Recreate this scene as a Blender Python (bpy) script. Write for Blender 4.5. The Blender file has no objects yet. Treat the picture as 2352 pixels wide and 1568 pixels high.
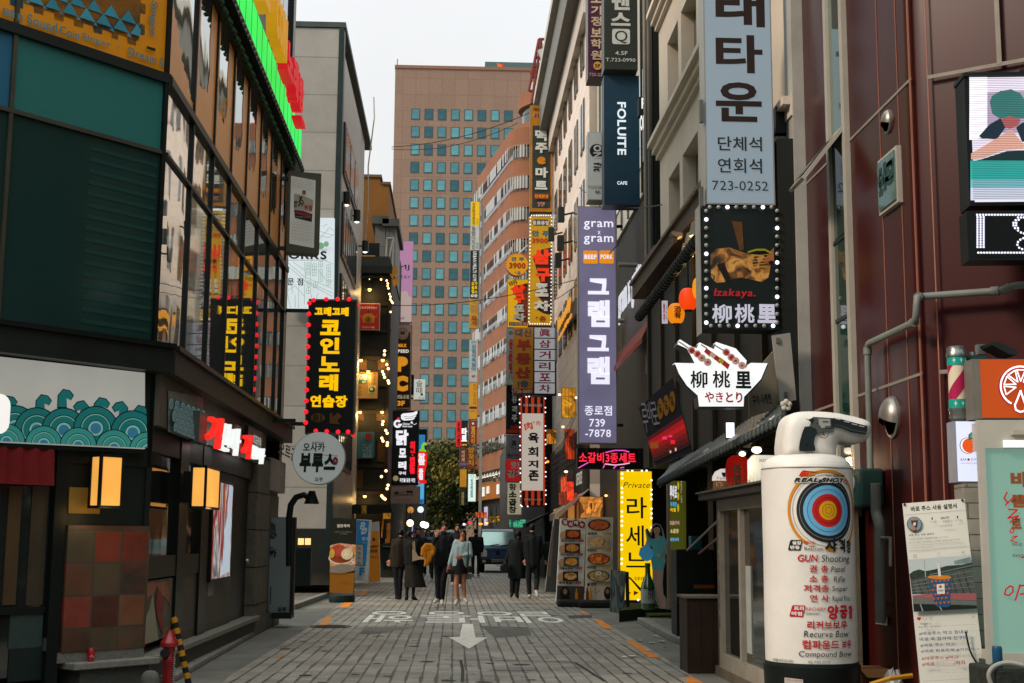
import bpy,math,random
from mathutils import Vector,Matrix
random.seed(7)
SC = bpy.context.scene
COL = SC.collection
R = math.radians
FV = 3061.0                     # focal length in units of a 2352 px wide picture
cd = bpy.data.cameras.new('camera')
cam = bpy.data.objects.new('camera',cd)
COL.objects.link(cam)
SC.camera = cam
cd.sensor_width = 36.0
cd.lens = 36.0 * FV / 2352.0
cd.clip_start = 0.1
cd.clip_end = 3000
CAMP = Vector((0,0,1.45))
ROT = Matrix.Rotation(R(-2.42),3,'Z') @ Matrix.Rotation(R(90 + 8.42),3,'X') @ Matrix.Rotation(R(0.4),3,'Z')
cam.matrix_world = Matrix.Translation(CAMP) @ ROT.to_4x4()
cd.dof.use_dof = False
w = bpy.data.worlds.new("World")
SC.world = w
w.use_nodes = True
nt = w.node_tree
nt.nodes.clear()
wo = nt.nodes.new('ShaderNodeOutputWorld')
sk = nt.nodes.new('ShaderNodeTexSky')
sk.sky_type = 'NISHITA'
sk.sun_disc = False
SUN_EL,SUN_AZ = R(34),R(-118)
sk.sun_elevation = SUN_EL
sk.sun_rotation = SUN_AZ
sk.dust_density = 4.0
b1 = nt.nodes.new('ShaderNodeBackground')
b1.inputs[1].default_value = 0.02
nt.links.new(sk.outputs[0],b1.inputs[0])
tc = nt.nodes.new('ShaderNodeTexCoord')
sx = nt.nodes.new('ShaderNodeSeparateXYZ')
nt.links.new(tc.outputs['Generated'],sx.inputs[0])
rp = nt.nodes.new('ShaderNodeValToRGB')          # overcast: the zenith is several times brighter than the horizon
rp.color_ramp.elements[0].position = 0.0
rp.color_ramp.elements[0].color = (.84,.83,.81,1)
rp.color_ramp.elements[1].position = 1.0
rp.color_ramp.elements[1].color = (2.25,2.42,2.36,1)
e = rp.color_ramp.elements.new(.42)
e.color = (.92,.93,.93,1)
nt.links.new(sx.outputs[2],rp.inputs[0])
nz = nt.nodes.new('ShaderNodeTexNoise')
nz.inputs['Scale'].default_value = 2.6
nz.inputs['Detail'].default_value = 5
nt.links.new(tc.outputs['Generated'],nz.inputs['Vector'])
mr = nt.nodes.new('ShaderNodeMapRange')
mr.inputs[1].default_value = .3
mr.inputs[2].default_value = .7
mr.inputs[3].default_value = .9
mr.inputs[4].default_value = 1.07
nt.links.new(nz.outputs[0],mr.inputs[0])
b2 = nt.nodes.new('ShaderNodeBackground')
nt.links.new(rp.outputs[0],b2.inputs[0])
nt.links.new(mr.outputs[0],b2.inputs[1])
ad = nt.nodes.new('ShaderNodeAddShader')
nt.links.new(b1.outputs[0],ad.inputs[0])
nt.links.new(b2.outputs[0],ad.inputs[1])
nt.links.new(ad.outputs[0],wo.inputs[0])
sl = bpy.data.lights.new('sun','SUN')
sl.energy = 3.0
sl.angle = R(12)
sl.color = (1.0,.80,.64)
so = bpy.data.objects.new('sun',sl)
COL.objects.link(so)
sd = Vector((math.cos(SUN_EL) * math.sin(SUN_AZ),math.cos(SUN_EL) * math.cos(SUN_AZ),math.sin(SUN_EL)))
so.rotation_euler = sd.to_track_quat('Z','Y').to_euler()
so.location = (0,-5,60)
SC.view_settings.view_transform = 'Standard'
SC.view_settings.look = 'None'
SC.view_settings.gamma = 1
SC.view_settings.exposure = 0.0
SC.cycles.use_denoising = True
SC.cycles.max_bounces = 6
SC.cycles.diffuse_bounces = 3
SC.cycles.glossy_bounces = 3
SC.cycles.transmission_bounces = 4
SC.cycles.sample_clamp_indirect = 4
def ray(u,v):
 return (ROT @ Vector((u - 1176,784 - v,-FV))).normalized()
def P(u,v,Y):
 d = ray(u,v)
 return CAMP + d * ((Y - CAMP.y) / d.y)
def G(u,v,z=0.0):
 d = ray(u,v)
 return CAMP + d * ((z - CAMP.z) / d.z)
def WX(u,v,x):
 d = ray(u,v)
 return CAMP + d * ((x - CAMP.x) / d.x)
def lin(h):
 h = h.lstrip('#')
 c = [int(h[i:i + 2],16) / 255 for i in (0,2,4)]
 return [x / 12.92 if x <= .04045 else ((x + .055) / 1.055) ** 2.4 for x in c]
MC = {}
def newmat(key):
 m = bpy.data.materials.new(key)
 m.use_nodes = True
 b = m.node_tree.nodes['Principled BSDF']
 return m,m.node_tree,b
def D(h,rough=.65,var=.22,sc=3.0,metal=0.0,bump=.0,spec=.2,fine=40):
 k = ('D',h,rough,var,sc,metal,bump,spec)
 if k in MC: return MC[k]
 m,t,b = newmat('surface')
 c = lin(h)
 b.inputs['Roughness'].default_value = rough
 b.inputs['Metallic'].default_value = metal
 b.inputs['Specular IOR Level'].default_value = spec
 tc = t.nodes.new('ShaderNodeTexCoord')
 n1 = t.nodes.new('ShaderNodeTexNoise'); n1.inputs['Scale'].default_value = sc; n1.inputs['Detail'].default_value = 6; n1.inputs['Roughness'].default_value = .65
 t.links.new(tc.outputs['Object'],n1.inputs['Vector'])
 r = t.nodes.new('ShaderNodeValToRGB')
 r.color_ramp.elements[0].position = .3; r.color_ramp.elements[1].position = .72
 r.color_ramp.elements[0].color = [x * (1 - var) for x in c] + [1]
 r.color_ramp.elements[1].color = [min(1,x * (1 + var * .7)) for x in c] + [1]
 t.links.new(n1.outputs[0],r.inputs[0])
 t.links.new(r.outputs[0],b.inputs['Base Color'])
 if bump:
  n2 = t.nodes.new('ShaderNodeTexNoise'); n2.inputs['Scale'].default_value = fine; n2.inputs['Detail'].default_value = 4
  t.links.new(tc.outputs['Object'],n2.inputs['Vector'])
  bp = t.nodes.new('ShaderNodeBump'); bp.inputs['Strength'].default_value = bump; bp.inputs['Distance'].default_value = .02
  t.links.new(n2.outputs[0],bp.inputs['Height'])
  t.links.new(bp.outputs[0],b.inputs['Normal'])
 MC[k] = m
 return m
def E(h,s=1.0,samp=False,var=.12):
 k = ('E',h,s,samp,var)
 if k in MC: return MC[k]
 m,t,b = newmat('lit')
 c = lin(h)
 b.inputs['Base Color'].default_value = [x * .25 for x in c] + [1]
 b.inputs['Roughness'].default_value = .5
 b.inputs['Specular IOR Level'].default_value = .25
 b.inputs['Emission Strength'].default_value = s
 tc = t.nodes.new('ShaderNodeTexCoord')
 n1 = t.nodes.new('ShaderNodeTexNoise'); n1.inputs['Scale'].default_value = 1.3; n1.inputs['Detail'].default_value = 2
 t.links.new(tc.outputs['Object'],n1.inputs['Vector'])
 r = t.nodes.new('ShaderNodeValToRGB')
 r.color_ramp.elements[0].position = .3; r.color_ramp.elements[1].position = .7
 r.color_ramp.elements[0].color = [x * (1 - var) for x in c] + [1]
 r.color_ramp.elements[1].color = c + [1]
 t.links.new(n1.outputs[0],r.inputs[0])
 t.links.new(r.outputs[0],b.inputs['Emission Color'])
 try: m.cycles.emission_sampling = 'AUTO' if samp else 'NONE'
 except Exception: pass
 MC[k] = m
 return m
def GL(h,rough=.03,wave=.0,spec=1.0,metal=0.0,sc=2.0,emit=0.0):
 k = ('G',h,rough,wave,metal,sc,emit)
 if k in MC: return MC[k]
 m,t,b = newmat('glazing')
 b.inputs['Base Color'].default_value = lin(h) + [1]
 b.inputs['Roughness'].default_value = rough
 b.inputs['Metallic'].default_value = metal
 b.inputs['Specular IOR Level'].default_value = spec
 b.inputs['IOR'].default_value = 1.6
 if wave:
  tc = t.nodes.new('ShaderNodeTexCoord')
  mp = t.nodes.new('ShaderNodeMapping'); mp.inputs['Scale'].default_value = (1.0,1.0,.55)
  n1 = t.nodes.new('ShaderNodeTexNoise'); n1.inputs['Scale'].default_value = sc; n1.inputs['Detail'].default_value = 1.5
  t.links.new(tc.outputs['Object'],mp.inputs[0]); t.links.new(mp.outputs[0],n1.inputs['Vector'])
  bp = t.nodes.new('ShaderNodeBump'); bp.inputs['Strength'].default_value = wave; bp.inputs['Distance'].default_value = .05
  t.links.new(n1.outputs[0],bp.inputs['Height']); t.links.new(bp.outputs[0],b.inputs['Normal'])
 MC[k] = m
 return m
def PAT(base,kind,h1,h2,sx=1,sy=1,rough=.6,mortar=.02,off=.5,bump=.3,hm=None,rot=None,var=0.25):
 k = ('P',base,kind,h1,h2,sx,sy,rough,mortar,off,str(rot),hm)
 if k in MC: return MC[k]
 m,t,b = newmat(base)
 tc = t.nodes.new('ShaderNodeTexCoord')
 mp = t.nodes.new('ShaderNodeMapping')
 if rot: mp.inputs['Rotation'].default_value = rot
 t.links.new(tc.outputs['Object'],mp.inputs[0])
 br = t.nodes.new('ShaderNodeTexBrick')
 br.inputs['Scale'].default_value = 1
 br.inputs['Brick Width'].default_value = sx; br.inputs['Row Height'].default_value = sy
 br.inputs['Mortar Size'].default_value = mortar; br.inputs['Mortar Smooth'].default_value = .2
 br.offset = off
 br.inputs['Color1'].default_value = lin(h1) + [1]; br.inputs['Color2'].default_value = lin(h2) + [1]
 br.inputs['Mortar'].default_value = lin(hm or '303030') + [1]
 t.links.new(mp.outputs[0],br.inputs['Vector'])
 n1 = t.nodes.new('ShaderNodeTexNoise'); n1.inputs['Scale'].default_value = 1.7; n1.inputs['Detail'].default_value = 7; n1.inputs['Roughness'].default_value = .7
 t.links.new(tc.outputs['Object'],n1.inputs['Vector'])
 r = t.nodes.new('ShaderNodeMapRange'); r.inputs[1].default_value = .3; r.inputs[2].default_value = .7; r.inputs[3].default_value = 1 - var; r.inputs[4].default_value = 1 + var * .6
 t.links.new(n1.outputs[0],r.inputs[0])
 vm = t.nodes.new('ShaderNodeVectorMath'); vm.operation = 'SCALE'
 t.links.new(br.outputs['Color'],vm.inputs[0]); t.links.new(r.outputs[0],vm.inputs['Scale'])
 t.links.new(vm.outputs[0],b.inputs['Base Color'])
 b.inputs['Roughness'].default_value = rough
 if bump:
  bp = t.nodes.new('ShaderNodeBump'); bp.inputs['Strength'].default_value = bump; bp.inputs['Distance'].default_value = .01; bp.invert = True
  t.links.new(br.outputs['Fac'],bp.inputs['Height']); t.links.new(bp.outputs[0],b.inputs['Normal'])
 MC[k] = m
 return m
def PIC(key,cols,sc=6,emit=0.0,dist=1.5,seed=0,stretch=(1,1,1)):
 k = ('PIC',key)
 if k in MC: return MC[k]
 m,t,b = newmat('print')
 tc = t.nodes.new('ShaderNodeTexCoord')
 mp = t.nodes.new('ShaderNodeMapping'); mp.inputs['Location'].default_value = (seed * 3.7,seed * 1.3,seed * 5.1); mp.inputs['Scale'].default_value = stretch
 n = t.nodes.new('ShaderNodeTexNoise'); n.inputs['Scale'].default_value = sc; n.inputs['Detail'].default_value = 5; n.inputs['Distortion'].default_value = dist
 t.links.new(tc.outputs['Object'],mp.inputs[0]); t.links.new(mp.outputs[0],n.inputs['Vector'])
 r = t.nodes.new('ShaderNodeValToRGB')
 cr = r.color_ramp
 N = len(cols)
 cr.elements[0].position = .28; cr.elements[0].color = lin(cols[0]) + [1]
 cr.elements[1].position = .72; cr.elements[1].color = lin(cols[-1]) + [1]
 for i in range(1,N - 1):
  q = cr.elements.new(.28 + .44 * i / (N - 1)); q.color = lin(cols[i]) + [1]
 t.links.new(n.outputs[0],r.inputs[0])
 t.links.new(r.outputs[0],b.inputs['Base Color'])
 b.inputs['Roughness'].default_value = .45
 if emit:
  t.links.new(r.outputs[0],b.inputs['Emission Color']); b.inputs['Emission Strength'].default_value = emit
 MC[k] = m
 return m
BLK = D('1a2423',.5)
BLKM = D('15201f',.35)
GREYM = D('6f7673',.4,metal=.3)
STEEL = D('8d918f',.32,metal=.8)
def TILE(key,cols,sx,sz,gap=.02,rough=.5,axes='xz',hm='20201c',bump=.3,jit=.25,row=0.0,wob=0.0):
 k = ('T',key)
 if k in MC: return MC[k]
 m,t,b = newmat(key)
 N = t.nodes.new; L = t.links.new
 tc = N('ShaderNodeTexCoord'); sp = N('ShaderNodeSeparateXYZ'); L(tc.outputs['Object'],sp.inputs[0])
 def mth(op,a,b_=None,c=None):
  n = N('ShaderNodeMath'); n.operation = op
  for i,x in enumerate((a,b_,c)):
   if x is None: continue
   if isinstance(x,(int,float)): n.inputs[i].default_value = x
   else: L(x,n.inputs[i])
  return n.outputs[0]
 ix = 'XYZ'.index(axes[0].upper()); iz = 'XYZ'.index(axes[1].upper())
 wb = N('ShaderNodeTexNoise'); wb.inputs['Scale'].default_value = 1.1; wb.inputs['Detail'].default_value = 4; L(tc.outputs['Object'],wb.inputs['Vector'])
 V = mth('DIVIDE',sp.outputs[iz],sz); fv = mth('FLOOR',V)
 U = mth('DIVIDE',sp.outputs[ix],sx)
 if wob: U = mth('ADD',U,mth('MULTIPLY',mth('SUBTRACT',wb.outputs[0],.5),wob))
 if row: U = mth('ADD',U,mth('MULTIPLY',fv,row))
 fu = mth('FLOOR',U)
 cx = N('ShaderNodeCombineXYZ'); L(fu,cx.inputs[0]); L(fv,cx.inputs[1])
 wn = N('ShaderNodeTexWhiteNoise'); wn.noise_dimensions = '2D'; L(cx.outputs[0],wn.inputs['Vector'])
 nz = N('ShaderNodeTexNoise'); nz.inputs['Scale'].default_value = 5; nz.inputs['Detail'].default_value = 7; nz.inputs['Roughness'].default_value = .7
 L(tc.outputs['Object'],nz.inputs['Vector'])
 f = mth('ADD',wn.outputs['Value'],mth('MULTIPLY',mth('SUBTRACT',nz.outputs[0],.5),jit * 2))
 r = N('ShaderNodeValToRGB'); cr = r.color_ramp; n = len(cols)
 cr.elements[0].position = 0; cr.elements[0].color = lin(cols[0]) + [1]
 cr.elements[1].position = 1; cr.elements[1].color = lin(cols[-1]) + [1]
 for i in range(1,n - 1):
  q = cr.elements.new(i / (n - 1)); q.color = lin(cols[i]) + [1]
 L(f,r.inputs[0])
 du = mth('MULTIPLY',mth('SUBTRACT',.5,mth('ABSOLUTE',mth('SUBTRACT',mth('SUBTRACT',U,fu),.5))),sx)
 dv = mth('MULTIPLY',mth('SUBTRACT',.5,mth('ABSOLUTE',mth('SUBTRACT',mth('SUBTRACT',V,fv),.5))),sz)
 nw = N('ShaderNodeTexNoise'); nw.inputs['Scale'].default_value = 9; nw.inputs['Detail'].default_value = 3
 L(tc.outputs['Object'],nw.inputs['Vector'])
 gp = gap if isinstance(gap,tuple) else (gap,gap)
 lf = mth('MULTIPLY',mth('MULTIPLY',wb.outputs[0],wb.outputs[0]),3.6) if wob else 1.0
 jn = mth('MAXIMUM',mth('LESS_THAN',du,mth('MULTIPLY',lf,mth('MULTIPLY',nw.outputs[0],gp[0]))),mth('LESS_THAN',dv,mth('MULTIPLY',nw.outputs[0],gp[1])))
 mx = N('ShaderNodeMix'); mx.data_type = 'RGBA'
 L(jn,mx.inputs['Factor']); L(r.outputs[0],mx.inputs[6]); mx.inputs[7].default_value = lin(hm) + [1]
 n2 = N('ShaderNodeTexNoise'); n2.inputs['Scale'].default_value = .8; n2.inputs['Detail'].default_value = 8; n2.inputs['Roughness'].default_value = .68
 L(tc.outputs['Object'],n2.inputs['Vector'])
 mr = N('ShaderNodeMapRange'); mr.inputs[1].default_value = .32; mr.inputs[2].default_value = .66; mr.inputs[3].default_value = .5; mr.inputs[4].default_value = 1.25
 L(n2.outputs[0],mr.inputs[0])
 sc = N('ShaderNodeVectorMath'); sc.operation = 'SCALE'; L(mx.outputs[2],sc.inputs[0]); L(mr.outputs[0],sc.inputs['Scale'])
 L(sc.outputs[0],b.inputs['Base Color'])
 b.inputs['Roughness'].default_value = rough
 if bump:
  bp = N('ShaderNodeBump'); bp.inputs['Strength'].default_value = bump; bp.inputs['Distance'].default_value = .01
  h = mth('SUBTRACT',mth('MULTIPLY',nz.outputs[0],.4),jn)
  L(h,bp.inputs['Height']); L(bp.outputs[0],b.inputs['Normal'])
 MC[k] = m
 return m
def clip(poly,win):
 ar = sum(win[i][0] * win[(i + 1) % len(win)][1] - win[(i + 1) % len(win)][0] * win[i][1] for i in range(len(win)))
 out = list(poly)
 for i in range(len(win)):
  a,b = win[i],win[(i + 1) % len(win)]
  sd_ = lambda p: ((b[0] - a[0]) * (p[1] - a[1]) - (b[1] - a[1]) * (p[0] - a[0])) * (1 if ar > 0 else -1)
  src,out = out,[]
  for j in range(len(src)):
   p,q = src[j],src[(j + 1) % len(src)]
   dp,dq = sd_(p),sd_(q)
   if dp >= 0: out.append(p)
   if dp * dq < 0:
    t = dp / (dp - dq); out.append((p[0] + (q[0] - p[0]) * t,p[1] + (q[1] - p[1]) * t))
  if not out: return []
 return out
class MB:
 def __init__(s): s.v = []; s.f = []
 def add(s,vs,fs):
  n = len(s.v); s.v += [tuple(x) for x in vs]; s.f += [tuple(i + n for i in f) for f in fs]; return s
 def box(s,x0,x1,y0,y1,z0,z1):
  x0,x1 = min(x0,x1),max(x0,x1); y0,y1 = min(y0,y1),max(y0,y1); z0,z1 = min(z0,z1),max(z0,z1)
  return s.add([(x0,y0,z0),(x1,y0,z0),(x1,y1,z0),(x0,y1,z0),(x0,y0,z1),(x1,y0,z1),(x1,y1,z1),(x0,y1,z1)],
      [(0,3,2,1),(4,5,6,7),(0,1,5,4),(1,2,6,5),(2,3,7,6),(3,0,4,7)])
 def face(s,pts): return s.add(pts,[tuple(range(len(pts)))])
 def prism(s,ab,y0,y1):
  ar = sum(ab[i][0] * ab[(i + 1) % len(ab)][1] - ab[(i + 1) % len(ab)][0] * ab[i][1] for i in range(len(ab)))
  if ar < 0: ab = ab[::-1]
  n = len(ab)
  vs = [(a,y0,b) for a,b in ab] + [(a,y1,b) for a,b in ab]
  fs = [tuple(range(n)),tuple(range(2 * n - 1,n - 1,-1))] + [(i,i + n,(i + 1) % n + n,(i + 1) % n) for i in range(n)]
  return s.add(vs,fs)
 def flat(s,ab,y):
  ar = sum(ab[i][0] * ab[(i + 1) % len(ab)][1] - ab[(i + 1) % len(ab)][0] * ab[i][1] for i in range(len(ab)))
  if ar < 0: ab = ab[::-1]
  return s.face([(a,y,b) for a,b in ab])
 def slab(s,xy,z0,z1):
  ar = sum(xy[i][0] * xy[(i + 1) % len(xy)][1] - xy[(i + 1) % len(xy)][0] * xy[i][1] for i in range(len(xy)))
  if ar < 0: xy = xy[::-1]
  n = len(xy)
  vs = [(a,b,z0) for a,b in xy] + [(a,b,z1) for a,b in xy]
  return s.add(vs,[tuple(range(n - 1,-1,-1)),tuple(range(n,2 * n))] + [(i,(i + 1) % n,(i + 1) % n + n,i + n) for i in range(n)])
 def lathe(s,prof,n=20,c=(0,0,0),ax='z'):
  vs = []
  for r,h in prof:
   for i in range(n):
    t = 2 * math.pi * i / n
    p = (r * math.cos(t),r * math.sin(t),h)
    if ax == 'y': p = (p[0],p[2],p[1])
    if ax == 'x': p = (p[2],p[0],p[1])
    vs.append((p[0] + c[0],p[1] + c[1],p[2] + c[2]))
  fs = []
  for j in range(len(prof) - 1):
   for i in range(n):
    a = j * n + i; b = j * n + (i + 1) % n
    fs.append((a,b,b + n,a + n))
  fs.append(tuple(range(n - 1,-1,-1))); fs.append(tuple((len(prof) - 1) * n + i for i in range(n)))
  return s.add(vs,fs)
 def ball(s,c,r,n=10,sx=1,sy=1,sz=1):
  m = max(5,n // 2 + 1); vs = []; fs = []
  for j in range(m + 1):
   ph = math.pi * j / m
   for i in range(n):
    t = 2 * math.pi * i / n
    vs.append((c[0] + r * sx * math.sin(ph) * math.cos(t),c[1] + r * sy * math.sin(ph) * math.sin(t),c[2] + r * sz * math.cos(ph)))
  for j in range(m):
   for i in range(n):
    a = j * n + i; b = j * n + (i + 1) % n
    fs.append((a,a + n,b + n,b))
  return s.add(vs,fs)
 def tube(s,pts,r,n=8,r1=None):
  pts = [Vector(p) for p in pts]; N = len(pts); vs = []; fs = []
  up = None
  for k,p in enumerate(pts):
   t = (pts[min(k + 1,N - 1)] - pts[max(k - 1,0)]).normalized()
   if up is None: up = t.orthogonal().normalized()
   up = (up - t * up.dot(t)).normalized(); sd = t.cross(up)
   rr = r if r1 is None else r + (r1 - r) * k / (N - 1)
   for i in range(n):
    q = 2 * math.pi * i / n
    vs.append(p + (up * math.cos(q) + sd * math.sin(q)) * rr)
  for k in range(N - 1):
   for i in range(n):
    a = k * n + i; b = k * n + (i + 1) % n
    fs.append((a,b,b + n,a + n))
  fs.append(tuple(range(n - 1,-1,-1))); fs.append(tuple((N - 1) * n + i for i in range(n)))
  return s.add(vs,fs)
 def build(s,name,mat,par=None,smooth=False,bevel=0):
  me = bpy.data.meshes.new(name)
  me.from_pydata(s.v,[],s.f); me.validate(); me.update()
  me.materials.append(mat)
  if smooth:
   me.polygons.foreach_set('use_smooth',[True] * len(me.polygons))
   try: me.set_sharp_from_angle(angle=R(40))
   except Exception: pass
  o = bpy.data.objects.new(name,me); COL.objects.link(o)
  if par: o.parent = par
  if bevel:
   bv = o.modifiers.new('bevel','BEVEL'); bv.width = bevel; bv.segments = 2; bv.limit_method = 'ANGLE'
  return o
def arc(c,rx,rz,a0=0,a1=360,n=24):
 full = abs(a1 - a0) >= 360
 return [(c[0] + rx * math.cos(R(a0 + (a1 - a0) * i / (n if full else n - 1))),c[1] + rz * math.sin(R(a0 + (a1 - a0) * i / (n if full else n - 1)))) for i in range(n)]
def rrect(a0,b0,a1,b1,r):
 r = min(r,abs(a1 - a0) / 2,abs(b1 - b0) / 2); a0,a1 = min(a0,a1),max(a0,a1); b0,b1 = min(b0,b1),max(b0,b1)
 return arc((a1 - r,b1 - r),r,r,0,90,5) + arc((a0 + r,b1 - r),r,r,90,180,5) + arc((a0 + r,b0 + r),r,r,180,270,5) + arc((a1 - r,b0 + r),r,r,270,360,5)
def tag(o,label=None,cat=None,group=None,kind=None):
 if label: o['label'] = label
 if cat: o['category'] = cat
 if group: o['group'] = group
 if kind: o['kind'] = kind
 return o
def thing(name,label,cat,loc=(0,0,0),rz=0.0,group=None):
 o = bpy.data.objects.new(name,None); COL.objects.link(o)
 o.location = loc; o.rotation_euler = (0,0,rz); o.empty_display_size = .1
 return tag(o,label,cat,group)
TXT = []
def text(par,name,mat,s,a0,b0,a1,b1,y,bold=0.0,vert=False,shear=0.0,rot=0.0,ext=0.0,keep=False,flip=False,gap=.92,at=None,place=None):
 TXT.append((par,name,mat,s,min(a0,a1),min(b0,b1),max(a0,a1),max(b0,b1),y,bold,vert,shear,rot,ext,keep,flip,gap,at,place))
GT = {}                          # letter outlines: advance and contours on a 0..255 grid
def load_letters(chars):
 chars = [c for c in chars if c not in GT and c.strip()]
 GT[' '] = (0.3,[])
 if not chars: return
 c = bpy.data.curves.new('letters','FONT'); c.body = "\n".join(['H'] + chars + ['H']); c.size = 1; c.resolution_u = 3; c.space_line = 2
 o = bpy.data.objects.new('letters',c); COL.objects.link(o)
 bpy.context.view_layer.update()
 dg = bpy.context.evaluated_depsgraph_get(); ev = o.evaluated_get(dg); me = ev.to_mesh()
 co = [tuple(v.co[:2]) for v in me.vertices]
 ed = {}
 for p in me.polygons:
  vs = list(p.vertices)
  for a,b in zip(vs,vs[1:] + vs[:1]): ed[(a,b)] = 1
 nx = {a: b for (a,b) in ed if (b,a) not in ed}
 y1 = max(p[1] for p in co); H = max(p[1] for p in co if p[1] > y1 - 1.5) ; yb = min(p[1] for p in co)
 pitch = -(yb - 0.0) / (len(chars) + 1)
 cs = {}
 while nx:
  a = next(iter(nx)); lp = []
  while a in nx: lp.append(a); a = nx.pop(a)
  if len(lp) < 3: continue
  q = [co[k] for k in lp]
  k = round((.33 - sum(p[1] for p in q) / len(q)) / pitch)
  cs.setdefault(k,[]).append([(p[0],p[1] + k * pitch) for p in q])
 ev.to_mesh_clear(); bpy.data.objects.remove(o); bpy.data.curves.remove(c)
 for k,ch in enumerate(chars):
  g = cs.get(k + 1,[])
  GT[ch] = (1.0 if ord(ch) > 0x2000 else max((p[0] for q in g for p in q),default=.3) + .05,g)
def glyph(ch):
 if ch not in GT: load_letters([ch])
 return GT[ch]
def fatten(c,d):
 n = len(c); out = []
 for i in range(n):
  p,q,r = c[i - 1],c[i],c[(i + 1) % n]
  e1 = (q[0] - p[0],q[1] - p[1]); e2 = (r[0] - q[0],r[1] - q[1])
  l1 = math.hypot(*e1) or 1e-9; l2 = math.hypot(*e2) or 1e-9
  n1 = (e1[1] / l1,-e1[0] / l1); n2 = (e2[1] / l2,-e2[0] / l2)
  m = (n1[0] + n2[0],n1[1] + n2[1]); k = max(.45,m[0] * m[0] + m[1] * m[1]); f = 2 * d / k
  f = min(f,1.6 * d)
  out.append((q[0] + m[0] * f,q[1] + m[1] * f))
 return out
def layout(s,bold,vert,shear,gap):
 cs = []; x = 0.0; y = 0.0
 for ch in s:
  adv,g = glyph(ch)
  if vert:
   w_ = (max((p[0] for q in g for p in q),default=0) + min((p[0] for q in g for p in q),default=0)) / 2 if ord(ch) < 0x2000 else .46
  npt = sum(len(q) for q in g); fat = 1.0 if npt < 44 else (.75 if npt < 75 else .5)
  for q in g:
   if vert: q = [(p[0] - w_,p[1] + y) for p in q]
   else: q = [(p[0] + x + p[1] * shear,p[1]) for p in q]
   cs.append(fatten(q,bold * fat) if bold else q)
  x += adv * (.93 if ord(ch) > 0x2000 else 1.0) + bold; y -= gap if ch != ' ' else gap * .5
 return cs
from mathutils.geometry import tessellate_polygon
def fill(cs):
 vs = [p for c in cs for p in c]
 outer = []; holes = []
 for c in cs:
  ar = sum(c[i - 1][0] * c[i][1] - c[i][0] * c[i - 1][1] for i in range(len(c)))
  (outer if ar > 0 else holes).append(c)
 def inside(pt,c):
  r = False
  for i in range(len(c)):
   a,b = c[i - 1],c[i]
   if (a[1] > pt[1]) != (b[1] > pt[1]) and pt[0] < (b[0] - a[0]) * (pt[1] - a[1]) / (b[1] - a[1]) + a[0]: r = not r
  return r
 V = []; F = []; S = []
 for o in outer:
  grp = [o] + [h for h in holes if inside(h[0],o)]
  n0 = len(V)
  for c in grp:
   k0 = len(V); V += c; S += [(k0 + i,k0 + (i + 1) % len(c)) for i in range(len(c))]
  for t in tessellate_polygon([[Vector((p[0],p[1],0)) for p in c] for c in grp]):
   a,b,c_ = (V[n0 + i] for i in t)
   up = (b[0] - a[0]) * (c_[1] - a[1]) - (b[1] - a[1]) * (c_[0] - a[0]) > 0
   t = tuple(n0 + i for i in t)
   F.append(t if up else t[::-1])
 return V,F,S
def flush_text():
 acc = {}; cache = {}
 load_letters(sorted(set(''.join(q[3] for q in TXT))))
 for q in TXT:
  par,name,mat,s,a0,b0,a1,b1,y,bold,vert,shear,rot,ext,keep,flip,gap,at,place = q
  key = (s,bold,vert,shear,gap)
  if key not in cache: cache[key] = fill(layout(*key))
  vs,fs,sd_ = cache[key]
  if not vs: continue
  x0 = min(v[0] for v in vs); x1 = max(v[0] for v in vs); y0 = min(v[1] for v in vs); y1 = max(v[1] for v in vs)
  W = max(1e-4,x1 - x0); H = max(1e-4,y1 - y0)
  w,h = a1 - a0,b1 - b0
  sx,sy = ((h / W,w / H) if abs(rot) in (90,270) else (w / W,h / H))
  if keep: sx = sy = min(sx,sy)
  cx,cz = (a0 + a1) / 2,(b0 + b1) / 2
  cr,sr = math.cos(R(rot)),math.sin(R(rot))
  def put(v,d):
   px = (v[0] - (x0 + x1) / 2) * sx * (-1 if flip else 1); pz = (v[1] - (y0 + y1) / 2) * sy
   p = (cx + px * cr - pz * sr,y - d,cz + px * sr + pz * cr)
   return at(*p) if at else p
  m = acc.setdefault((par.name,name,mat.name,str(place)),[par,name,mat,MB(),place])[3]
  m.add([put(v,ext) for v in vs],[f[::-1] for f in fs] if flip else fs)
  if ext > 0:
   n = len(vs)
   m.add([put(v,ext) for v in vs] + [put(v,0) for v in vs],[(a,a + n,b + n,b) for a,b in sd_])
 for par,name,mat,m,place in acc.values():
  o = m.build(name,mat,par)
  if place: o.location = place[0]; o.rotation_euler = (0,0,place[1])
 TXT.clear()
class Fr:
 def __init__(s,o,rz=0.0):
  s.o = Vector(o); s.rz = rz
  s.r = Vector((math.cos(rz),math.sin(rz),0)); s.n = Vector((math.sin(rz),-math.cos(rz),0))
 def sub(s,u,v,off=0.0):
  a,b = s.l(u,v); return Fr(s.w(a,b) + s.n * off,s.rz)
 def l(s,u,v,off=0.0):
  d = ray(u,v); o = s.o + s.n * off
  p = CAMP + d * ((o - CAMP).dot(s.n) / d.dot(s.n))
  return ((p - s.o).dot(s.r),p.z - s.o.z)
 def ls(s,pts,off=0.0): return [s.l(u,v,off) for u,v in pts]
 def w(s,a,b,y=0.0): return s.o + s.r * a - s.n * y + Vector((0,0,b))
def facing(u,v,Y,rz=0.0): return Fr(P(u,v,Y),rz)
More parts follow.
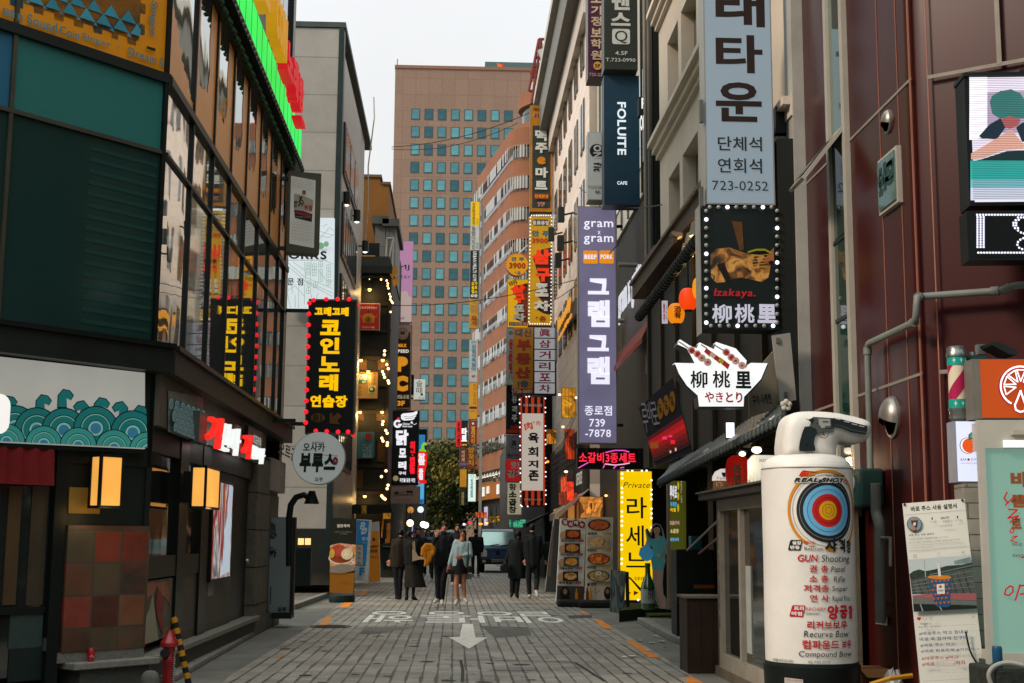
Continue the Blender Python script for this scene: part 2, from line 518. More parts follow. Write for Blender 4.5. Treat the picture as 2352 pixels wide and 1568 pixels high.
class Bd:
 def __init__(s,name,label,cat,fr,group=None,step=None,par=None):
  s.fr = fr; s.m = {}; s.place = None
  if par: s.o = par; s.place = (fr.o - par.location,fr.rz - par.rotation_euler.z)
  else: s.o = thing(name,label,cat,fr.o,fr.rz,group)
  s.step = step or max(.002,fr.o.y * .00012); s.k = 0; s.base = 0.0; s.q = (0,0,1.0); s.proto = {}
 def zoom(s,x0=None,y0=0,sc=2.24):
  s.q = (0,0,1.0) if x0 is None else (x0 * .590361,y0 * .590361,.590361 / sc); return s
 def L(s,u,v): return s.fr.l(s.q[0] + u * s.q[2],s.q[1] + v * s.q[2])
 def Ls(s,pts): return [s.L(u,v) for u,v in pts]
 def y(s): s.k += 1; return s.base - s.step * (min(s.k,14) + max(0,s.k - 14) * .1)
 def mb(s,name,mat): return s.m.setdefault((name,mat.name),(name,mat,MB()))[2]
 def box(s,name,mat,u0,v0,u1,v1,y0=0.0,y1=.1):
  (a0,b0),(a1,b1) = s.L(u0,v0),s.L(u1,v1)
  s.mb(name,mat).box(a0,a1,y0,y1,b0,b1)
 def poly(s,name,mat,pts,y0=None,y1=None):
  ab = s.Ls(pts)
  if y1 is None: s.mb(name,mat).flat(ab,s.y() if y0 is None else y0)
  else: s.mb(name,mat).prism(ab,y0,y1)
 def rect(s,name,mat,u0,v0,u1,v1,r=0):
  (a0,b0),(a1,b1) = s.L(u0,v0),s.L(u1,v1)
  ab = rrect(a0,b0,a1,b1,r) if r else [(a0,b0),(a1,b0),(a1,b1),(a0,b1)]
  s.mb(name,mat).flat(ab,s.y())
 def disc(s,name,mat,u,v,ru,rv=None,a0=0,a1=360,n=28,inner=0):
  (a,b) = s.L(u,v); ra = abs(s.L(u + ru,v)[0] - a); rb = abs(s.L(u,v - (rv or ru))[1] - b)
  if inner:
   o_ = arc((a,b),ra,rb,a0,a1,n); i_ = arc((a,b),ra * inner,rb * inner,a0,a1,n); y = s.y()
   L = n if abs(a1 - a0) >= 360 else n - 1
   for i in range(L):
    j = (i + 1) % n
    s.mb(name,mat).flat([o_[i],o_[j],i_[j],i_[i]],y)
  else: s.mb(name,mat).flat(arc((a,b),ra,rb,a0,a1,n),s.y())
 def line(s,name,mat,pts,wpx,y=None):
  y = s.y() if y is None else y
  for p,q in zip(pts,pts[1:]):
   dx,dy = q[0] - p[0],q[1] - p[1]; L = math.hypot(dx,dy) or 1
   nx,ny = -dy / L * wpx / 2,dx / L * wpx / 2
   ex,ey = dx / L * wpx * .25,dy / L * wpx * .25
   s.mb(name,mat).flat(s.Ls([(p[0] + nx - ex,p[1] + ny - ey),(q[0] + nx + ex,q[1] + ny + ey),(q[0] - nx + ex,q[1] - ny + ey),(p[0] - nx - ex,p[1] - ny - ey)]),y)
   y -= s.step * .05
 def text(s,st,u0,v0,u1,v1,mat,name='lettering',**k):
  (a0,b0),(a1,b1) = s.L(u0,v0),s.L(u1,v1)
  y = k.pop('y',None)
  text(s.o,name,mat,st,a0,b0,a1,b1,s.y() if y is None else y,place=s.place,**k)
 def each(s,name,mat,u,v,rpx,y=None,sy=.6,n=8):
  a,b = s.L(u,v); r = rpx * s.q[2] * s.fr.o.y / FV
  key = (name,mat.name,round(rpx,2))
  o = s.proto.get(key)
  if o is None:
   o = s.fix(MB().ball((0,0,0),r,n,1,sy,1).build(name,mat,s.o,True)); s.proto[key] = o
  else:
   o = o.copy(); COL.objects.link(o); o.parent = s.o
  p = Vector((a,s.base if y is None else y,b))
  if s.place: p = Matrix.Rotation(s.place[1],3,'Z') @ p + s.place[0]
  o.location = p
 def fix(s,o):
  if s.place: o.location = s.place[0]; o.rotation_euler = (0,0,s.place[1])
  return o
 def part(s,name,mat,m,smooth=False,bevel=0): return s.fix(m.build(name,mat,s.o,smooth,bevel))
 def done(s,bevel=0,smooth=False):
  for name,mat,m in s.m.values(): s.fix(m.build(name,mat,s.o,smooth,bevel))
  s.m = {}
  return s.o
def lightbox(name,label,u0,v0,u1,v1,Y,face,frame=None,t=.22,fpx=1.2,rz=0.0,cat='sign',group=None,fname='panel',arms=None):
 fr = facing((u0 + u1) / 2,v1,Y,rz)
 if name == 'box_sign': group = 'box signs standing out over the street'
 b = Bd(name,label,cat,fr,group)
 frame = frame or GREYM
 b.box('frame',frame,u0,v0,u1,v1,0,t)
 if face: b.rect(fname,face,u0 + fpx,v0 + fpx,u1 - fpx,v1 - fpx)
 if arms is not None:
  ax = arms - fr.o.x
  for vv in (v0 + (v1 - v0) * .08,v1 - (v1 - v0) * .08):
   a,z = fr.l(u0 if ax < 0 else u1,vv)
   b.mb('bracket',BLKM).box(a,ax,t * .3,t * .3 + .06,z - .03,z + .03)
 return b
# ================================================================ the street's two wall lines
XL = P(352,800,13.3).x
XR = P(1835,500,13.6).x
FL = Fr((XL,13.3,0),R(90))
FC = Fr((XL,13.3,0),R(49))
FR = Fr((XR,13.6,0),R(-90))
EL = 23.1                                   # where the glass building ends along the street
D_GUT = D('6b6a64',.8,.35,1.2,bump=.4,fine=30)
g = MB().face([(-60,-40,0),(60,-40,0),(60,420,0),(-60,420,0)])
g.build('ground',D_GUT)['kind'] = 'structure'
M_PAV = TILE('paving',['75726a','807c72','878378','8e8a7e','7a776e'],.158,.21,gap=(.027,.006),rough=.6,axes='xy',hm='33332d',bump=.4,jit=.7,wob=.2)
def gz(pts,z): return [tuple(G(u,v)[:2]) + (z,) for u,v in pts]
lp = [tuple(G(u,v)[:2]) for u,v in [(531,1550),(631,1489),(713,1439),(755,1407),(784,1384)]]
rp_ = [tuple(G(u,v)[:2]) for u,v in [(1609,1566),(1517,1505),(1451,1466),(1372,1418)]]
lp = [(-1.9,2.0),(-2.05,9)] + lp + [(-2.9,40),(-2.6,70),(-6.5,135)]
rp_ = [(2.3,2.0),(2.3,9)] + rp_ + [(2.6,33),(2.7,60),(2.2,80),(0.6,135)]
m = MB(); m.face([(x,y,.004) for x,y in rp_] + [(x,y,.004) for x,y in lp[::-1]])
road = m.build('road',M_PAV); road['kind'] = 'structure'
M_PATCH = D('5f5e58',.75,.4,4,bump=.4)
def gpoly(name,pts,z,mat,kind='structure'):
 mm = MB().face([tuple(G(u,v)[:2]) + (z,) for u,v in pts]); o = mm.build(name,mat); o['kind'] = kind; return o
gpoly('road_patch',[(1104,1438),(1213,1441),(1221,1459),(1136,1466)],.0075,M_PATCH)
gpoly('road_patch',[(843,1441),(950,1440),(920,1448),(834,1449)],.0075,D('67665f',.7,.3,6))
gpoly('road_patch',[(835,1450),(905,1451),(850,1458),(820,1457)],.0075,M_PATCH)
gpoly('road_patch',[(1303,1414),(1358,1413),(1362,1419),(1308,1421)],.0075,D('3f403c',.8,.3,9))
0 and gpoly('road_patch',[(700,1500),(760,1490),(820,1484),(740,1512),(660,1530),(668,1512)],.0075,D('3f403c',.75,.5,3))
0 and gpoly('road_patch',[(560,1512),(640,1484),(720,1475),(716,1486),(640,1510),(590,1522)],.0075,D('5c5b54',.75,.4,3))
def cover_frame(pts,wd=3):
 b = MB()
 for (u0,v0),(u1,v1) in zip(pts,pts[1:]):
  p,q = G(u0,v0),G(u1,v1); t = (q - p).normalized(); n = Vector((-t.y,t.x,0)) * .018
  b.face([(p - n)[:2] + (.008,),(q - n)[:2] + (.008,),(q + n)[:2] + (.008,),(p + n)[:2] + (.008,)])
 o = b.build('cover_seam',D('1d1e1d',.6)); o['kind'] = 'structure'
cover_frame([(1020,1516),(1123,1517),(1320,1522),(1390,1566)])
cover_frame([(1123,1541),(1172,1542),(1234,1541)])
cover_frame([(1058,1517),(1063,1541),(1062,1568)])
def manhole(u,v,r,label):
 p = G(u,v); m = MB()
 m.lathe([(r,0),(r,.012),(r - .03,.014),(r - .035,.008),(.02,.009)],32,(0,0,0))
 for k in range(-3,4): m.box(-r * .7,r * .7,k * r * .2 - .01,k * r * .2 + .01,.009,.014)
 o = m.build('manhole_cover',D('45453f',.55,.3,8,metal=.3)); o.location = (p.x,p.y,.004); tag(o,label,'manhole cover')
manhole(759,1442 - 2,.34,'round grey manhole cover in the gutter left of the road')
M_WHT = D('dcd7cc',.6,.22,9,bump=.25)
M_YEL = D('c8792a',.6,.3,7,bump=.25)
def dash(pts,label):
 o = MB().face([tuple(G(u,v)[:2]) + (.009,) for u,v in pts]).build('road_marking',M_YEL); o['kind'] = 'structure'
for pts in ([(730,1440),(748,1440),(764,1417),(749,1416)],[(778,1396),(800,1396),(812,1382),(794,1382)],[(822,1367),(836,1367),(848,1357),(838,1357)],[(632,1517),(644,1512),(656,1505),(648,1504)],
   [(1364,1424),(1381,1424),(1408,1445),(1387,1445)],[(1437,1473),(1456,1473),(1518,1512),(1492,1512)],[(1572,1556),(1588,1555),(1616,1570),(1580,1570)],[(1332,1404),(1342,1404),(1352,1411),(1340,1411)]):
 dash(pts,'')
pa = [G(u,v) for u,v in [(1062,1434),(1086,1434),(1092,1465),(1120,1465),(1077,1491),(1030,1464),(1056,1464)]]
MB().face([(p.x,p.y,.009) for p in pa]).build('road_marking',M_WHT)['kind'] = 'structure'
far = G(1060,1405).y; near = G(1060,1431).y
RT = bpy.data.objects.new('road_lettering',None); COL.objects.link(RT); RT['kind'] = 'structure'
yy0,yy1 = near,far
for ch,(ua,ub) in zip('행통방일',((845,952),(967,1082),(1078,1194),(1194,1284))):
 xa,xb = G(ua,1416).x,G(ub,1418).x
 text(RT,'lettering',M_WHT,ch,xa,yy0,xb,yy1,0,bold=.004,rot=180,at=lambda a,y,b: (a,b,.009))
M_KERB = D('7b7972',.7,.3,5,bump=.4)
M_SIDE = TILE('pavement',['5f5d56','6c6961','777369'],.3,.3,gap=.012,axes='xy',hm='35342f',jit=.5)
def kerb(pts,wd,h,inner,hs,side):
 P2 = [Vector(G(u,v)[:2]) if len(q) == 2 else None for q in pts for u,v in [q]]
 P2 = [Vector((p.x,p.y)) for p in P2]
 off = [p + Vector((side * wd,0)) for p in P2]
 m = MB().slab([tuple(p) for p in P2] + [tuple(p) for p in off[::-1]],0,h)
 m.build('kerb',M_KERB,bevel=.015)['kind'] = 'structure'
 MB().slab([tuple(p) for p in off] + [(inner,off[-1].y),(inner,off[0].y)],0,hs).build('pavement',M_SIDE)['kind'] = 'structure'
kerb([(400,1568),(590,1458),(640,1432)],.16,.07,XL - 1.5,.06,-1)
kerb([(679,1400),(769,1366),(800,1352)],.15,.11,-6.5,.105,-1)
kerb([(1572,1487),(1530,1468),(1464,1431)],.16,.10,7,.095,1)
r_ = random.Random(21); gm_ = MB()
for k in range(150):
 y = 11 + 28 * r_.random() ** 1.5; x = r_.uniform(-2.2,2.1); s_ = r_.choice((.015,.02,.025,.05,.09))
 gm_.face([(x + s_ * (.7 + .6 * r_.random()) * math.cos(t * .785),y + s_ * (.8 + .6 * r_.random()) * math.sin(t * .785),.0068 + k * .000004) for t in range(8)])
o = gm_.build('road_stains',D('3f3e39',.8,.3,6)); o['kind'] = 'structure'
for i,(u,v) in enumerate([(1484,1423 + 12),(1498,1478),(1490,1496),(1469,1473),(1412,1431),(1508,1463),(1520,1475),(1527,1487),(1451,1509),(1434,1511),(1492,1433),(1102,1414),(892,1366),(1082,1377),(1160,1398),(1013,1415)]):
 p = G(u,v); r_ = random.Random(i); a = r_.random() * 3; s_ = .03 + .03 * r_.random()
 q = [(p.x + s_ * math.cos(a + k * 1.57 + r_.random() * .5),p.y + s_ * 1.4 * math.sin(a + k * 1.57),.012 + .012 * r_.random()) for k in range(4)]
 m = MB().face(q); m.face([(x,y,.0105) for x,y,z in q][::-1])
 o = m.build('paper_scrap',D('c9c6bd',.8)); tag(o,'small scrap of white paper litter on the ground','litter','paper scraps littering the street')
# ================================================================ far end: brown office tower,tree
M_TOW = PAT('tower_cladding','brick','7b6352','755d4d',2.9,3.75,.7,.07,0,.1,'6b5145',(R(-90),0,0),.14)
tf = facing(905,1237,285)
tb = Bd('office_tower','tall brown office tower with a grid of square blue windows closing the street','building',tf)
(a0,b0),(a1,b1) = tf.l(899,1180),tf.l(1330,158)
tz = tf.l(905,156)[1]
TW = tb.part('wall',M_TOW,MB().box(tf.l(903,400)[0],a1,0,40,-20,tz))
pm = D('7a5a4c',.7)
tb.part('parapet',pm,MB().box(tf.l(903,400)[0] - .1,a1 + .2,-.25,40.2,tz,tz + .7))
(pa_,pb_),(pc_,pd_) = tf.l(1115,158),tf.l(1340,128)
tb.part('rooftop_block',D('47605f',.5,.1),MB().box(pa_,pc_,5,30,tz + .7,pd_))
tb.part('lightning_rod',GREYM,MB().tube([(tf.l(911,200)[0],1,tz),(tf.l(911,200)[0],1,tz + 2.5)],.12,6))
tb.base = 4.9
tb.zoom(1900,0)
tb.poly('emblem',D('d8691f',.4),[(80,480),(140,500),(150,515),(115,560),(90,540)])
tb.poly('emblem',D('c02338',.4),[(120,490),(150,512),(215,548),(175,540),(140,575),(112,545),(130,520)])
tb.poly('emblem',D('d8691f',.4),[(140,578),(175,540),(215,548),(195,572)])
tb.text('SK',8,562,112,600,D('c02338',.4),bold=.04)
tb.zoom(); tb.base = 0
tb.done()
M_TWF = D('33474a',.5,.1); M_TWS = D('26383a',.5,.1)
panes = [GL('3f6f7c',.12,.1,emit=0),GL('4a7f8b',.16,.1),GL('2f5a66',.1,.1)]
pl = [D('47747d',.35,.25,.6),D('558890',.35,.25,.5),D('2f545d',.3,.3,.5)]
fw,fh = 1.95,2.65
fm = MB().box(-fw / 2,fw / 2,-.03,.3,-fh / 2,fh / 2)
sm_ = MB()
wproto = []
for k in range(3):
 pass
fme = fm.build('window',M_TWF,TW)
pmes = []
for k in range(3):
 pmes.append(MB().box(-fw / 2 + .18,fw / 2 - .18,-.05,-.031,-fh / 2 + .32,fh / 2 - .18).build('pane',pl[k],fme))
fme0 = fme; rest = MB(); restp = MB(); cnt = 0
rng = random.Random(3)
used = False
for rrow in range(20):
 for c in range(10):
  u = 955 - rrow * .62 + c * (30.9 - .0 * rrow); v = 263 + 40.7 * rrow
  if u > 1250 or v > 1060: continue
  hid = (u > 1225) or (v > 480 and u < 948) or (v > 260 and u > 1160 and v < 460 and u > 1190) or (v > 460 and u > 1112) or (v > 520 and u < 935)
  if hid: continue
  a = tf.l(948.7 + c * 30.9,600)[0]; b = tf.l(1000,v)[1]
  if cnt < 100:
   o = fme0.copy() if used else fme0
   if used: COL.objects.link(o)
   o.parent = tb.o; o.location = (a,0,b)
   k = rng.choice((0,0,1,1,2)); q = pmes[k].copy(); COL.objects.link(q); q.parent = o
   used = True; cnt += 1
  else:
   rest.box(a - fw / 2,a + fw / 2,-.03,.3,b - fh / 2,b + fh / 2)
   restp.box(a - fw / 2 + .18,a + fw / 2 - .18,-.05,-.031,b - fh / 2 + .32,b + fh / 2 - .18)
for q in pmes: bpy.data.objects.remove(q)
if rest.v:
 o = rest.build('lower_windows',M_TWF,tb.o); o['kind'] = 'stuff'
 restp.build('pane',pl[0],o)
def tree(name,label,base,h,rad,cols,seed,n=9000,group=None):
 r_ = random.Random(seed)
 t = thing(name,label,'tree',base,0,group)
 tr = MB()
 tr.tube([(0,0,0),(.1,0,h * .22),(-.1,.1,h * .45),(.1,0,h * .7)],.3,8,.09)
 tips = []
 for k in range(9):
  a = k * 2.4; z0 = h * (.18 + .055 * k); L = rad * (.55 + .4 * r_.random())
  tip = (L * math.cos(a),L * math.sin(a),z0 + h * .2 * (1 + r_.random() * .6)); tips.append(tip)
  tr.tube([(0,0,z0),(tip[0] * .5,tip[1] * .5,z0 + (tip[2] - z0) * .6),tip],.1,6,.03)
 tr.build('trunk',D('3a3026',.9,.3,4),t,True)
 mats = [D(c,.7,.3,2) for c in cols]
 ms = [MB() for _ in mats]
 cl = [(tp[0] + r_.gauss(0,rad * .25),tp[1] + r_.gauss(0,rad * .25),tp[2] + r_.gauss(0,h * .07)) for tp in tips for _ in range(5)] + [(r_.gauss(0,rad * .3),r_.gauss(0,rad * .3),h * (.25 + .7 * r_.random())) for _ in range(26)]
 for i in range(n):
  c = r_.choice(cl); sp = rad * .20
  p = Vector((c[0] + r_.gauss(0,sp),c[1] + r_.gauss(0,sp),c[2] + r_.gauss(0,sp * .8)))
  if p.z < h * .12: continue
  s_ = .14 + .16 * r_.random()
  n1 = Vector((r_.gauss(0,1),r_.gauss(0,1),r_.gauss(0,1))).normalized(); n2 = n1.orthogonal().normalized(); n3 = n1.cross(n2)
  k = (hash((round(c[0],2),round(c[2],2))) + (i % 5 == 0)) % len(ms)
  ms[k].face([p - n2 * s_,p - n3 * s_ * .5,p + n2 * s_,p + n3 * s_ * .5])
 vv = MB()
 me = bpy.data.meshes.new('crown'); V = []; F = []; MI = []
 for k,q in enumerate(ms):
  o_ = len(V); V += q.v; F += [tuple(i + o_ for i in f) for f in q.f]; MI += [k] * len(q.f)
 me.from_pydata(V,[],F); me.update()
 for q in mats: me.materials.append(q)
 me.polygons.foreach_set('material_index',MI)
 o = bpy.data.objects.new('crown',me); COL.objects.link(o); o.parent = t
 return t
tp = P(1022,1237,140)
tree('street_tree','green and yellowing street tree where the alley bends, below the brown tower',(tp.x,140,0),11.2,4.0,['27351a','34421c','3f481e','6a6022','1e2a15'],5,34000)
tp = P(985,1237,155)
tree('street_tree','dark yellowing tree half hidden behind the blue sign at the street end',(tp.x,155,0),8.5,2.2,['5a5420','3c421c','2c351a','776a26'],9,12000)
for i,(x0,x1,y0,y1,h,c) in enumerate(((-30,-10,-24,1,11,'4a463e'),(8,30,-26,-3,12,'3c3a36'),(-9,7,-40,-30,13,'55504a'))):  # unseen blocks added so glass and glossy walls have something to reflect
 o = thing('unseen_block',('low brown block','dark block','grey block')[i] + (' left of the crossing',' right of the crossing',' closing the crossing')[i] + ' behind the viewer','building',(x0,y0,0))
 MB().box(0,x1 - x0,0,y1 - y0,0,h).build('wall',D(c,.7,.3,.6),o); wm_ = MB()
 for k in range(5):
  for j in range(3): wm_.box(1 + k * 3.4,3.2 + k * 3.4,y1 - y0,y1 - y0 + .05,1.5 + j * 3.5,3.6 + j * 3.5)
 wm_.build('window_bands',GL('2a3434',.1,0,.8),o)
# ================================================================ left: glass corner building
GB = thing('glass_corner_building','corner building on the left with mirrored glass upper floors above dark shopfronts','building',(XL,13.3,0))
def gb(fr): return Bd('','','',fr,par=GB)
DARK = D('141e1d',.45,.3); DARK2 = D('232a28',.5,.3); FRM = D('101716',.35)
BROWNP = D('3a332a',.45,.3)
ux,uy = math.cos(R(49)),math.sin(R(49))
core = [(.0 - .15,.12),(-.15,EL - 13.3),(-8,EL - 13.3),(-8,-5),(-.15 - ux * 6,.12 - uy * 6)]
MB().slab(core,0,13.5).build('wall',D('0f1716',.6),GB)
hz = FC.l(372,183)[1]; z2 = FC.l(362,350)[1]; zc1 = FC.l(348,803)[1]; zc0 = FC.l(385,862)[1]
ztop = FL.l(560,175)[1]
b = gb(FC)
TEAL = GL('16332f',.12,.02,.25); TEAL2 = GL('2a6a65',.16,.02,.3); BLUEG = GL('28607a',.14,.02,.3)
a_m = b.L(17,300)[0]
for nm,mt,z0,z1 in (('glass_pane',TEAL,zc1,z2 - .02),('glass_pane',TEAL2,z2 + .02,hz - .03)):
 b.part(nm,mt,MB().box(a_m + .02,-.03,-.02,0,z0,z1))
 b.part(nm,BLUEG if mt is TEAL2 else TEAL,MB().box(a_m - 2.5,a_m - .02,-.02,0,z0,z1))
fm = b.mb('mullions',D('4a4a40',.4,metal=.5))
fm.box(a_m - .02,a_m + .02,-.05,0,zc1,hz + 2.5)
fm.box(-4,0,-.055,0,z2 - .02,z2 + .02)
b.mb('corner_trim',FRM).box(-.045,.0,-.06,0,zc1,hz + 3)
b.mb('transom',D('1c221f',.4)).box(-4,0.02,-.07,0,hz - .04,hz + .06)
sl_ = b.mb('blinds',GL('1c3d39',.2,0,.2))
for k in range(17): sl_.box(a_m + (0 - a_m) * .5,-.07,-.024,-.0205,zc1 + .05 + k * (z2 - zc1 - .1) / 17,zc1 + .09 + k * (z2 - zc1 - .1) / 17)
ORG = D('d88a10',.5,.06,1)
b.base = -.02
b.mb('printed_film',ORG).flat([(-4,hz + .06),(-.045,hz + .06),(-.045,hz + 3),(-4,hz + 3)],-.022)
b.zoom(0,0)
TL1 = D('2f8597',.5,.1); TL2 = D('1c4a52',.5,.1)
jag = [(190,-60),(190,30),(280,60),(285,115),(365,138),(370,92),(460,120),(462,175),(540,195),(545,150),(632,178),(632,226),(712,250),(715,205),(800,235),(800,285),(878,305),(880,262),(960,290),(960,335),(1018,352),(1020,305),(1098,330),(1098,382),(1172,402),(1178,355),(1198,358),(1202,305),(1250,312),(1252,222),(1208,206),(1212,118),(1256,130),(1260,42),(1215,28),(1218,-60)]
b.poly('printed_film',TL2,jag)
b.poly('printed_film',TL2,[(75,-60),(75,45),(190,80),(190,-60)])
for r_ in range(-1,4):
 for c_ in range(-1,7):
  x = 290 + c_ * 147 + r_ * 0 + (74 if r_ % 2 else 0); y = -55 + r_ * 100 + c_ * 47 + (24 if r_ % 2 else 0)
  tri = [(x,y - 10),(x + 72,y + 115),(x - 62,y + 72)]
  win = [(195,-60),(195,28),(1170,350),(1200,300),(1212,-60)]
  q = clip(tri,win)
  if q: b.poly('printed_film',TL1 if (c_ + r_) % 3 else D('3a93a8',.5,.1),q)
BLT = D('4a8088',.5)
b.poly('printed_film',D('15211f',.5),[(1252,408),(1328,430),(1328,456),(1252,432)])
def slant(s,pts,mat,**k):
 (u0,v0),(u1,v1) = pts; b.text(s,u0,v0,u1,v1,mat,**k)
b.text('eam',0,70,100,172,BLT,bold=.02); b.text('n Sound',132,95,470,300,BLT,bold=.02)
b.text('Coin',495,228,665,360,BLT,bold=.02); b.text('Singer',690,290,940,440,BLT,bold=.02)
b.disc('lettering',BLT,1005,415,8); b.text('Dream S',1095,415,1400,590,BLT,bold=.02)
b.text('n Singer',1283,-90,1335,340,BLT,bold=.02,rot=-90)
b.zoom(); b.done()
b = gb(FL)
MIR = GL('c4c8c6',.02,.08,1.0,.96,1.2); MIR2 = GL('b0b6b5',.03,.09,1.0,.95,1.6); MIR3 = GL('98acab',.03,.06,1.0,.92,.9)
ORG2 = D('d68e40',.35,.08,1,spec=.6)
ed = [0.0] + [b.L(u,500)[0] for u in (428,478,520,556,588,614,638)] + [EL - 13.3]
for k in range(len(ed) - 1):
 A0,A1 = ed[k] + .02,ed[k + 1] - .02
 for j,(z0,z1) in enumerate(((zc1,z2 - .02),(z2 + .02,hz - .03),(hz + .05,ztop))):
  b.part('glass_pane',(MIR,MIR2,MIR3)[(k * 2 + j) % 3] if k > 0 else MIR,MB().box(A0,A1,-.02,0,z0,z1))
mm = b.mb('mullions',D('1c211f',.4))
for a in ed[1:]: mm.box(a - .022,a + .022,-.05,0,zc1,ztop)
mm.box(0,ed[-1],-.055,0,z2 - .018,z2 + .018)
mm.box(0,ed[-1],-.07,0,hz - .04,hz + .05)
rf = random.Random(4)
of = b.mb('orange_film',ORG2)
for k in range(len(ed) - 1):
 A0,A1 = ed[k] + .02,ed[k + 1] - .02; W = A1 - A0; H = ztop - hz
 base = hz + .05
 zt = base + H * (.42 if k == 0 else .28)
 n = 9; pts = [(A0,base),(A1,base)]
 if k == 0: pts += [(A1,base + .12)]
 else: pts += [(A1,ztop),(A1 - W * .30,ztop),(A1 - W * .36,ztop - H * .3),(A1 - W * .30,ztop - H * .5),(A1 - W * .38,base + H * .34)]
 x0 = pts[-1][0]; zz = pts[-1][1]
 for i in range(n):
  x = x0 + (A0 - x0) * (i + 1) / n
  z_ = zz + (zt - zz) * (i + 1) / n + (rf.random() - .5) * .16
  pts += [(pts[-1][0],z_),(x,z_)]
 of.flat(pts,-.024)
 if k: of.flat([(A0,base),(A0 + W * .16,base),(A0 + W * .16,ztop),(A0,ztop)],-.025)
for fr,a0_,a1_ in ((FC,-4.5,.09),(FL,.02,EL - 13.3)):
 q = gb(fr)
 q.part('cornice',D('1b201d',.45,.25) if fr is FC else D('332f28',.5,.2),MB().box(a0_,a1_,-.22,.2,zc0,zc1))
 q.part('cornice',FRM,MB().box(a0_,a1_,-.26,.2,zc1 + .002,zc1 + .05))
zg0 = FL.l(640,330,.12)[1]
q = gb(FL)
pz = lambda u,v: q.L(u,v)
q.part('soffit',D('16201d',.5),MB().box(-1,EL - 13.3,-.12,.5,ztop,ztop + .5))
fr_ = MB()
for k in range(60): fr_.ball((.1 + k * (EL - 13.5) / 60,-.13,ztop + (k % 2) * .03),.035,6)
q.part('light_garland',D('1f5a35',.5),fr_)
for k in range(5):
 a0_,a1_ = 3.5 + k * 1.25,3.5 + k * 1.25 + 1.22
 q.part('glass_pane',GL('56656e',.04,.04,1.0,.8,1),MB().box(a0_,a1_,-.0,.1,ztop + 1.7,ztop + 6.5))
q.part('mullions',D('3b4442',.4),MB().box(0,EL - 13.35,.02,.3,ztop + .5,ztop + 7))
q.part('corner_column',D('83817a',.4,.1),MB().box(EL - 13.62,EL - 13.3,-.05,.25,zc0 - .5,ztop + 7))
q.part('corner_column',FRM,MB().box(EL - 13.66,EL - 13.622,-.055,.2,zc0 - .5,ztop + 7))
q.done(); b.done()
GBD = FL.sub(690,388,.14); GBD = Fr(WX(690,389,XL + .16),R(90))
b = Bd('led_sign','long bright green LED board with raised yellow and red letters along the glass facade','sign',GBD)
H_ = b.L(690,306)[1]
GRN = E('22f060',1.0,True)
b.part('panel',GRN,MB().box(-9,0,0,.12,0.05,H_ + .1))
b.part('frame',FRM,MB().box(-9,.02,-.06,.14,-.06,.05))
fr_ = MB()
for k in range(90): fr_.ball((-8.9 + k * .1,-.06,-.03 - (k % 2) * .05),.03,6)
b.part('fringe',D('20352a',.6),fr_)
g = MB()
for k in range(18): g.box(-9 + k * .5,-9 + k * .5 + .012,-.004,0,.06,H_ + .1)
b.part('panel_seams',D('116b30',.6),g)
YL = E('f0a81a',.55); RD = E('d81a26',.75)
zt0 = .28
def let(s,a0_,a1_,z0,z1,m,nm): text(b.o,nm,m,s,a0_,z0,a1_,z1,-.1,bold=.05,ext=.16)
aa = lambda u,v: b.L(u,v)[0]
L_ = [('C',598,631,120,-30),('O',603,617,150,-1),('I',618,622,0,0),('N',622,634,0,0)]
let('COIN',aa(590,150),aa(619,150),zt0 + .18,H_ + .5,YL,'yellow_letters')
let('D',-8.2,-7.6,zt0 + .2,H_ + .5,YL,'yellow_letters')
let('L',aa(563,50),aa(576,50),zt0 + .2,H_ + .5,YL,'yellow_letters')
let('노래방',aa(620,190),aa(662,240),zt0 + .06,H_ + .32,RD,'red_letters')
let('o',aa(655,270),aa(668,270),zt0 - .05,H_ - .3,RD,'red_letters')
b.done()
b = gb(FC)
zs = FC.l(320,1508)[1]; zled = zs
GRAN = D('6d6c66',.6,.3,25,bump=.2)
def a_(u,v): return b.L(u,v)[0]
b.part('corner_post',DARK,MB().box(a_(333,1100),.03,-.02,.3,zs,zc0))
b.part('lintel',DARK,MB().box(-4,.02,-.02,.3,FC.l(300,1042)[1] - .12,zc0))
tz1 = FC.l(230,1207)[1]; tz0 = FC.l(230,1492)[1]
b.part('tiled_panel',TILE('slate_tiles',['3a241c','7a3020','4a4634','5c3c28','33302a','86382a','5f5a38'],.30,.30,gap=.018,rough=.4,hm='413f36',jit=.13),MB().box(a_(141,1350),a_(330,1350),-.06,.3,tz0,tz1))
b.part('wall_panel',DARK,MB().box(a_(118,1200),a_(333,1200),.0,.3,tz1,FC.l(300,1042)[1]))
b.part('upstand',GRAN,MB().box(a_(125,1500),.02,-.05,.3,zs + .0,tz0))
b.part('sill',D('7c7a72',.6,.25,20,bump=.2),MB().box(a_(142,1530),.1,-.20,.3,zs - .06,zs + .001),bevel=.008)
b.part('plinth',D('4c504b',.6,.3,25,bump=.3),MB().box(a_(165,1560),.04,-.12,.3,0,zs - .06))
b.part('door_post',FRM,MB().box(a_(112,1300),a_(140,1300),-.04,.3,0,zc0 - .6))
GLD = GL('1d2321',.06,.03,.8)
b.part('door',GLD,MB().box(a_(-60,1300),a_(111,1300),.03,.06,.2,FC.l(60,1110)[1]))
b.part('door_rail',FRM,MB().box(a_(-60,1300),a_(111,1300),.0,.08,FC.l(60,1405)[1] - .02,FC.l(60,1395)[1]))
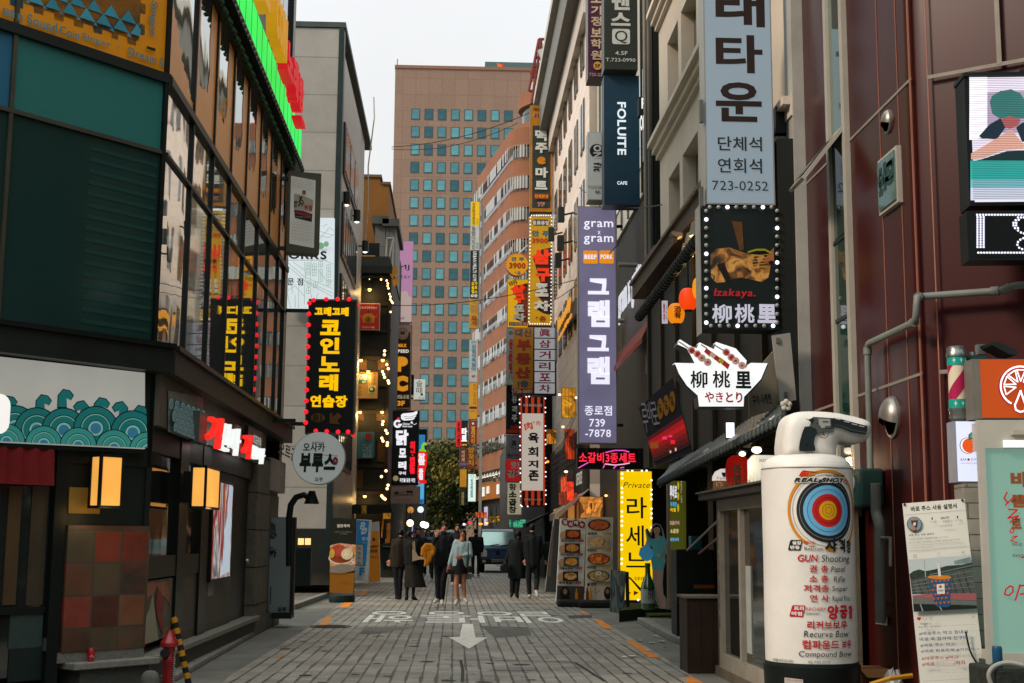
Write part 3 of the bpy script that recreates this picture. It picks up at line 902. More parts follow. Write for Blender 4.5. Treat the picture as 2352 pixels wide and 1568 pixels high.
for u0,u1,v0,v1,h_ in ((8,38,1115,1390,'4a3a26'),(62,100,1115,1390,'3c352a'),(22,98,1412,1490,'33433f'),(20,100,1492,1568,'1b2725')):
 b.part('door_print',D(h_,.4),MB().box(a_(u0,v1),a_(u1,v1),.02,.028,FC.l(u0,v1)[1],FC.l(u0,v0)[1]))
b.part('door_handle',D('8b8b80',.3,metal=.8),MB().box(a_(101,1470),a_(104,1470),-.03,.02,FC.l(100,1495)[1],FC.l(100,1465)[1]))
b.done()
WF = FC.sub(165,1030,.07)
b = Bd('wave_sign','off white shop board painted with teal scalloped waves above the corner entrance','sign',WF)
quad = [(-60,812),(333,856),(333,1031),(-60,1013)]
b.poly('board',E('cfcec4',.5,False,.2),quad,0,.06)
b.poly('frame',FRM,[(-60,1014),(334,1032),(334,1042),(-60,1024)],-.03,.06)
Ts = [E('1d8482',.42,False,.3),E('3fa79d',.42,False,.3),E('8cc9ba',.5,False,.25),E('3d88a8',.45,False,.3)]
Os = D('13201f',.6)
def wave(cx,cy,r,crest=False,ring=(0,1,2)):
 for rr,mt in ((r,Os),(r * .95,Ts[0] if crest else Ts[1]),(r * .68,Os),(r * .64,Ts[2]),(r * .6,Ts[0] if crest else Ts[1]),(r * .36,Os),(r * .33,Ts[2]),(r * .24,Ts[3])):
  p = clip([(x,y) for x,y in arc((cx,cy),rr,rr,0,360,26)],[(-60,818),(332,862),(332,1029),(-60,1011)])
  if p: b.poly('waves',mt,p)
def curl(cx,cy,s,d=1):
 pts = [(cx - 16 * d * s,cy + 24 * s),(cx - 15 * d * s,cy - 2 * s),(cx - 4 * d * s,cy - 15 * s),(cx + 10 * d * s,cy - 12 * s),(cx + 18 * d * s,cy - 2 * s),(cx + 12 * d * s,cy + 8 * s),(cx + 3 * d * s,cy + 4 * s),(cx + 4 * d * s,cy + 24 * s)]
 for g_,mt in ((1.0,Os),(.88,Ts[0])):
  q = clip([(cx + (x - cx) * g_,cy + 3 + (y - cy - 3) * g_) for x,y in pts],[(-60,818),(332,862),(332,1029),(-60,1011)])
  if q: b.poly('waves',mt,q)
for x,y,d in ((20,908,1),(98,905,1),(148,893,1),(186,919,-1),(230,912,1),(274,921,-1),(318,930,1)): curl(x,y + 17,1.15,d)
for cx,cy in ((30,960),(80,965),(142,966),(215,962),(300,972)): wave(cx,cy + 22,52,True)
for cx,cy in ((10,1015),(95,1020),(174,1024),(256,1029),(333,1034)): wave(cx,cy,43)
b.done()
b = Bd('round_sign','rounded white lit sign end at the left edge beside the wave board','sign',FC.sub(-10,1000,.2))
b.part('panel',E('f4f0ea',1.0,True),MB().prism(rrect(-.3,.0,b.L(20,1000)[0],b.L(10,905)[1],.1),0,.12)); b.done()
b = Bd('door_curtain','short dark red fabric curtain hanging over the corner door','curtain',FC.sub(60,1110,.12))
a0_,z0_ = b.L(-60,1108); a1_,z1_ = b.L(129,1032)
m = MB(); n = 24
for k in range(n):
 x0,x1 = a0_ + (a1_ - a0_) * k / n,a0_ + (a1_ - a0_) * (k + 1) / n
 y0,y1 = .015 * math.sin(k * 1.3),.015 * math.sin((k + 1) * 1.3)
 m.face([(x0,y0,z0_),(x1,y1,z0_),(x1,y1 + .03,z1_),(x0,y0 + .03,z1_)])
b.part('cloth',D('6d1517',.8,.25,3),m); b.done()
def lantern(label,fr,u0,v0,u1,v1,dep,us,plate=None):
 b = Bd('wall_lantern',label,'lantern',fr)
 (a0,zb),(a1,zt) = b.L(u0,v1),b.L(u1,v0)
 A0 = b.L(us,v1)[0]
 LM = E('ffb552',1.0,True,.25)
 b.part('lamp_shade',LM,MB().box(A0,a1,0,dep,zb + .015,zt - .015))
 f = MB(); e = .013
 for x in (A0,a1):
  for y in (0,dep): f.box(x - e,x + e,y - e,y + e,zb,zt)
 for z in (zb,zt):
  f.box(A0 - e,a1 + e,-e,dep + e,z - e,z + e)
 b.part('frame',FRM,f)
 b.part('wall_mount',FRM,MB().box(A0 + .05,a1 - .05,dep,dep + .1,zb + .05,zt - .05))
 l = bpy.data.lights.new('glow','POINT'); l.energy = 2.5; l.color = (1,.62,.28); l.shadow_soft_size = .1; g_ = bpy.data.objects.new('glow',l); COL.objects.link(g_); g_.parent = b.o; g_.location = ((A0 + a1) / 2,-.1,zb - .08)
 if plate:
  (p0,q0),(p1,q1) = b.L(plate[0],plate[3]),b.L(plate[2],plate[1])
  b.part('back_plate',D('8a6a2c',.6),MB().box(p0,p1,dep + .1,dep + .12,q0,q1))
 b.done()
lantern('glowing cream box lantern with black frame on the wall above the slate tiles',FC.sub(244,1163,.27),205,1048,283,1163,.15,227,(193,1120,268,1178))
lantern('glowing narrow box lantern on the street side window post, beside the lit poster',FL.sub(485,1165,.34),470,1080,505,1165,.15,470)
b = gb(FL)
def L2(u,v): return b.L(u,v)
def sb(nm,mt,u0,v0,u1,v1,y0,y1,um=None):
 um = um if um is not None else u0
 b.part(nm,mt,MB().box(L2(u0,v1)[0],L2(u1,v1)[0],y0,y1,L2(um,v1)[1],L2(um,v0)[1]))
zsl = b.L(450,1462)[1]
aE = EL - 13.3
zf0 = b.L(384,991)[1]; 
b.part('fascia',D('575349',.5,.2),MB().box(.02,L2(600,1000)[0],-.08,.2,zf0,zc0 - .001))
b.part('shop_head',DARK,MB().box(.02,aE,-.02,.2,zf0 - .25,zf0))
b.part('sill',D('77756d',.6,.25,20,bump=.2),MB().box(.1,L2(572,1420)[0],-.16,.2,zs - .06,zs),bevel=.008)
b.part('plinth',D('4a4d48',.6,.3,25,bump=.3),MB().box(.04,aE,-.09,.2,0,zs - .06))
wv = [L2(u,1200)[0] for u in (336,404,423,457,474,483,536,574,604)]
zw = L2(370,1276)[1]
WIN = GL('141a18',.05,.05,.9,0,2)
b.part('shop_window',WIN,MB().box(wv[0],wv[1],.03,.06,zw,zf0 - .2))
b.part('shop_window',WIN,MB().box(wv[2],wv[3],.03,.06,zw,zf0 - .2))
for k in (1,3): b.part('window_post',FRM,MB().box(wv[k],wv[k + 1],-.03,.2,zs,zf0))
b.part('window_rail',FRM,MB().box(0,wv[4],-.02,.2,zw - .22,zw))
zp1 = L2(370,1305)[1]
CLO = D('8d8a76',.6,.15,4)
meat = PIC('meat',['1d2a22','2a3a2e','4a4a3a','6a5a48','3a3a2e'],2.2,0,1.2,2,(1,1,.5))
b.part('window_poster',meat,MB().box(wv[0] + .02,wv[1] - .02,.0,.03,zs + .1,zw - .24))
pw,ph = wv[1] - wv[0] - .04,zw - .34 - zs
pg = lambda xs: [(wv[0] + .02 + x * pw,zs + .1 + y * ph) for x,y in xs]
for nm,mt,xs,k in (('cloth_print',CLO,[(0,0),(.55,0),(.45,.3),(.35,.62),(.28,.8),(.2,.55),(.08,.4),(0,.3)],1),('hand_print',D('8a5648',.5,.3,6),[(.1,.98),(.0,.8),(.1,.72),(.3,.78),(.42,.9),(.55,.75),(.8,.62),(.95,.5),(.9,.7),(.75,.95)],2),('meat_print',D('7a2a26',.5,.35,9),[(.42,.85),(.55,.8),(.7,.55),(.62,.4),(.75,.2),(.7,.05),(.58,.2),(.45,.42),(.38,.6)],3)): b.part(nm,mt,MB().flat(pg(xs),-.001 - .002 * k))
TB = TILE('brown_tiles',['2b261e','332c22','3a3024'],.6,.42,gap=.012,hm='4a4538',jit=.3)
b.part('wall_panel',TB,MB().box(wv[2],wv[3],.0,.2,zs,zw - .22))
b.part('wall_panel',TB,MB().box(wv[4],wv[6],.0,.2,zs,L2(505,1330)[1]))
b.part('wall_panel',DARK,MB().box(wv[4],wv[6],.02,.2,L2(505,1330)[1],zf0))
sb('wall_notice',D('7d7d78',.6),475,1293,487,1370,-.015,.0,475)
b.part('door',D('1a201f',.4),MB().box(wv[6],wv[7],.04,.2,zs,zf0))
b.part('door_handle',STEEL,MB().ball((wv[7] - .3,-.02,1.1),.04,8))
PIL = D('5f5a50',.7,.35,6,bump=.5)
b.part('stone_pilaster',PIL,MB().box(wv[7],wv[8],-.1,.2,0,zf0 + .1),bevel=.02)
for k in range(5): b.part('stone_joint',D('24231f',.8),MB().box(wv[7] - .003,wv[8] + .003,-.104,.1,.45 + k * .55,.465 + k * .55))
MARB = TILE('marble_facing',['6f6b66','86827c','7a7672'],1.3,1.6,gap=.012,hm='3b3a37',jit=.6)
b.part('marble_fascia',MARB,MB().box(L2(604,1100)[0],aE,-.12,.2,zf0 - .35,zc0 - .35))
b.part('wall_return',DARK,MB().box(wv[8],aE,.0,.2,0,zf0 - .35))
b.part('window_poster',D('55514c',.5),MB().box(L2(604,1100)[0] + .02,aE,-.02,.0,0.3,zf0 - .4))
b.text('오르곤',622,1010,664,1062,D('5a5652',.6),y=-.125,bold=.03,shear=.1)
b.done()
fr = FL.sub(510,1330,.06)
b = Bd('lit_poster','tall backlit poster with red and white picture beside the shop door','poster',fr)
A0,Z0 = b.L(484,1348); A1,Z1 = b.L(535,1104)
Z0 = b.L(484,1330)[1]; Z1 = b.L(535,1115)[1]
b.part('frame',FRM,MB().box(A0 - .04,A1 + .04,0,.06,Z0 - .04,Z1 + .04))
b.part('picture',PIC('litposter',['c7772a','b83a30','7a2226','d8d3d2','2a2a2e','c9d6e2','e4e8ee'],2.0,.55,1.6,4,(1.4,1,.35)),MB().box(A0,A1,-.006,0,Z0,Z1))
b.part('white_figure',E('c4d2de',.75),MB().prism([(A0 + (A1 - A0) * x,Z0 + (Z1 - Z0) * z) for x,z in ((.45,.02),(.95,.05),(.92,.55),(.98,.98),(.78,.98),(.7,.6),(.58,.5),(.62,.3))],-.012,-.007)); b.done()
fr = FL.sub(470,1010,.2)
b = Bd('letter_sign','row of glowing red and white brush letters on the street side fascia','sign',fr)
A0,Z0 = b.L(458,1022)[0],b.L(470,1016)[1]
bx = lambda u: b.L(u,1010)[0]
zt = b.L(480,953)[1]; zb = b.L(470,1020)[1]
b.part('back_board',D('5c5c58',.4),MB().box(bx(457),bx(474),0,.08,zb,zt))
H = zt - zb
RDL = E('ff2a20',1.0,True); WHL = E('f2f6f4',1.0,True)
text(b.o,'red_letters',RDL,'기',bx(462),zb - .02,bx(497),zt,-.03,bold=.035,ext=.06,shear=.2)
text(b.o,'white_letters',WHL,'신사',bx(492),zb - .02,bx(538),zt - .02,-.03,bold=.015,ext=.06,shear=.2)
text(b.o,'red_letters',RDL,'기',bx(548),zb,bx(566),zt - .02,-.03,bold=.035,ext=.06,shear=.2)
text(b.o,'white_letters',WHL,'꼬마',bx(562),zb,bx(597),zt - .12,-.03,bold=.015,ext=.06,shear=.2)
b.part('small_plate',FRM,MB().box(bx(566),bx(600),-.02,.03,zt - .2,zt + .12))
text(b.o,'plate_lettering',E('d8d8d0',.6),'이자카야',bx(578),zt - .12,bx(596),zt + .04,-.025,bold=.02)
b.part('picture',PIC('onip',['5c3a34','7c5a55','2c3040','a04038'],5,.15,1,6),MB().prism([(bx(536),zb),(bx(550),zb - .02),(bx(556),zt - .25),(bx(552),zt + .05),(bx(540),zt + .05),(bx(540),zt - .3)],-.01,.02)); b.done()
b = Bd('wave_sign','faded fascia panel of small blue-green scale waves on the street side corner','sign',FL.sub(388,991,.088))
b.poly('panel',D('8d908a',.6,.2,3),[(386,862 + 35),(466,912),(466,1023),(386,991)])
tw = [E('43696a',.3),E('7fa09c',.35),E('35585a',.3)]  # wave colours emit a little, a glow put in to brighten the panel
for r_ in range(6):
 for c_ in range(8):
  cx = 392 + c_ * 11.5 + (r_ % 2) * 5.5; cy = 925 + r_ * 14 + (cx - 386) * .39
  for g_,mt in ((1,tw[2]),(.8,tw[1]),(.62,tw[0]),(.4,tw[1]),(.25,tw[2])):
   q = clip(arc((cx,cy),6.5 * g_,15 * g_,0,360,14),[(387,905),(465,940),(465,1022),(387,990)])
   if q: b.poly('waves',mt,q)
b.done()
def hydrant(u,vtop,label):
 Y = 12.7; p = P(u,1600,Y); o = thing('fire_hydrant',label,'fire hydrant',(p.x,Y,0))
 RDH = D('8d1418',.25,.15,5,spec=.6)
 zt = P(u,vtop,Y).z
 MB().lathe([(.08,0),(.08,.03),(.054,.04),(.052,zt - .30),(.06,zt - .285),(.06,zt - .255),(.052,zt - .24),(.052,zt - .16),(.078,zt - .15),(.085,zt - .12),(.08,zt - .105),(.055,zt - .07),(.034,zt - .02),(.03,zt),(.0,zt + .002)],24).build('body',RDH,o,True)
 MB().lathe([(.0,0),(.04,0),(.044,.05),(.036,.06),(.036,.09)],10,(-.02,-.12,zt - .2),'y').build('outlet_cap',D('222020',.4),o)
 ch = MB()
 for k in range(14): ch.lathe([(.008,-.006),(.014,0),(.008,.006)],6,(.056 + .003 * (k % 2),-.03,zt - .2 - k * .02))
 ch.build('chain',STEEL,o)
 f = MB()
 for k in range(6):
  a = k * math.pi / 3; f.box(.066 * math.cos(a) - .008,.066 * math.cos(a) + .008,.066 * math.sin(a) - .008,.066 * math.sin(a) + .008,zt - .105,zt - .09)
 f.build('bolts',RDH,o)
hydrant(384,1447,'red fire hydrant with round flange at the foot of the tiled corner')
p = P(422,1580,13.2); o = thing('guard_post','leaning yellow and black striped guard post behind the hydrant','post',(p.x,13.2,0))
top = P(397,1418,13.2) - Vector((p.x,13.2,0)); top.y = .05
bt = Vector((.06,0,0)); N = 13
for k in range(N):
 MB().tube([bt + (top - bt) * (k / N),bt + (top - bt) * ((k + 1) / N)],.030,12).build('band',(D('b07a18',.45,.25,6),D('1b1b1a',.45))[k % 2],o,True)
p = P(343,1600,12.5); o = MB().lathe([(.0,0),(.085,0),(.083,.17),(.075,.21),(.055,.235),(.03,.247),(.0,.25)],20).build('stone_bollard',D('5c5c55',.8,.3,10),None,True)
o.location = (p.x,12.5,0); tag(o,'low round topped grey stone bollard left of the hydrant','bollard')
pc = FC.w(*FC.l(208,1522,.1),-.1); o = thing('drink_can','red drink can standing on the granite sill under the slate tiles','can',(pc.x,pc.y,zs + .002),R(49))
MB().lathe([(.024,0),(.031,.008),(.031,.108),(.026,.118),(.0,.118)],20).build('body',D('a3101c',.25,.06,spec=.6),o,True)
MB().lathe([(.027,.1185),(.027,.122),(.0,.121)],20).build('lid',STEEL,o,True)
m = MB()
for k in range(6): 
 a = R(-130 + k * 14); m.face([(.0315 * math.cos(a + j * .12),.0315 * math.sin(a + j * .12),.04 + .008 * math.sin(k * 1.2) + dz) for j,dz in ((0,0),(1,.004),(1,.014),(0,.01))])
m.build('white_wave',D('d8d0cc',.4),o)
# ================================================================ left side,beyond the glass building
b = lightbox('karaoke_sign','black vertical sign with big yellow Korean letters and a border of red bulbs',709,686,813,997,22.9,None,D('4a4f4c',.4),.3,arms=XL)
b.rect('panel',D('121a18',.35),712,690,810,994)
b.zoom(900,650)
YS = E('ffc400',1.0,True)
b.text('고래고래',728,1218,1022,1298,YS,bold=.07)
b.text('코',778,1330,950,1465,YS,bold=.052)
b.zoom(900,1300)
b.text('인',775,28,942,172,YS,bold=.052); b.text('노',768,192,942,328,YS,bold=.052); b.text('래',768,348,930,495,YS,bold=.052)
b.text('연습장',690,530,1010,640,YS,bold=.06)
AMB = D('6b4a1a',.5)
b.disc('arrow_plate',AMB,755,728,62,38); b.text('B1',718,700,790,755,D('15201d',.5),name='plate_lettering',bold=.03)
b.poly('arrow_plate',AMB,[(858,690),(882,685),(885,720),(930,682),(968,718),(925,752),(950,785),(858,778)])
RB = E('ff2030',1.1)
b.zoom()
for u,v in [(715,694),(744,692),(770,692),(796,692)]: b.each('bulb',RB,u + 6,v - 4,5.4,-.05)
for k in range(12): b.each('bulb',RB,711 - k * .75,697 + k * 24.9,5.6,-.05)
for u,v in [(726,990),(751,991),(777,992),(800,992)]: b.each('bulb',RB,u,v,5.4,-.05)
b.each('bulb',RB,818,696,5.6,.15); b.each('bulb',RB,810,996,5.6,.15)
b.done()
b = lightbox('framed_light_box','grey framed white box sign with a peeling falling-man warning sheet, above the karaoke sign',663,392,733,583,21.9,None,D('4a4a42',.5,.2),.28,rz=R(14),arms=XL)
b.zoom(900,650)
b.poly('panel',E('b4b3a8',.42,False,.12),[(520,75),(735,115),(720,705),(505,665)])
wvm = D('b4b3aa',.5)
for k in range(10):
 y0 = 100 + k * 22 if k < 4 else 480 + (k - 4) * 28
 b.line('relief',wvm,[(525 + i * 17,y0 + i * 2.6 + (9 if i % 2 else -7)) for i in range(12)],5)
SH = D('a29c8e',.7,.15); SK_ = D('201f1c',.6)
b.poly('warning_sheet',SH,[(545,232),(625,250),(715,292),(700,395),(640,385),(545,375)])
b.poly('warning_sheet',SK_,[(545,375),(625,385),(704,412),(698,482),(600,458),(552,445)])
b.poly('warning_sheet',D('8a2438',.6),[(555,385),(690,415),(688,440),(558,408)])
b.text('위험',632,330,702,382,D('a32a3c',.6),name='sheet_lettering',bold=.04)
b.text('DANGER 추락주의',560,425,690,450,D('9a938a',.6),name='sheet_lettering')
b.disc('pictogram',SK_,608,268,10)
b.line('pictogram',SK_,[(605,285),(590,300),(598,320),(582,340)],11); b.line('pictogram',SK_,[(598,318),(618,325),(612,345)],8); b.line('pictogram',SK_,[(604,288),(622,300),(628,322)],7); b.line('pictogram',SK_,[(600,290),(590,255)],6)
b.line('pictogram',SK_,[(548,300),(548,355)],8); b.line('pictogram',SK_,[(562,300),(562,355)],6); b.line('pictogram',SK_,[(546,305),(575,308)],8)
b.rect('sticker',D('6e5a3a',.6),616,205,646,245)
b.done()
GYF = facing(757,1310,33.0)
M_GYP = PAT('stone_panels','brick','918f88','87857e',1.45,1.0,.6,.018,0,.25,'75726b',(R(-90),0,0),.16)
GY = Bd('panelled_building','tall blank grey stone panelled building behind the karaoke sign','building',GYF)
b = GY
a_l = b.L(560,700)[0]; zt = b.L(776,65)[1]
xs = GYF.o.x - XL
b.part('wall',M_GYP,MB().box(a_l,-.12,0,10,1.0,zt))
b.part('corner_trim',D('1d2b2a',.4),MB().box(-.119,.02,-.03,.3,.3,zt + .02))
b.part('parapet',D('3c4644',.5),MB().box(a_l,.05,-.04,11,zt + .02,zt + .16))
b.part('plinth',D('1a201f',.6),MB().box(a_l,0,-.02,10,0,.99))
fs = Fr(GYF.w(.02,0),R(90)); fs = Fr((fs.o.x,33.0,0),R(90))
q = Bd('','','',fs,par=GY.o)
aend = q.L(822,600)[0]
q.part('side_wall',D('77736b',.35,.15,.6,spec=.6),MB().box(.3,aend,-.0,.02,.3,zt))
q.part('side_wall',D('6b675f',.5),MB().box(.3,aend,.02,4,.3,zt))
win = GL('5b6a6c',.05,.03,1,.6); 
for (u0,v0,v1) in ((781,345,505),(783,590,690)):
 pass
def win_strip(z0,z1,n=7):
 A = .45; W = (aend - 1.2 - A) / n
 for k in range(n):
  o = q.part('window',D('1c2423',.4),MB().box(A + k * W,A + (k + 1) * W - .05,-.05,-.0,z0,z1))
  p_ = MB().box(A + k * W + .12,A + (k + 1) * W - .17,-.07,-.051,z0 + .12,z1 - .12).build('pane',win,o)
zf = lambda v: b.L(782,v)[1]
win_strip(zf(520),zf(395)); win_strip(zf(700),zf(560)); win_strip(zf(330),zf(210),3)
win_strip(3.2,zf(760),7)
q.done(); b.done()
for i,(u,v,lb) in enumerate(((796,455,'upper'),(820,495,'middle'),(839,565,'lower'))):
 Y = 34 + i * 3.0; p = P(u,v,Y)
 o = thing('spot_lamp',f'black cylinder spot lamp on a wall arm, {lb} of three on the grey building side','lamp',p,0,'spot lamps on the grey building')
 MB().lathe([(.0,-.0),(.1,0),(.1,.34),(.05,.36),(.0,.36)],14,(0,0,-.18)).build('housing',BLKM,o,True)
 MB().ball((0,0,-.16),.085,10,1,1,.7).build('bulb',E('fff6e2',1.6),o)
 MB().box(-.28,0,-.02,.02,-.02,.02).build('arm',BLKM,o)
 if i == 2:
  c_ = MB().tube([(0,0,.18),(.05,0,1.2),(.02,.2,2.6),(.16,.4,4.2),(.12,.5,4.9)],.022,6).build('cable',D('9b958b',.6),o)
b = Bd('map_board','pale white sign board with green street drawing and black serif letters on the grey building','sign',facing(711,712,32.7))
MAPW = E('dfeaf0',.72,True,.06)
b.poly('panel',MAPW,[(655,575),(655,712),(766,712),(768,500),(733,500),(700,575)],0,.15)
b.zoom(900,650)
b.text('ORKS',500,725,830,805,D('121a18',.6),bold=.035)
b.line('rule',D('3c4a46',.6),[(490,722),(832,722)],3); b.line('rule',D('3c4a46',.6),[(490,810),(832,810)],3)
b.text('문 점',490,965,625,1030,D('15201d',.6),bold=.02)
gl_ = D('79b092',.6)
r_ = random.Random(11)
for cx,cy in [(670,860),(725,870),(780,850),(850,880),(670,920),(725,925),(780,920),(850,940),(680,1020),(735,1030),(850,1010),(675,1080),(780,980)]:
 w_,h_ = 17,24
 b.line('drawing',gl_,[(cx - w_,cy - h_),(cx + w_,cy - h_ - 4),(cx + w_,cy + h_ - 4),(cx - w_,cy + h_),(cx - w_,cy - h_)],3.2)
 b.line('drawing',gl_,[(cx,cy - h_),(cx,cy + h_)],2.6); b.line('drawing',gl_,[(cx - w_,cy),(cx + w_,cy - 3)],2.6)
for pts in ([(495,835),(640,960),(880,1060)],[(500,870),(640,990),(880,1100)],[(640,830),(650,990)],[(700,820),(690,980)],[(760,900),(830,990),(890,1000)],[(490,1080),(560,1040),(640,1130)],[(590,1030),(590,1230)],[(640,1020),(640,1200)],[(490,1100),(520,1230)],[(700,1110),(700,1150)],[(760,1100),(740,1150)],[(640,1000),(880,1130)],[(820,820),(890,850)],[(760,560),(890,600)],[(765,640),(860,530),(895,560)],[(770,600),(850,620),(895,590)],[(800,520),(840,500)],[(540,830),(640,900)],[(560,1120),(560,1230)],[(490,960),(520,1000),(540,1100)]):
 b.line('drawing',gl_,pts,3.4)
b.disc('drawing',gl_,780,690,32,30); b.disc('drawing',gl_,830,675,22,24)
b.done()
b = Bd('round_sign','round white sign with black brush letters and a small red lantern, hung on an arm','sign',facing(732,1052,20.6))
r0 = 60 / FV * 20.6
b.part('drum',D('9aa09c',.4,.1),MB().lathe([(r0,0),(r0,.2),(r0 * .9,.22),(0,.22)],40,(0,0,0),'y'))
b.part('face',E('c6cdc8',.33,False,.1),MB().lathe([(0,-.012),(r0 * .965,-.012),(r0 * .98,0.0),(r0 * .5,.01)],40,(0,0,0),'y'))
b.part('arm',BLKM,MB().box(XL - b.fr.o.x,-r0 + .02,.08,.14,.55,.61))
b.base = -.016
b.zoom(900,1300); IK = D('16201d',.7)
b.text('오사카',628,945,815,1025,IK,bold=.03); b.text('부루스',598,1035,905,1205,IK,bold=.055,shear=.06)
b.text('오쭈',728,1248,798,1285,IK,bold=.03); b.text('철판구이',705,935,805,958,D('8a2a2a',.6),bold=.02)
b.disc('lantern_mark',D('8a1f25',.6),908,1105,24,36); b.text('大',895,1090,920,1118,D('cfc5bd',.6),name='mark_lettering')
b.line('rule',IK,[(765,1050),(860,1058),(930,1062)],4)
b.done()
p = P(664,1190,21); o = thing('gooseneck_lamp','black gooseneck lamp bending over the upright white board','lamp',p)
gn = [Vector(P(u,v,21)) - p for u,v in ((664,1300),(664,1190),(668,1160),(680,1142),(698,1136),(710,1143))]
MB().tube(gn,.05,10).build('arm',BLKM,o,True)
e_ = Vector(P(716,1148,21)) - p
MB().lathe([(.05,.14),(.06,.1),(.12,-.06),(.11,-.06),(.0,.05)],14,tuple(e_)).build('shade',BLKM,o,True)
b = Bd('standing_board','upright white sign board with a dark frame standing on the left kerb','sign',facing(634,1413,22.2))
b.box('frame',D('2a2422',.5),597,1187,672,1413,0,.2)
b.box('base',BLK,596,1406,670,1420,-.1,.3)
b.rect('panel',D('7c8a8a',.4,.1,2),599,1188,664,1409)
b.zoom(900,1956)
b.poly('printed_shade',D('57676a',.5),[(238,330),(290,520),(330,965),(238,965)])
b.poly('printed_picture',D('3a4547',.5),[(250,180),(300,200),(350,165),(385,190),(390,260),(400,290),(370,315),(270,310),(255,260)])
for pts in ([(270,220),(320,250),(300,300)],[(330,190),(345,240),(380,250)],[(290,280),(350,270),(390,300)]): b.line('printed_picture',D('78868a',.5),pts,5)
b.poly('printed_picture',D('6a2c34',.5),[(262,285),(300,282),(300,318),(265,316)])
b.text('사카',270,405,395,470,IK,bold=.05); b.text('철판',300,380,370,398,IK,bold=.02); b.text('오쭈',405,908,482,945,IK,bold=.05)
b.line('printed_picture',IK,[(347,728),(340,880)],8); b.line('printed_picture',IK,[(305,665),(322,655)],12)
b.done()
b = Bd('gate_post','dark gate post topped by two small square lit lamps by the grey wall','gate post',facing(698,1345,27.5))
b.box('post',BLKM,680,1258,712,1345,0,.3)
for u in (690,706):
 o = b.part('lamp',E('ffd58a',1.3),MB().box(b.L(u - 6,1250)[0],b.L(u + 6,1250)[0],.02,.14,b.L(u,1251)[1],b.L(u,1236)[1]))
b.done()
b = Bd('brown_building','ochre brown rendered building with a lower step, behind the lamp-lit dark front','building',facing(820,1237,47.5))
OCH = D('6e4a1e',.8,.25,.35)
zt = b.L(845,407)[1]; zt2 = b.L(885,424)[1]
b.part('wall',OCH,MB().box(b.L(800,700)[0],b.L(871,500)[0],0,8,0,zt))
b.part('step_wall',OCH,MB().box(b.L(871,500)[0],b.L(892,500)[0],0,10,0,zt2))
b.part('coping',D('5a4a36',.7),MB().box(b.L(800,700)[0],b.L(871,500)[0] + .06,-.06,8.1,zt,zt + .1))
b.part('step_coping',D('5a4a36',.7),MB().box(b.L(871,500)[0] + .06,b.L(892,500)[0] + .06,-.06,10,zt2,zt2 + .1))
b.done()
b = Bd('grey_shaft','grey tiled square shaft with a stepped cornice rising beside the brown wall','building',facing(878,1237,45.0))
SHM = PAT('shaft_tiles','brick','5d605d','545755',.9,1.0,.6,.02,0,.2,'3d403e',(R(-90),0,0),.2)
for u0,u1,v0 in ((859,884,505),(884,908,510)):
 b.part('wall',SHM,MB().box(b.L(u0,600)[0],b.L(u1,600)[0] - .02,.3,4,0,b.L(870,v0)[1]))
 b.part('cornice',D('4b504e',.6),MB().box(b.L(u0,600)[0] - .12,b.L(u1,600)[0] + .1,.12,4.1,b.L(870,v0 + 6)[1],b.L(870,v0 - 12)[1] - (.02 if u0 > 870 else 0)))
br = MB()
for pts in (((889,547),(886,620)),((904,546),(902,620)),((888,618),(904,548)),((888,547),(905,546))):
 br.tube([(b.L(*pts[0])[0],.1,b.L(*pts[0])[1]),(b.L(*pts[1])[0],.1,b.L(*pts[1])[1])],.05,6)
b.part('steel_bracing',D('7a7f7c',.5),br); b.done()
DF = facing(856,1237,43.0)
b = Bd('dark_timber_building','dark timber fronted bar building hung with warm bulbs, posters and box signs','building',DF)
TIM = D('1d1d16',.6,.35,2)
zt = b.L(850,615)[1]
b.part('wall',TIM,MB().box(b.L(800,800)[0],b.L(896,800)[0],0,6,0,zt))
b.part('roof',D('3a3f3c',.6),MB().prism([(b.L(805,600)[0],zt),(b.L(903,600)[0],zt),(b.L(895,590)[0],b.L(880,592)[1]),(b.L(815,590)[0],b.L(840,592)[1])],-.25,6))
b.part('eave_board',D('272b29',.6),MB().box(b.L(812,600)[0],b.L(902,600)[0],-.32,-.0,zt - .22,zt))
b.part('gable_panel',D('222624',.5),MB().box(b.L(820,600)[0],b.L(870,600)[0],.3,.6,zt,b.L(840,553)[1]))
for k in range(9):
 zz = b.L(850,640 + k * 62)[1]
 b.part('timber_rail',D('2a2418',.6,.3,4),MB().box(b.L(816,800)[0],b.L(897,800)[0],-.06,-.001,zz,zz + .12))
for u in (823,893): b.part('timber_post',D('2b2519',.6,.3,4),MB().box(b.L(u - 3,800)[0],b.L(u + 3,800)[0],-.09,-.061,0,zt - .25))
WAL = D('4a3116',.6,.4,6)
for u0,v0,u1,v1 in ((818,825,842,850),(866,825,890,850),(815,940,838,966),(866,940,890,966),(870,1005,890,1060),(818,1080,838,1120)):
 b.part('wood_panel',WAL,MB().box(b.L(u0,900)[0],b.L(u1,900)[0],-.04,-.002,b.L(850,v1)[1],b.L(850,v0)[1]))
b.done()
def wlamp(u,v,Y,label,grp='wall lamps on the dark timber front',en=18):
 p = P(u,v,Y); o = thing('wall_lamp',label,'lamp',p,0,grp)
 MB().lathe([(.03,.1),(.05,.06),(.16,0),(.15,0),(.0,.05)],12,(0,0,0)).build('shade',BLKM,o,True)
 MB().ball((0,0,-.01),.06,8).build('bulb',E('ffc870',3.0),o)
 l = bpy.data.lights.new('glow','POINT'); l.energy = en; l.color = (1,.6,.2); l.shadow_soft_size = .08
 q = bpy.data.objects.new('glow',l); COL.objects.link(q); q.parent = o; q.location = (0,-.05,-.14)
wlamp(849,664,42.6,'small wall lamp under the eave above the red poster')
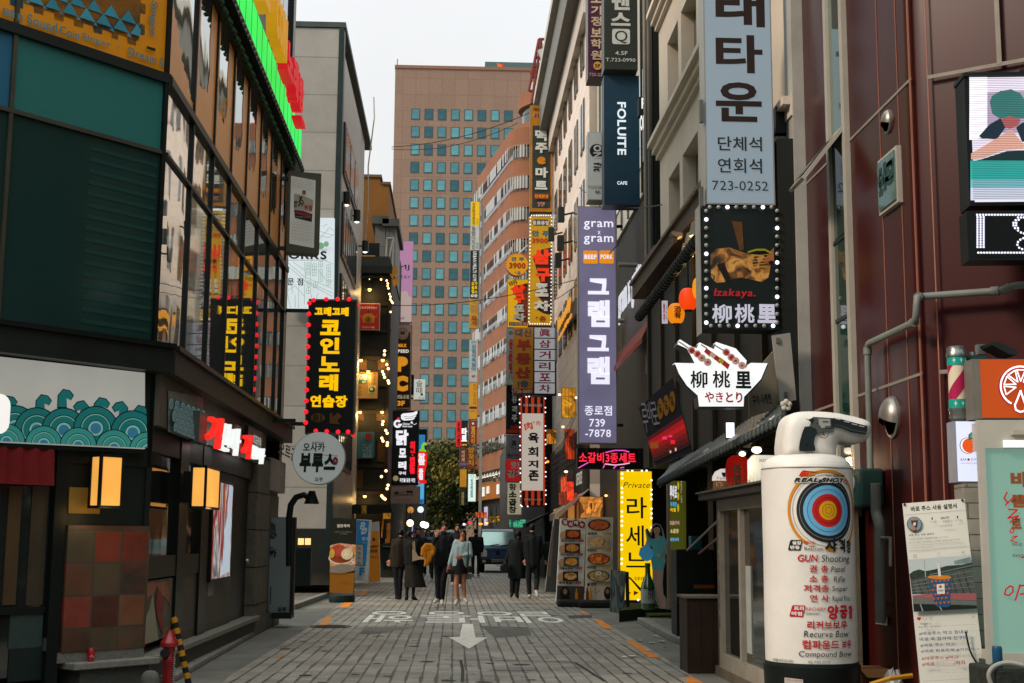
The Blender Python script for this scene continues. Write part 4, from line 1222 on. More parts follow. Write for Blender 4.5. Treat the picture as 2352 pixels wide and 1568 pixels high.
wlamp(846,852,42.6,'small wall lamp above the green and yellow poster')
wlamp(827,945,42.6,'wall lamp left of pair above the blue box sign',en=22)
wlamp(878,945,42.6,'wall lamp right of pair above the blue box sign',en=22)
wlamp(829,826,42.6,'wall lamp left of pair below the red poster',en=22)
wlamp(879,826,42.6,'wall lamp right of pair below the red poster',en=22)
wlamp(838,1138,42.5,'low wall lamp over the bar door',en=14)
b = lightbox('hanging_poster','red poster with a yellow cooking pot in a pale frame on the dark front',824,696,872,758,42.7,D('a5672f',.5),D('c9a37a',.5),.08,fname='border')
b.rect('panel',E('a8201c',.35,True),825.5,698,870,756)
b.zoom(1380,1000,3.137); WJ = D('d6cabb',.6); PO = D('b9791d',.5)
b.text('アルミはホクセイ',65,600,272,635,WJ,bold=.03); b.text('アルマイト製品',92,845,242,870,WJ,bold=.03)
b.poly('pot',PO,[(92,720),(105,715),(110,705),(130,695),(168,683),(205,693),(228,705),(232,715),(246,720),(240,800),(228,802),(108,802),(98,790)])
b.disc('pot',D('3a2210',.5),168,668,7,16); b.line('pot',PO,[(92,738),(75,728),(72,712)],8); b.line('pot',PO,[(242,738),(262,726),(266,710)],8)
b.disc('pot_mark',D('2a1c12',.5),168,765,38,30,inner=.78); b.text('★',148,742,188,785,D('2a1c12',.5),name='pot_mark'); b.done()
b = lightbox('box_sign','yellow box sign with orange Japanese letters above the dark front',814,585,862,609,43.0,E('c98a22',.6,True),D('6b4514',.5),.3)
b.text('夕のセ',820,590,853,602,D('3c2208',.6),bold=.03); b.done()
b = lightbox('hanging_poster','yellow and green poster with 24H open panel on the dark front',819,853,868,916,42.7,E('c48a3a',.42,True),D('3c2a14',.5),.1)
b.zoom(900,1300)
b.rect('green_panel',D('2c5a3a',.5),1104,340,1182,432); b.text('24H',1110,346,1180,376,WJ,bold=.03); b.text('OPEN',1110,376,1176,398,WJ,bold=.02); b.text('환영',1140,408,1178,426,WJ)
b.text('アカマル',1236,340,1258,440,D('3a2210',.6),vert=True,bold=.02); b.text('タンク',1104,450,1132,545,D('3a2210',.6),vert=True,bold=.02); b.text('一九九八',1195,340,1220,450,D('e0c89a',.6),vert=True)
b.rect('green_panel',D('b9b56a',.5),1196,450,1258,515); b.disc('green_panel',D('2c5a3a',.5),1227,482,26); b.disc('green_panel',D('c4c69a',.5),1222,478,14); b.done()
b = lightbox('box_sign','dim blue striped box sign with a red disc and vertical letters on the dark front',821,990,862,1050,42.7,D('20404a',.5),D('14201f',.5),.15)
b.zoom(900,1300)
for k in range(12): b.rect('stripe',D('3c6a74',.5),1092 + k * 13,850,1096 + k * 13,1082)
b.disc('red_disc',D('7a2020',.5),1198,895,32); 
for k,s in enumerate(('一二三酒','ひみつきち','たこやき屋')): b.text(s,1150 + k * 26,960 + 20 * (k % 2),1170 + k * 26,1075,D('9fb0ae',.5),vert=True)
b.done()
STR = Bd('bulb_string','string of warm round bulbs running down the corner of the dark timber front','lights',facing(893,620,42.4))
WB = E('ffd694',3.0)
STR.zoom(1380,1000,3.137)
cab = MB(); prev = None
pts = [(38,268),(180,268),(322,272),(390,285),(403,320),(403,350),(412,380),(424,450),(437,482),(435,515),(452,540),(462,558),(438,668)]
for u,v in pts:
 a,z = STR.L(u,v)
 STR.each('bulb',WB,u,v,14 if v != 268 or u != 180 else 7,0,1)
 if prev: cab.tube([(prev[0],0,prev[1] + .1),((prev[0] + a) / 2,0,(prev[1] + z) / 2 + .05),(a,0,z + .1)],.012,5)
 prev = (a,z)
STR.part('cable',BLKM,cab); STR.done()
ST2 = Bd('bulb_string','lower string of warm bulbs between the dark front and the tall sign column','lights',facing(890,900,42.0))
ST2.zoom(900,1300)
cab = MB(); prev = None
for u,v in [(1336,145),(1334,178),(1356,264),(1368,300),(1318,325),(1328,350),(1336,375),(1366,405),(1372,425),(1322,760),(1318,785),(1346,838),(1358,862),(1312,905),(1322,930),(1360,945),(1358,968),(1348,1190),(1308,1240),(1366,1315),(1358,1345),(1310,1408),(1318,1418),(1328,1428),(1340,1436),(1250,1525),(1276,1528),(1256,1548)]:
 a,z = ST2.L(u,v); ST2.each('bulb',WB,u,v,13,0,1)
 if prev: cab.tube([(prev[0],0,prev[1] + .1),(a,0,z + .1)],.01,5)
 prev = (a,z)
ST2.part('cable',BLKM,cab); ST2.done()
for k,(pts,lb) in enumerate((([(420,185),(515,100),(532,180),(455,262)],'upper'),([(458,285),(525,225),(540,290),(480,370)],'lower'))):
 b = Bd('wood_plaque',f'tilted wooden plaque lit by bulbs at the dark front corner, {lb} of two','sign',facing(905,640,42.8)); b.zoom(1380,1000,3.137)
 b.poly('board',E('b5741c',.5,False,.5),pts,0,.05); b.done()  # wood emits by itself, standing in for light from the bulbs
b = Bd('bar_awning','dark awning over the bar entrance at street level on the left','awning',facing(850,1150,42.0))
b.poly('cloth',D('191b16',.7),[(815,1160),(900,1160),(905,1178),(810,1180)],-.9,.3); b.done()
def glow_panel(name,label,u0,v0,u1,v1,Y,h,s,cat='sign',t=.05,frame='1b150c'):
 b = Bd(name,label,cat,facing((u0 + u1) / 2,v1,Y)); b.box('frame',D(frame,.5),u0,v0,u1,v1,0,t + .02)
 c = [int(h[i:i + 2],16) for i in (0,2,4)]; sh = lambda k: ''.join('%02x' % min(255,int(x * k)) for x in c)
 b.rect('glow',PIC('glow' + h,[sh(.18),sh(.5),sh(.3),h,sh(.7),sh(1.25),sh(.25)],2.6,s * 1.1,.8,u0 * .1,(1,1,.6)),u0 + .7,v0 + .7,u1 - .7,v1 - .7)
 for k in (1,2,3): b.line('bars',D(frame,.5),[(u0 + (u1 - u0) * k / 4,v0 + 1),(u0 + (u1 - u0) * k / 4,v1 - 1)],.7)
 b.line('bars',D(frame,.5),[(u0 + 1,v0 + (v1 - v0) * .3),(u1 - 1,v0 + (v1 - v0) * .3)],.7); b.done()
glow_panel('lit_panel','amber lit panel with faded letters by the bar door',880,1172,898,1192,41.5,'c98a2a',.55)
glow_panel('lit_panel','small amber lit plaque shaped like a bird beside the bar awning',830,1160,842,1180,41.0,'e09a20',.8)
glow_panel('lit_panel','tall narrow orange lit strip at the bar corner',877,1180,880,1235,41.8,'ff9a2a',.9)
glow_panel('lit_panel','dim orange doorway glow behind the two standing figures',885,1200,896,1262,43.2,'a5621c',.45)  # glowing panel stands in for the light in the doorway
def row_building(label,u0,Y0,Y1,h,col,wins=None,x=None):
 x = x if x is not None else P(u0,1237,Y0).x
 o = thing('shop_building',label,'building',(x,Y0,0))
 MB().box(-6,0,0,Y1 - Y0,0,h).build('wall',D(col,.7,.3,1),o)
 return o
row_building('dark narrow shop building behind the pink and brown sign column',905,50,62,b.fr.o.z + 9.5,'2a2a24')
row_building('low dark shop building beyond the black chicken sign',934,62,78,6.5,'25261f')
row_building('dark low building beside the yellowing tree',950,78,115,5.0,'1f221d')
AR = P(900,1237,50).x
b = lightbox('box_sign','pink and cream vertical guesthouse sign with dark serif letters',908,553,946,740,52,None,D('b58aa0',.5),.3,arms=AR)
b.rect('panel',E('d49ac4',.55,True,.06),908.6,553.6,945.4,739)
CRM = E('d2b9b2',.62,True,.05)
b.zoom(1380,1000,3.137)
b.poly('cream_shape',CRM,[(487,485),(530,485),(540,425),(565,412),(590,425),(610,412),(640,420),(655,445),(655,478),(692,482),(688,792),(485,790)])
b.text('MJ',525,92,668,165,D('2a2028',.6),bold=.0); b.text('STAY',530,222,680,265,D('4a3844',.6)); b.text('4F',558,728,612,768,D('b08a70',.6)); b.done()
b = lightbox('box_sign','brown and black sign with big orange letters P and C',905,745,943,940,50,None,D('3a352c',.5),.3,arms=AR)
b.rect('panel',D('b09286',.5),906,746,942,939)
b.zoom(900,1300)
b.poly('dark_field',D('2b2416',.5),[(1420,100),(1470,20),(1560,-20),(1556,638),(1411,638)])
b.zoom(1380,1000,3.137)
b.disc('seal',D('4a3d38',.5),587,938,75); b.disc('seal',D('a3887c',.5),587,938,68); b.disc('seal',D('4a3d38',.5),587,938,50,inner=.93); b.text('M',562,905,610,945,D('2e2622',.5),name='seal',bold=.05)
b.zoom(900,1300)
OG = E('e8961e',.75,True); WT = E('e6ddd0',.75)
b.text('MAX',1450,82,1528,115,OG,bold=.06); b.text('SPEED',1430,132,1548,164,WT,bold=.06)
b.text('P',1435,195,1538,328,OG,bold=.09); b.text('C',1422,362,1540,500,OG,bold=.09)
b.text('T.6956-0110',1415,528,1548,565,E('d8c6a4',.5),bold=.02); b.text('3F',1448,580,1512,626,OG,bold=.06); b.done()
b = lightbox('box_sign','black chicken sign with white wing emblem and white brush letters, red side letters',900,942,960,1114,46,D('0f1716',.4),BLKM,.35,arms=AR)
b.zoom(1380,1480,2.6133)
WG = E('f0eef6',1.0,True); RG = E('ff2030',.9)
b.poly('wing_emblem',WG,[(470,350),(490,335),(540,330),(590,325),(635,308),(638,335),(622,350),(626,362),(608,375),(610,388),(585,402),(500,408),(472,390)])
for pts in ([(500,365),(560,372),(625,350)],[(510,385),(560,388),(608,376)]): b.line('wing_lines',D('20252a',.5),pts,4)
b.disc('g_emblem',WG,437,440,42,42,40,330,24,inner=.45); b.poly('g_emblem',WG,[(440,440),(480,440),(480,458),(440,455)]); b.disc('comb',RG,445,385,15,11)
b.text('Chicken',488,430,562,452,WG,bold=.03); b.text('Hand made',488,455,585,476,WG,bold=.03)
b.line('squiggle',WG,[(580,420),(590,440),(610,450),(630,435)],4); b.disc('squiggle',WG,580,428,11)
b.text('닭',420,500,545,660,WG,bold=.07); b.text('모',452,690,524,785,WG,bold=.07); b.text('리',445,822,525,905,WG,bold=.07); b.text('구이',448,925,520,960,WG,bold=.05)
b.text('치킨·전문점',560,618,614,950,RG,vert=True,bold=.08,gap=.8)
b.disc('seal',E('a89a6a',.6),418,995,28); b.text('자연을 담은 치킨',458,992,614,1035,WG,bold=.04); b.done()
b = Bd('chili_sign','red chili pepper shaped sign with white letters and green stem','sign',facing(972,1110,45.5))
b.zoom(1380,1480,2.6133)
b.poly('pepper',E('f01e1c',.9,True,.1),[(645,740),(652,722),(680,710),(715,715),(735,735),(738,780),(730,860),(715,930),(708,990),(715,1012),(732,1020),(728,1042),(690,1048),(655,1030),(638,990),(636,920),(645,840),(640,780)],0,.2)
b.poly('stem',E('8ad41e',.9),[(655,705),(676,690),(678,655),(695,632),(722,628),(735,640),(730,658),(708,655),(700,675),(712,700),(730,712),(722,725),(690,716),(660,722)],-.02,.1)
b.base = -.03
b.text('닭발',650,738,716,860,WG,vert=True,bold=.07); b.text('똥집',650,895,696,1010,WG,vert=True,bold=.07); b.done()
b = lightbox('box_sign','beige box sign with dark pig and cow drawing under the black chicken sign',897,1116,964,1157,45,D('8d7a6c',.5,.1),D('77685c',.5),.4,arms=AR)
b.zoom(1380,1480,2.6133); IK2 = D('2a221e',.6)
b.poly('cow_drawing',IK2,[(520,1130),(525,1118),(590,1118),(592,1135),(588,1158),(580,1158),(578,1142),(545,1142),(545,1158),(537,1158),(535,1140)])
b.poly('pig_drawing',IK2,[(402,1135),(412,1128),(440,1128),(450,1138),(444,1158),(438,1150),(412,1150),(408,1158)]); b.rect('drawing_line',IK2,400,1158,592,1166)
b.text('육우식당',460,1132,512,1152,IK2); b.text('SINCE 1988',430,1205,556,1215,IK2); b.text('beef · pork',436,1224,552,1234,IK2); b.done()
b = lightbox('box_sign','small white box sign with black brush letters and red seal before the brown tower',950,870,976,918,55,None,D('9ea39e',.4),.35,arms=AR)
b.rect('panel',E('d8dccf',.7,True,.05),950.5,870.5,976,917.5)
b.zoom(900,1300)
b.text('술때',1612,402,1665,520,IK2,vert=True,bold=.0); b.disc('seal',D('b83a34',.6),1660,525,11); b.text('21.33',1630,545,1682,562,D('a33a34',.6)); b.text('SULTTAE',1605,565,1680,578,IK2); b.done()
b = lightbox('box_sign','dark box sign with half hidden orange letter C behind the brown sign',935,860,950,905,53.5,D('15191a',.5),BLK,.3)
b.text('C',928,868,946,890,D('a86a20',.5),bold=.09); b.done()
b = lightbox('box_sign','tall blue lit sign behind the chili pepper, in a dark frame',956,985,978,1158,49,None,BLKM,.3,arms=AR)
b.rect('panel',E('2f8fd0',.75,True,.35),957,998,974,1157); b.rect('panel_low',E('58b4e0',.9),958,1105,973,1146)
b.line('print',E('d84a3a',.8),[(958,1112),(966,1110),(972,1104)],4); b.text('29',960,1148,970,1155,D('2a3a4a',.5)); b.done()
for i,(u,v,h,s,r_) in enumerate(((942,1201,'ffd29a',4,.10),(972,1204,'fff4e4',4,.09),(978,1206,'fff4e4',4,.09),(943,1171,'d08a3a',.8,.1),(966,1170,'d9efff',1.2,.1))):
 p = P(u,v,58 + i); o = thing('street_globe',('warm globe lamp glowing above the crowd on the left','cold white globe lamp left of pair over the far crowd','cold white globe lamp right of pair over the far crowd','dim orange globe lamp under the beige cow sign','pale blue lit globe under the blue sign')[i],'lamp',p)
 MB().ball((0,0,0),r_ * 1.5,10).build('globe',E(h,s),o,True); MB().tube([(0,0,.1),(0,.05,.5)],.02,6).build('stem',BLKM,o)
b = lightbox('light_tube','thin upright bluish light tube at the left shopfronts',945,1206,949,1246,60,E('b8b4ff',.8),BLKM,.05); b.done()
def banner(name,label,pts,Y,t=.06,edge='20201c',rz=0.0):
 u = sum(p[0] for p in pts) / len(pts); v = max(p[1] for p in pts)
 b = Bd(name,label,'banner',facing(u,v,Y,rz)); b.poly('frame',D(edge,.5),pts,0,t); return b
b = banner('menu_banner','dark food banner with a noodle bowl picture and orange lower part, on a rubber base',[(758,1188),(819,1192),(813,1366),(756,1363)],32.5)
b.poly('sheet',D('1f221b',.5),[(759,1190),(818,1194),(812,1364),(757,1361)])
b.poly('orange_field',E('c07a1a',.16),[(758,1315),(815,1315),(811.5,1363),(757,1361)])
b.zoom(900,1956)
fd = PIC('jok',['6a2a14','a8501e','d07a2a','c9b896','b0483a','e0d2b4'],5,0,1,1)
b.poly('picture',fd,[(862,370),(940,350),(1085,365),(1078,580),(1000,600),(860,560)])
b.disc('picture',D('cfc4b2',.5),955,480,108,58); b.disc('picture',D('8a3a18',.5,.5,8),955,475,95,48); b.disc('picture',D('b5483c',.5,.4,9),935,415,70,52); b.disc('picture',D('d8c8a4',.5,.3,9),1010,445,52,50); b.disc('picture',D('c99a3a',.5),880,440,24,40)
b.poly('table_top',D('7d7468',.5),[(860,555),(960,530),(1076,545),(1074,590),(960,615),(858,605)])
b.text('열탄즉떡',922,185,1032,215,D('cfc9bc',.6),bold=.03); b.text('숯불향 가득한 매콤한 맛',900,248,1055,258,D('8f8a7e',.6)); b.text('즉석 떡볶이',945,265,1010,275,D('8f8a7e',.6)); b.text('OPEN',915,660,1010,690,D('8a5a20',.6))
b.zoom(); b.done()
o = thing('banner_base','round dark rubber base under the noodle banner','base',G(785,1383)); MB().lathe([(.0,0),(.28,0),(.3,.05),(.29,.16),(.24,.2),(0,.2)],22).build('body',D('16282a',.5),o,True)
b = banner('menu_banner','blue and white cafe banner with a white flower print, leaning behind the noodle banner',[(818,1192),(854,1194),(845,1334),(808,1332)],35.5,.06,'d4d6d4')
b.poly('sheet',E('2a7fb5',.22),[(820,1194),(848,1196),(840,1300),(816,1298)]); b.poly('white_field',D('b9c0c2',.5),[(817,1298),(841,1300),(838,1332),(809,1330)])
b.zoom(900,1956); Wp = D('d5dde0',.5)
for cx,cy,r0 in ((1148,185,14),(1140,215,14),(1160,245,16),(1172,230,10),(1145,262,10)):
 for k in range(5): b.disc('flower',Wp,cx + r0 * math.cos(k * 1.257),cy + r0 * math.sin(k * 1.257),r0 * .62)
b.text('왕국',1140,295,1200,330,Wp,bold=.03); b.text('스터디카페',1135,335,1198,358,D('8cb8d4',.5)); b.text('F',1118,562,1160,632,D('2a7fa8',.5),bold=.05); b.done()
b = banner('menu_banner','orange happy hour A-frame banner with black letters beside the blue banner',[(850,1200),(871,1197),(874,1336),(846,1338)],36.5,.06,'c9c4bb')
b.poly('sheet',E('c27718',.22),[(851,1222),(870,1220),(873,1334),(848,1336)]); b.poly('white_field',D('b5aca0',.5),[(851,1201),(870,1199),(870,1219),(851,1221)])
b.zoom(900,1956); b.text('HAPPY',1196,368,1278,396,IK2,bold=.07); b.text('HOUR',1200,404,1274,434,IK2,bold=.07); b.rect('print',IK2,1232,305,1252,332); b.text('PM 5-7',1216,462,1280,480,D('6b3a10',.5),bold=.04); b.done()
b = banner('menu_board','small white framed menu board hooked beside the noodle banner',[(815,1248),(835,1249),(834,1300),(812,1298)],33.5,.04,'4a4640')
b.poly('sheet',D('a09c94',.5),[(816,1250),(834,1251),(833,1298),(813.5,1296)])
for k in range(4): b.text('메뉴',822,1256 + k * 11,829,1263 + k * 11,IK2)
b.done()
b = Bd('planter','small green planter box with wire rail by the happy hour banner','planter',facing(895,1308,37))
b.box('box',D('1a2a22',.7),881,1262,900,1308,0,.4); b.part('top_rail',STEEL,MB().box(b.L(880,1250)[0],b.L(902,1250)[0],-.03,.0,b.L(890,1256)[1],b.L(890,1254)[1]))
mm = MB(); r_ = random.Random(2)
for k in range(160):
 a0,z0 = b.L(881 + 20 * r_.random(),1262 + 2 * r_.random()); d_ = Vector((r_.gauss(0,.05),r_.gauss(0,.1),.08 + .15 * r_.random())); p0 = Vector((a0,.2,z0)); n_ = d_.orthogonal().normalized() * .03
 mm.face([p0 - n_,p0 + d_ * .5 + n_,p0 + d_])
b.part('leaves',D('2f4a2a',.7),mm); b.done()
# ================================================================ right: dark red metal clad building
YC = 10.05
FF = Fr((XR,YC,0),R(-36))
RBO = thing('red_clad_building','dark red glossy metal clad building on the right with a tall strip window','building',(XR,YC,0))
REDM = D('360f0e',.28,.12,.8,spec=.35,metal=.0)
def rb(fr): return Bd('','','',fr,par=RBO)
dx,dy = math.cos(R(-36)),math.sin(R(-36))
rr = .10
foot = [(0,3.32),(0,.16),(.012,.09),(.05,.03),(.11,-.02),(dx * 5,dy * 5 + .02),(dx * 5 + 4,dy * 5 + 4),(6,3.32)]
m = MB().slab(foot,0,13); o = m.build('wall',REDM,RBO,True)
b = rb(FR); f = rb(FF)
SEAM = D('8a5a4a',.5); SEAMG = D('7d776c',.5)
zs1 = FR.l(2096,178)[1]; zs2 = FR.l(2117,858)[1]
aC = 13.6 - YC
def vs(u,v,w=.012,z0=0,z1=13,y=-.006):
 a = b.L(u,v)[0]; b.part('panel_seam',SEAM,MB().box(a - w / 2,a + w / 2,y,-.001,z0,z1))
for u in (2022,2066): vs(u,300)
vs(2096,300,.02,y=-.012)
for z in (zs1,zs2): b.part('panel_seam',SEAMG,MB().box(.35,aC - .02,-.008,-.001,z - .012,z + .012))
for z in (zs1 - .02,zs2): f.part('panel_seam',SEAMG,MB().box(.12,2.6,-.01,-.001,z - .015,z + .015))
a_v = f.L(2292,60)[0]; f.part('panel_seam',SEAMG,MB().box(a_v - .018,a_v + .018,-.012,-.001,zs1 - .02,13))
f.part('panel_seam',SEAM,MB().box(.118,.128,-.01,-.001,0,13))
WFR = D('9b978c',.4,.12,3)
def up(nm,mt,u0,u1,v,z0,z1,y0,y1,bd=None):
 q = bd or b; b.part(nm,mt,MB().box(q.L(u0,v)[0],q.L(u1,v)[0],y0,y1,z0,z1))
u0,u1 = 1911,1953
zb = b.L(1925,1190)[1]
zaw1 = b.L(1930,300)[1]; zaw0 = b.L(1930,460)[1]
up('window_frame',WFR,u0,u0 + 6,400,zb,12,-.05,.02); up('window_frame',WFR,u1 - 5,u1 + 2,400,zb,12,-.05,.02)
GW1 = GL('9fb0a6',.04,.03,1,.85); GW2 = GL('2d3d36',.05,.03,.9); GW3 = GL('12352c',.05)
for z0,z1,mt in ((zaw1,12,GW1),(zaw0 - .35,zaw1 - .03,GW2),(b.L(1935,730)[1],zaw0 - .38,GW2),(b.L(1935,1000)[1],b.L(1935,733)[1],GW3),(zb,b.L(1935,1003)[1],GW2)):
 up('glass_pane',mt,u0 + 6,u1 - 5,400,z0,z1 - .02,-.02,.0)
 up('window_frame',D('2a3430',.4),u0 + 6,u1 - 5,400,z1 - .02,z1 + .01,-.035,.0)
A0,A1 = b.L(u0 + 4,400)[0],b.L(u1 - 3,400)[0]
m = MB(); t_ = .03
for nm,mt,i0 in (('open_casement',WFR,0),):
 zt = zaw1 - .02; L_ = zt - zaw0; ang = R(38)
 y1 = -.05 - L_ * math.sin(ang); z1 = zt - L_ * math.cos(ang)
 m.add([(A0,-.05,zt),(A1,-.05,zt),(A1,y1,z1),(A0,y1,z1),(A0,-.05 + t_,zt - .02),(A1,-.05 + t_,zt - .02),(A1,y1 + t_,z1 - .02),(A0,y1 + t_,z1 - .02)],[(0,1,2,3),(7,6,5,4),(0,4,5,1),(1,5,6,2),(2,6,7,3),(3,7,4,0)])
o = b.part('open_casement',WFR,m)
g = MB(); e_ = .06
g.face([(A0 + e_,-.05 - .05 - .004,zt - .06),(A1 - e_,-.1 - .004,zt - .06),(A1 - e_,y1 + .03 - .006,z1 + .05),(A0 + e_,y1 + .03 - .006,z1 + .05)])
b.part('casement_glass',GL('7d8a86',.1,.02,1,.7),g)
(A0,Zt),(A1,_) = b.L(2030,400),b.L(2069,400)
Zt = b.L(2030,376)[1]; Zb = b.L(2032,487)[1]
b.part('window_frame',WFR,MB().box(A0 - .03,A1 + .03,-.04,-.0,Zb - .03,Zt + .03)); b.part('glass_pane',GL('6d8a84',.05,.02,1,.6),MB().box(A0,A1,-.055,-.041,Zb,Zt))
text(RBO,'window_lettering',D('24403e',.5),'다',A0 + .25 * (A1 - A0),Zt - .28,A1,Zt - .04,-.058,bold=.05,flip=True,place=b.place)
text(RBO,'window_lettering',D('24403e',.5),'고',A0 + .03,Zt - .3,A0 + .3 * (A1 - A0),Zt - .06,-.058,bold=.05,flip=True,place=b.place)
text(RBO,'window_lettering',D('24403e',.5),'3-',A0 + .03,Zb + .15,A1 - .02,Zb + .35,-.058,bold=.05,flip=True,place=b.place)
b.done(); f.done()
def vent(u,v,r,label):
 a,z = FR.l(u,v); p = FR.w(a,z); o = thing('wall_vent',label,'vent',p,R(-90))
 m = MB(); n = 16; vs_ = []; fs_ = []
 for j in range(9):
  ph = R(90) * j / 8
  for i in range(n + 1):
   t = R(-200) + R(220) * i / n - R(0)
   vs_.append((r * math.cos(ph) * math.cos(t),-r * .75 * math.sin(ph) - .0,r * math.cos(ph) * math.sin(-t) * 1.15 - 0))
 for j in range(8):
  for i in range(n): k = j * (n + 1) + i; fs_.append((k,k + 1,k + n + 2,k + n + 1))
 m.add(vs_,fs_); m.build('hood',D('8d8a83',.38,.12,metal=.75),o,True)
 MB().lathe([(r * 1.12,-.0),(r * 1.12,-.02),(r * .9,-.025),(0,-.025)],20,(0,0,0),'y').build('flange',D('84817a',.4,metal=.7),o,True)
 MB().lathe([(r * .85,-.03),(0,-.03)],16,(0,0,-.1 * r),'y').build('opening',D('0a0d0c',.8),o)
vent(2042,279,.09,'small round steel vent hood high on the red wall')
vent(2052,958,.155,'large round steel vent hood low on the red wall behind the inflatable pistol')
def W1(u,v,off=.1): a,z = FR.l(u,v,off); return FR.w(a,z,-off)
def W2(u,v,off=.1): a,z = FF.l(u,v,off); return FF.w(a,z,-off)
gp = thing('gas_pipe','grey gas pipe stepping across the red wall and down to the meter','pipe',(XR,YC,0))
PG = D('6f7570',.5,.2,4)
def rel(ps): return [p - gp.location for p in ps]
def rnd(ps,r=.07):
 out = [ps[0]]
 for i in range(1,len(ps) - 1):
  p = ps[i]; d0 = (ps[i - 1] - p); d1 = (ps[i + 1] - p); k0 = min(r,d0.length * .45); k1 = min(r,d1.length * .45)
  a_,c_ = p + d0.normalized() * k0,p + d1.normalized() * k1
  for t in (0,.33,.66,1): out.append((a_ * (1 - t) + p * t) * (1 - t) + (p * (1 - t) + c_ * t) * t)
 return out + [ps[-1]]
main = rel([W2(2400,652),W2(2330,655),W2(2305,667),W2(2113,681),W1(2106,682),W1(2104,738),W1(1992,790),W1(2000,1100)])
MB().tube(rnd(main),.028,10).build('pipe',PG,gp,True)
jn = MB()
for k in (1,2,3,5,6): 
 d_ = (main[k + 1] - main[k]).normalized(); jn.tube([main[k] + d_ * .03,main[k] + d_ * .09],.036,10)
jn.build('joints',PG,gp,True)
p2 = rel([W1(2012,1110),W1(2012,1180),W1(2020,1200),W1(2022,1430)])
MB().tube(rnd(p2,.05),.045,10).build('pipe',D('63665f',.5,.25,4),gp,True)
MB().tube(rel([W1(1996,1098),W1(2000,1120)]),.045,10).build('valve',PG,gp,True)
MB().tube(rel([W1(2022,1235),W1(2045,1235),W1(2045,1300)]),.014,6).build('bracket',D('7d7f79',.4),gp)
gb_ = thing('gas_meter','dark green gas meter box with a curved grey pipe below it','meter',W1(1992,1165,.1),R(-90))
a_m = lambda u: FR.l(u,1140)[0] - FR.l(1992,1140)[0]
MB().box(a_m(1976),a_m(2010),-.12,.08,0,.32).build('body',D('1d3634',.5,.2),gb_,bevel=.02)
MB().lathe([(.07,-.13),(.07,-.122)],18,(0,0,.2),'y').build('dial',D('8a8f88',.3),gb_)
stk = Bd('sticker','small torn white advertising stickers on the red wall and grey pipe','sticker',FR.sub(2010,1420,.02)); stk.zoom(2900,1956,2.1697)
stk.rect('paper',D('a9a8a2',.7),1098,945,1200,1038); stk.text('인력',1128,952,1195,985,D('1d3a5a',.6),bold=.05); stk.text('87-0005',1102,988,1192,1008,D('9a2a3a',.6),bold=.04); stk.rect('scrap',D('8d8a84',.7),1138,840,1195,860); stk.rect('scrap',D('8d8a84',.7),1140,870,1180,885); stk.done()
b = Bd('led_screen','large LED video screen in a black frame showing a person resting on a teal table','screen',facing(2290,468,9.2,R(-6)))
b.box('frame',D('0e1617',.35),2214,170,2470,470,0,.25)
b.box('frame_edge',D('121b1c',.35),2211,168,2470,173,-.02,.25)
LS = lambda h,s=1.0: E(h,s,True,.18)
b.rect('picture',LS('ece2f4',1.1),2226,178,2462,462)
b.zoom(2900,0,2.1697)
b.poly('picture',E('fbf8fd',1.2),[(1890,650),(2040,650),(2050,1050),(1960,1180),(1890,1180)])
b.poly('picture',E('c8b2d2',.8),[(2040,780),(2900,740),(2900,1120),(2040,1120)])
b.poly('picture',E('4a9a96',.6,False,.5),[(2060,860),(2080,810),(2150,770),(2240,755),(2320,790),(2352,840),(2400,960),(2380,1000),(2140,1000),(2080,960)])
b.poly('picture',E('c86a6a',.7),[(2140,1010),(2230,980),(2320,1010),(2300,1060),(2230,1090),(2170,1070)])
b.poly('picture',E('22384a',.6),[(2060,1050),(2150,1000),(2190,1080),(2120,1180),(1990,1170),(1970,1150)])
b.poly('picture',E('22384a',.6),[(2280,1080),(2330,1040),(2900,1000),(2900,1200),(2330,1200)])
b.poly('picture',E('eab2a0',.9),[(1900,1300),(2000,1240),(2120,1170),(2240,1090),(2290,1160),(2352,1230),(2340,1260),(2180,1270),(2000,1340),(1900,1350)])
b.poly('picture',E('1f3c40',.6),[(2000,1345),(2200,1280),(2900,1250),(2900,1370),(1900,1370)])
b.zoom(2900,650,2.1697)
b.poly('picture',E('35b8b0',.85,False,.3),[(1893,-50),(2900,-50),(2900,110),(1893,110)]); b.poly('picture',E('7fc6d2',.9,False,.3),[(1893,110),(2900,110),(2900,180),(1893,180)]); b.poly('picture',E('d2d8ec',.9),[(1893,180),(2900,180),(2900,286),(1893,286)])
b.zoom()
ln = b.mb('scan_lines',D('1a2a2c',.5)); y_ = b.y()
for k in range(70):
 z_ = b.L(2226,180 + k * 4.03)[1]; ln.flat([(b.L(2226,300)[0],z_),(b.L(2462,300)[0],z_),(b.L(2462,300)[0],z_ + .0028),(b.L(2226,300)[0],z_ + .0028)],y_)
b.part('hanger',BLKM,MB().box(.3,.5,.25,1.2,1,1.1)); b.done()
b = Bd('led_ticker','small black LED board with a white dotted border and digits under the video screen','screen',facing(2290,592,9.2,R(-6)))
b.box('frame',D('0e1617',.4),2220,484,2470,596,0,.2); b.rect('panel',D('05080c',.5),2240,490,2462,590)
b.zoom(2900,650,2.1697); DOT = E('e8e8ff',1.6); dm = b.mb('led_dots',DOT); yy = b.y()
dots = [(1955 + i * 25,402) for i in range(34)] + [(1965 + i * 25,722) for i in range(34)] + [(1958 + c * 26,422 + r_ * 21) for c in range(3) for r_ in range(13)]
dots += [(2300,425),(2325,425),(2350,425),(2280,448),(2262,470),(2262,492),(2275,515),(2300,535),(2325,552),(2350,560),(2345,600),(2320,612),(2300,632),(2295,655),(2310,680),(2335,692),(2305,445),(2285,470),(2285,492),(2300,515)]
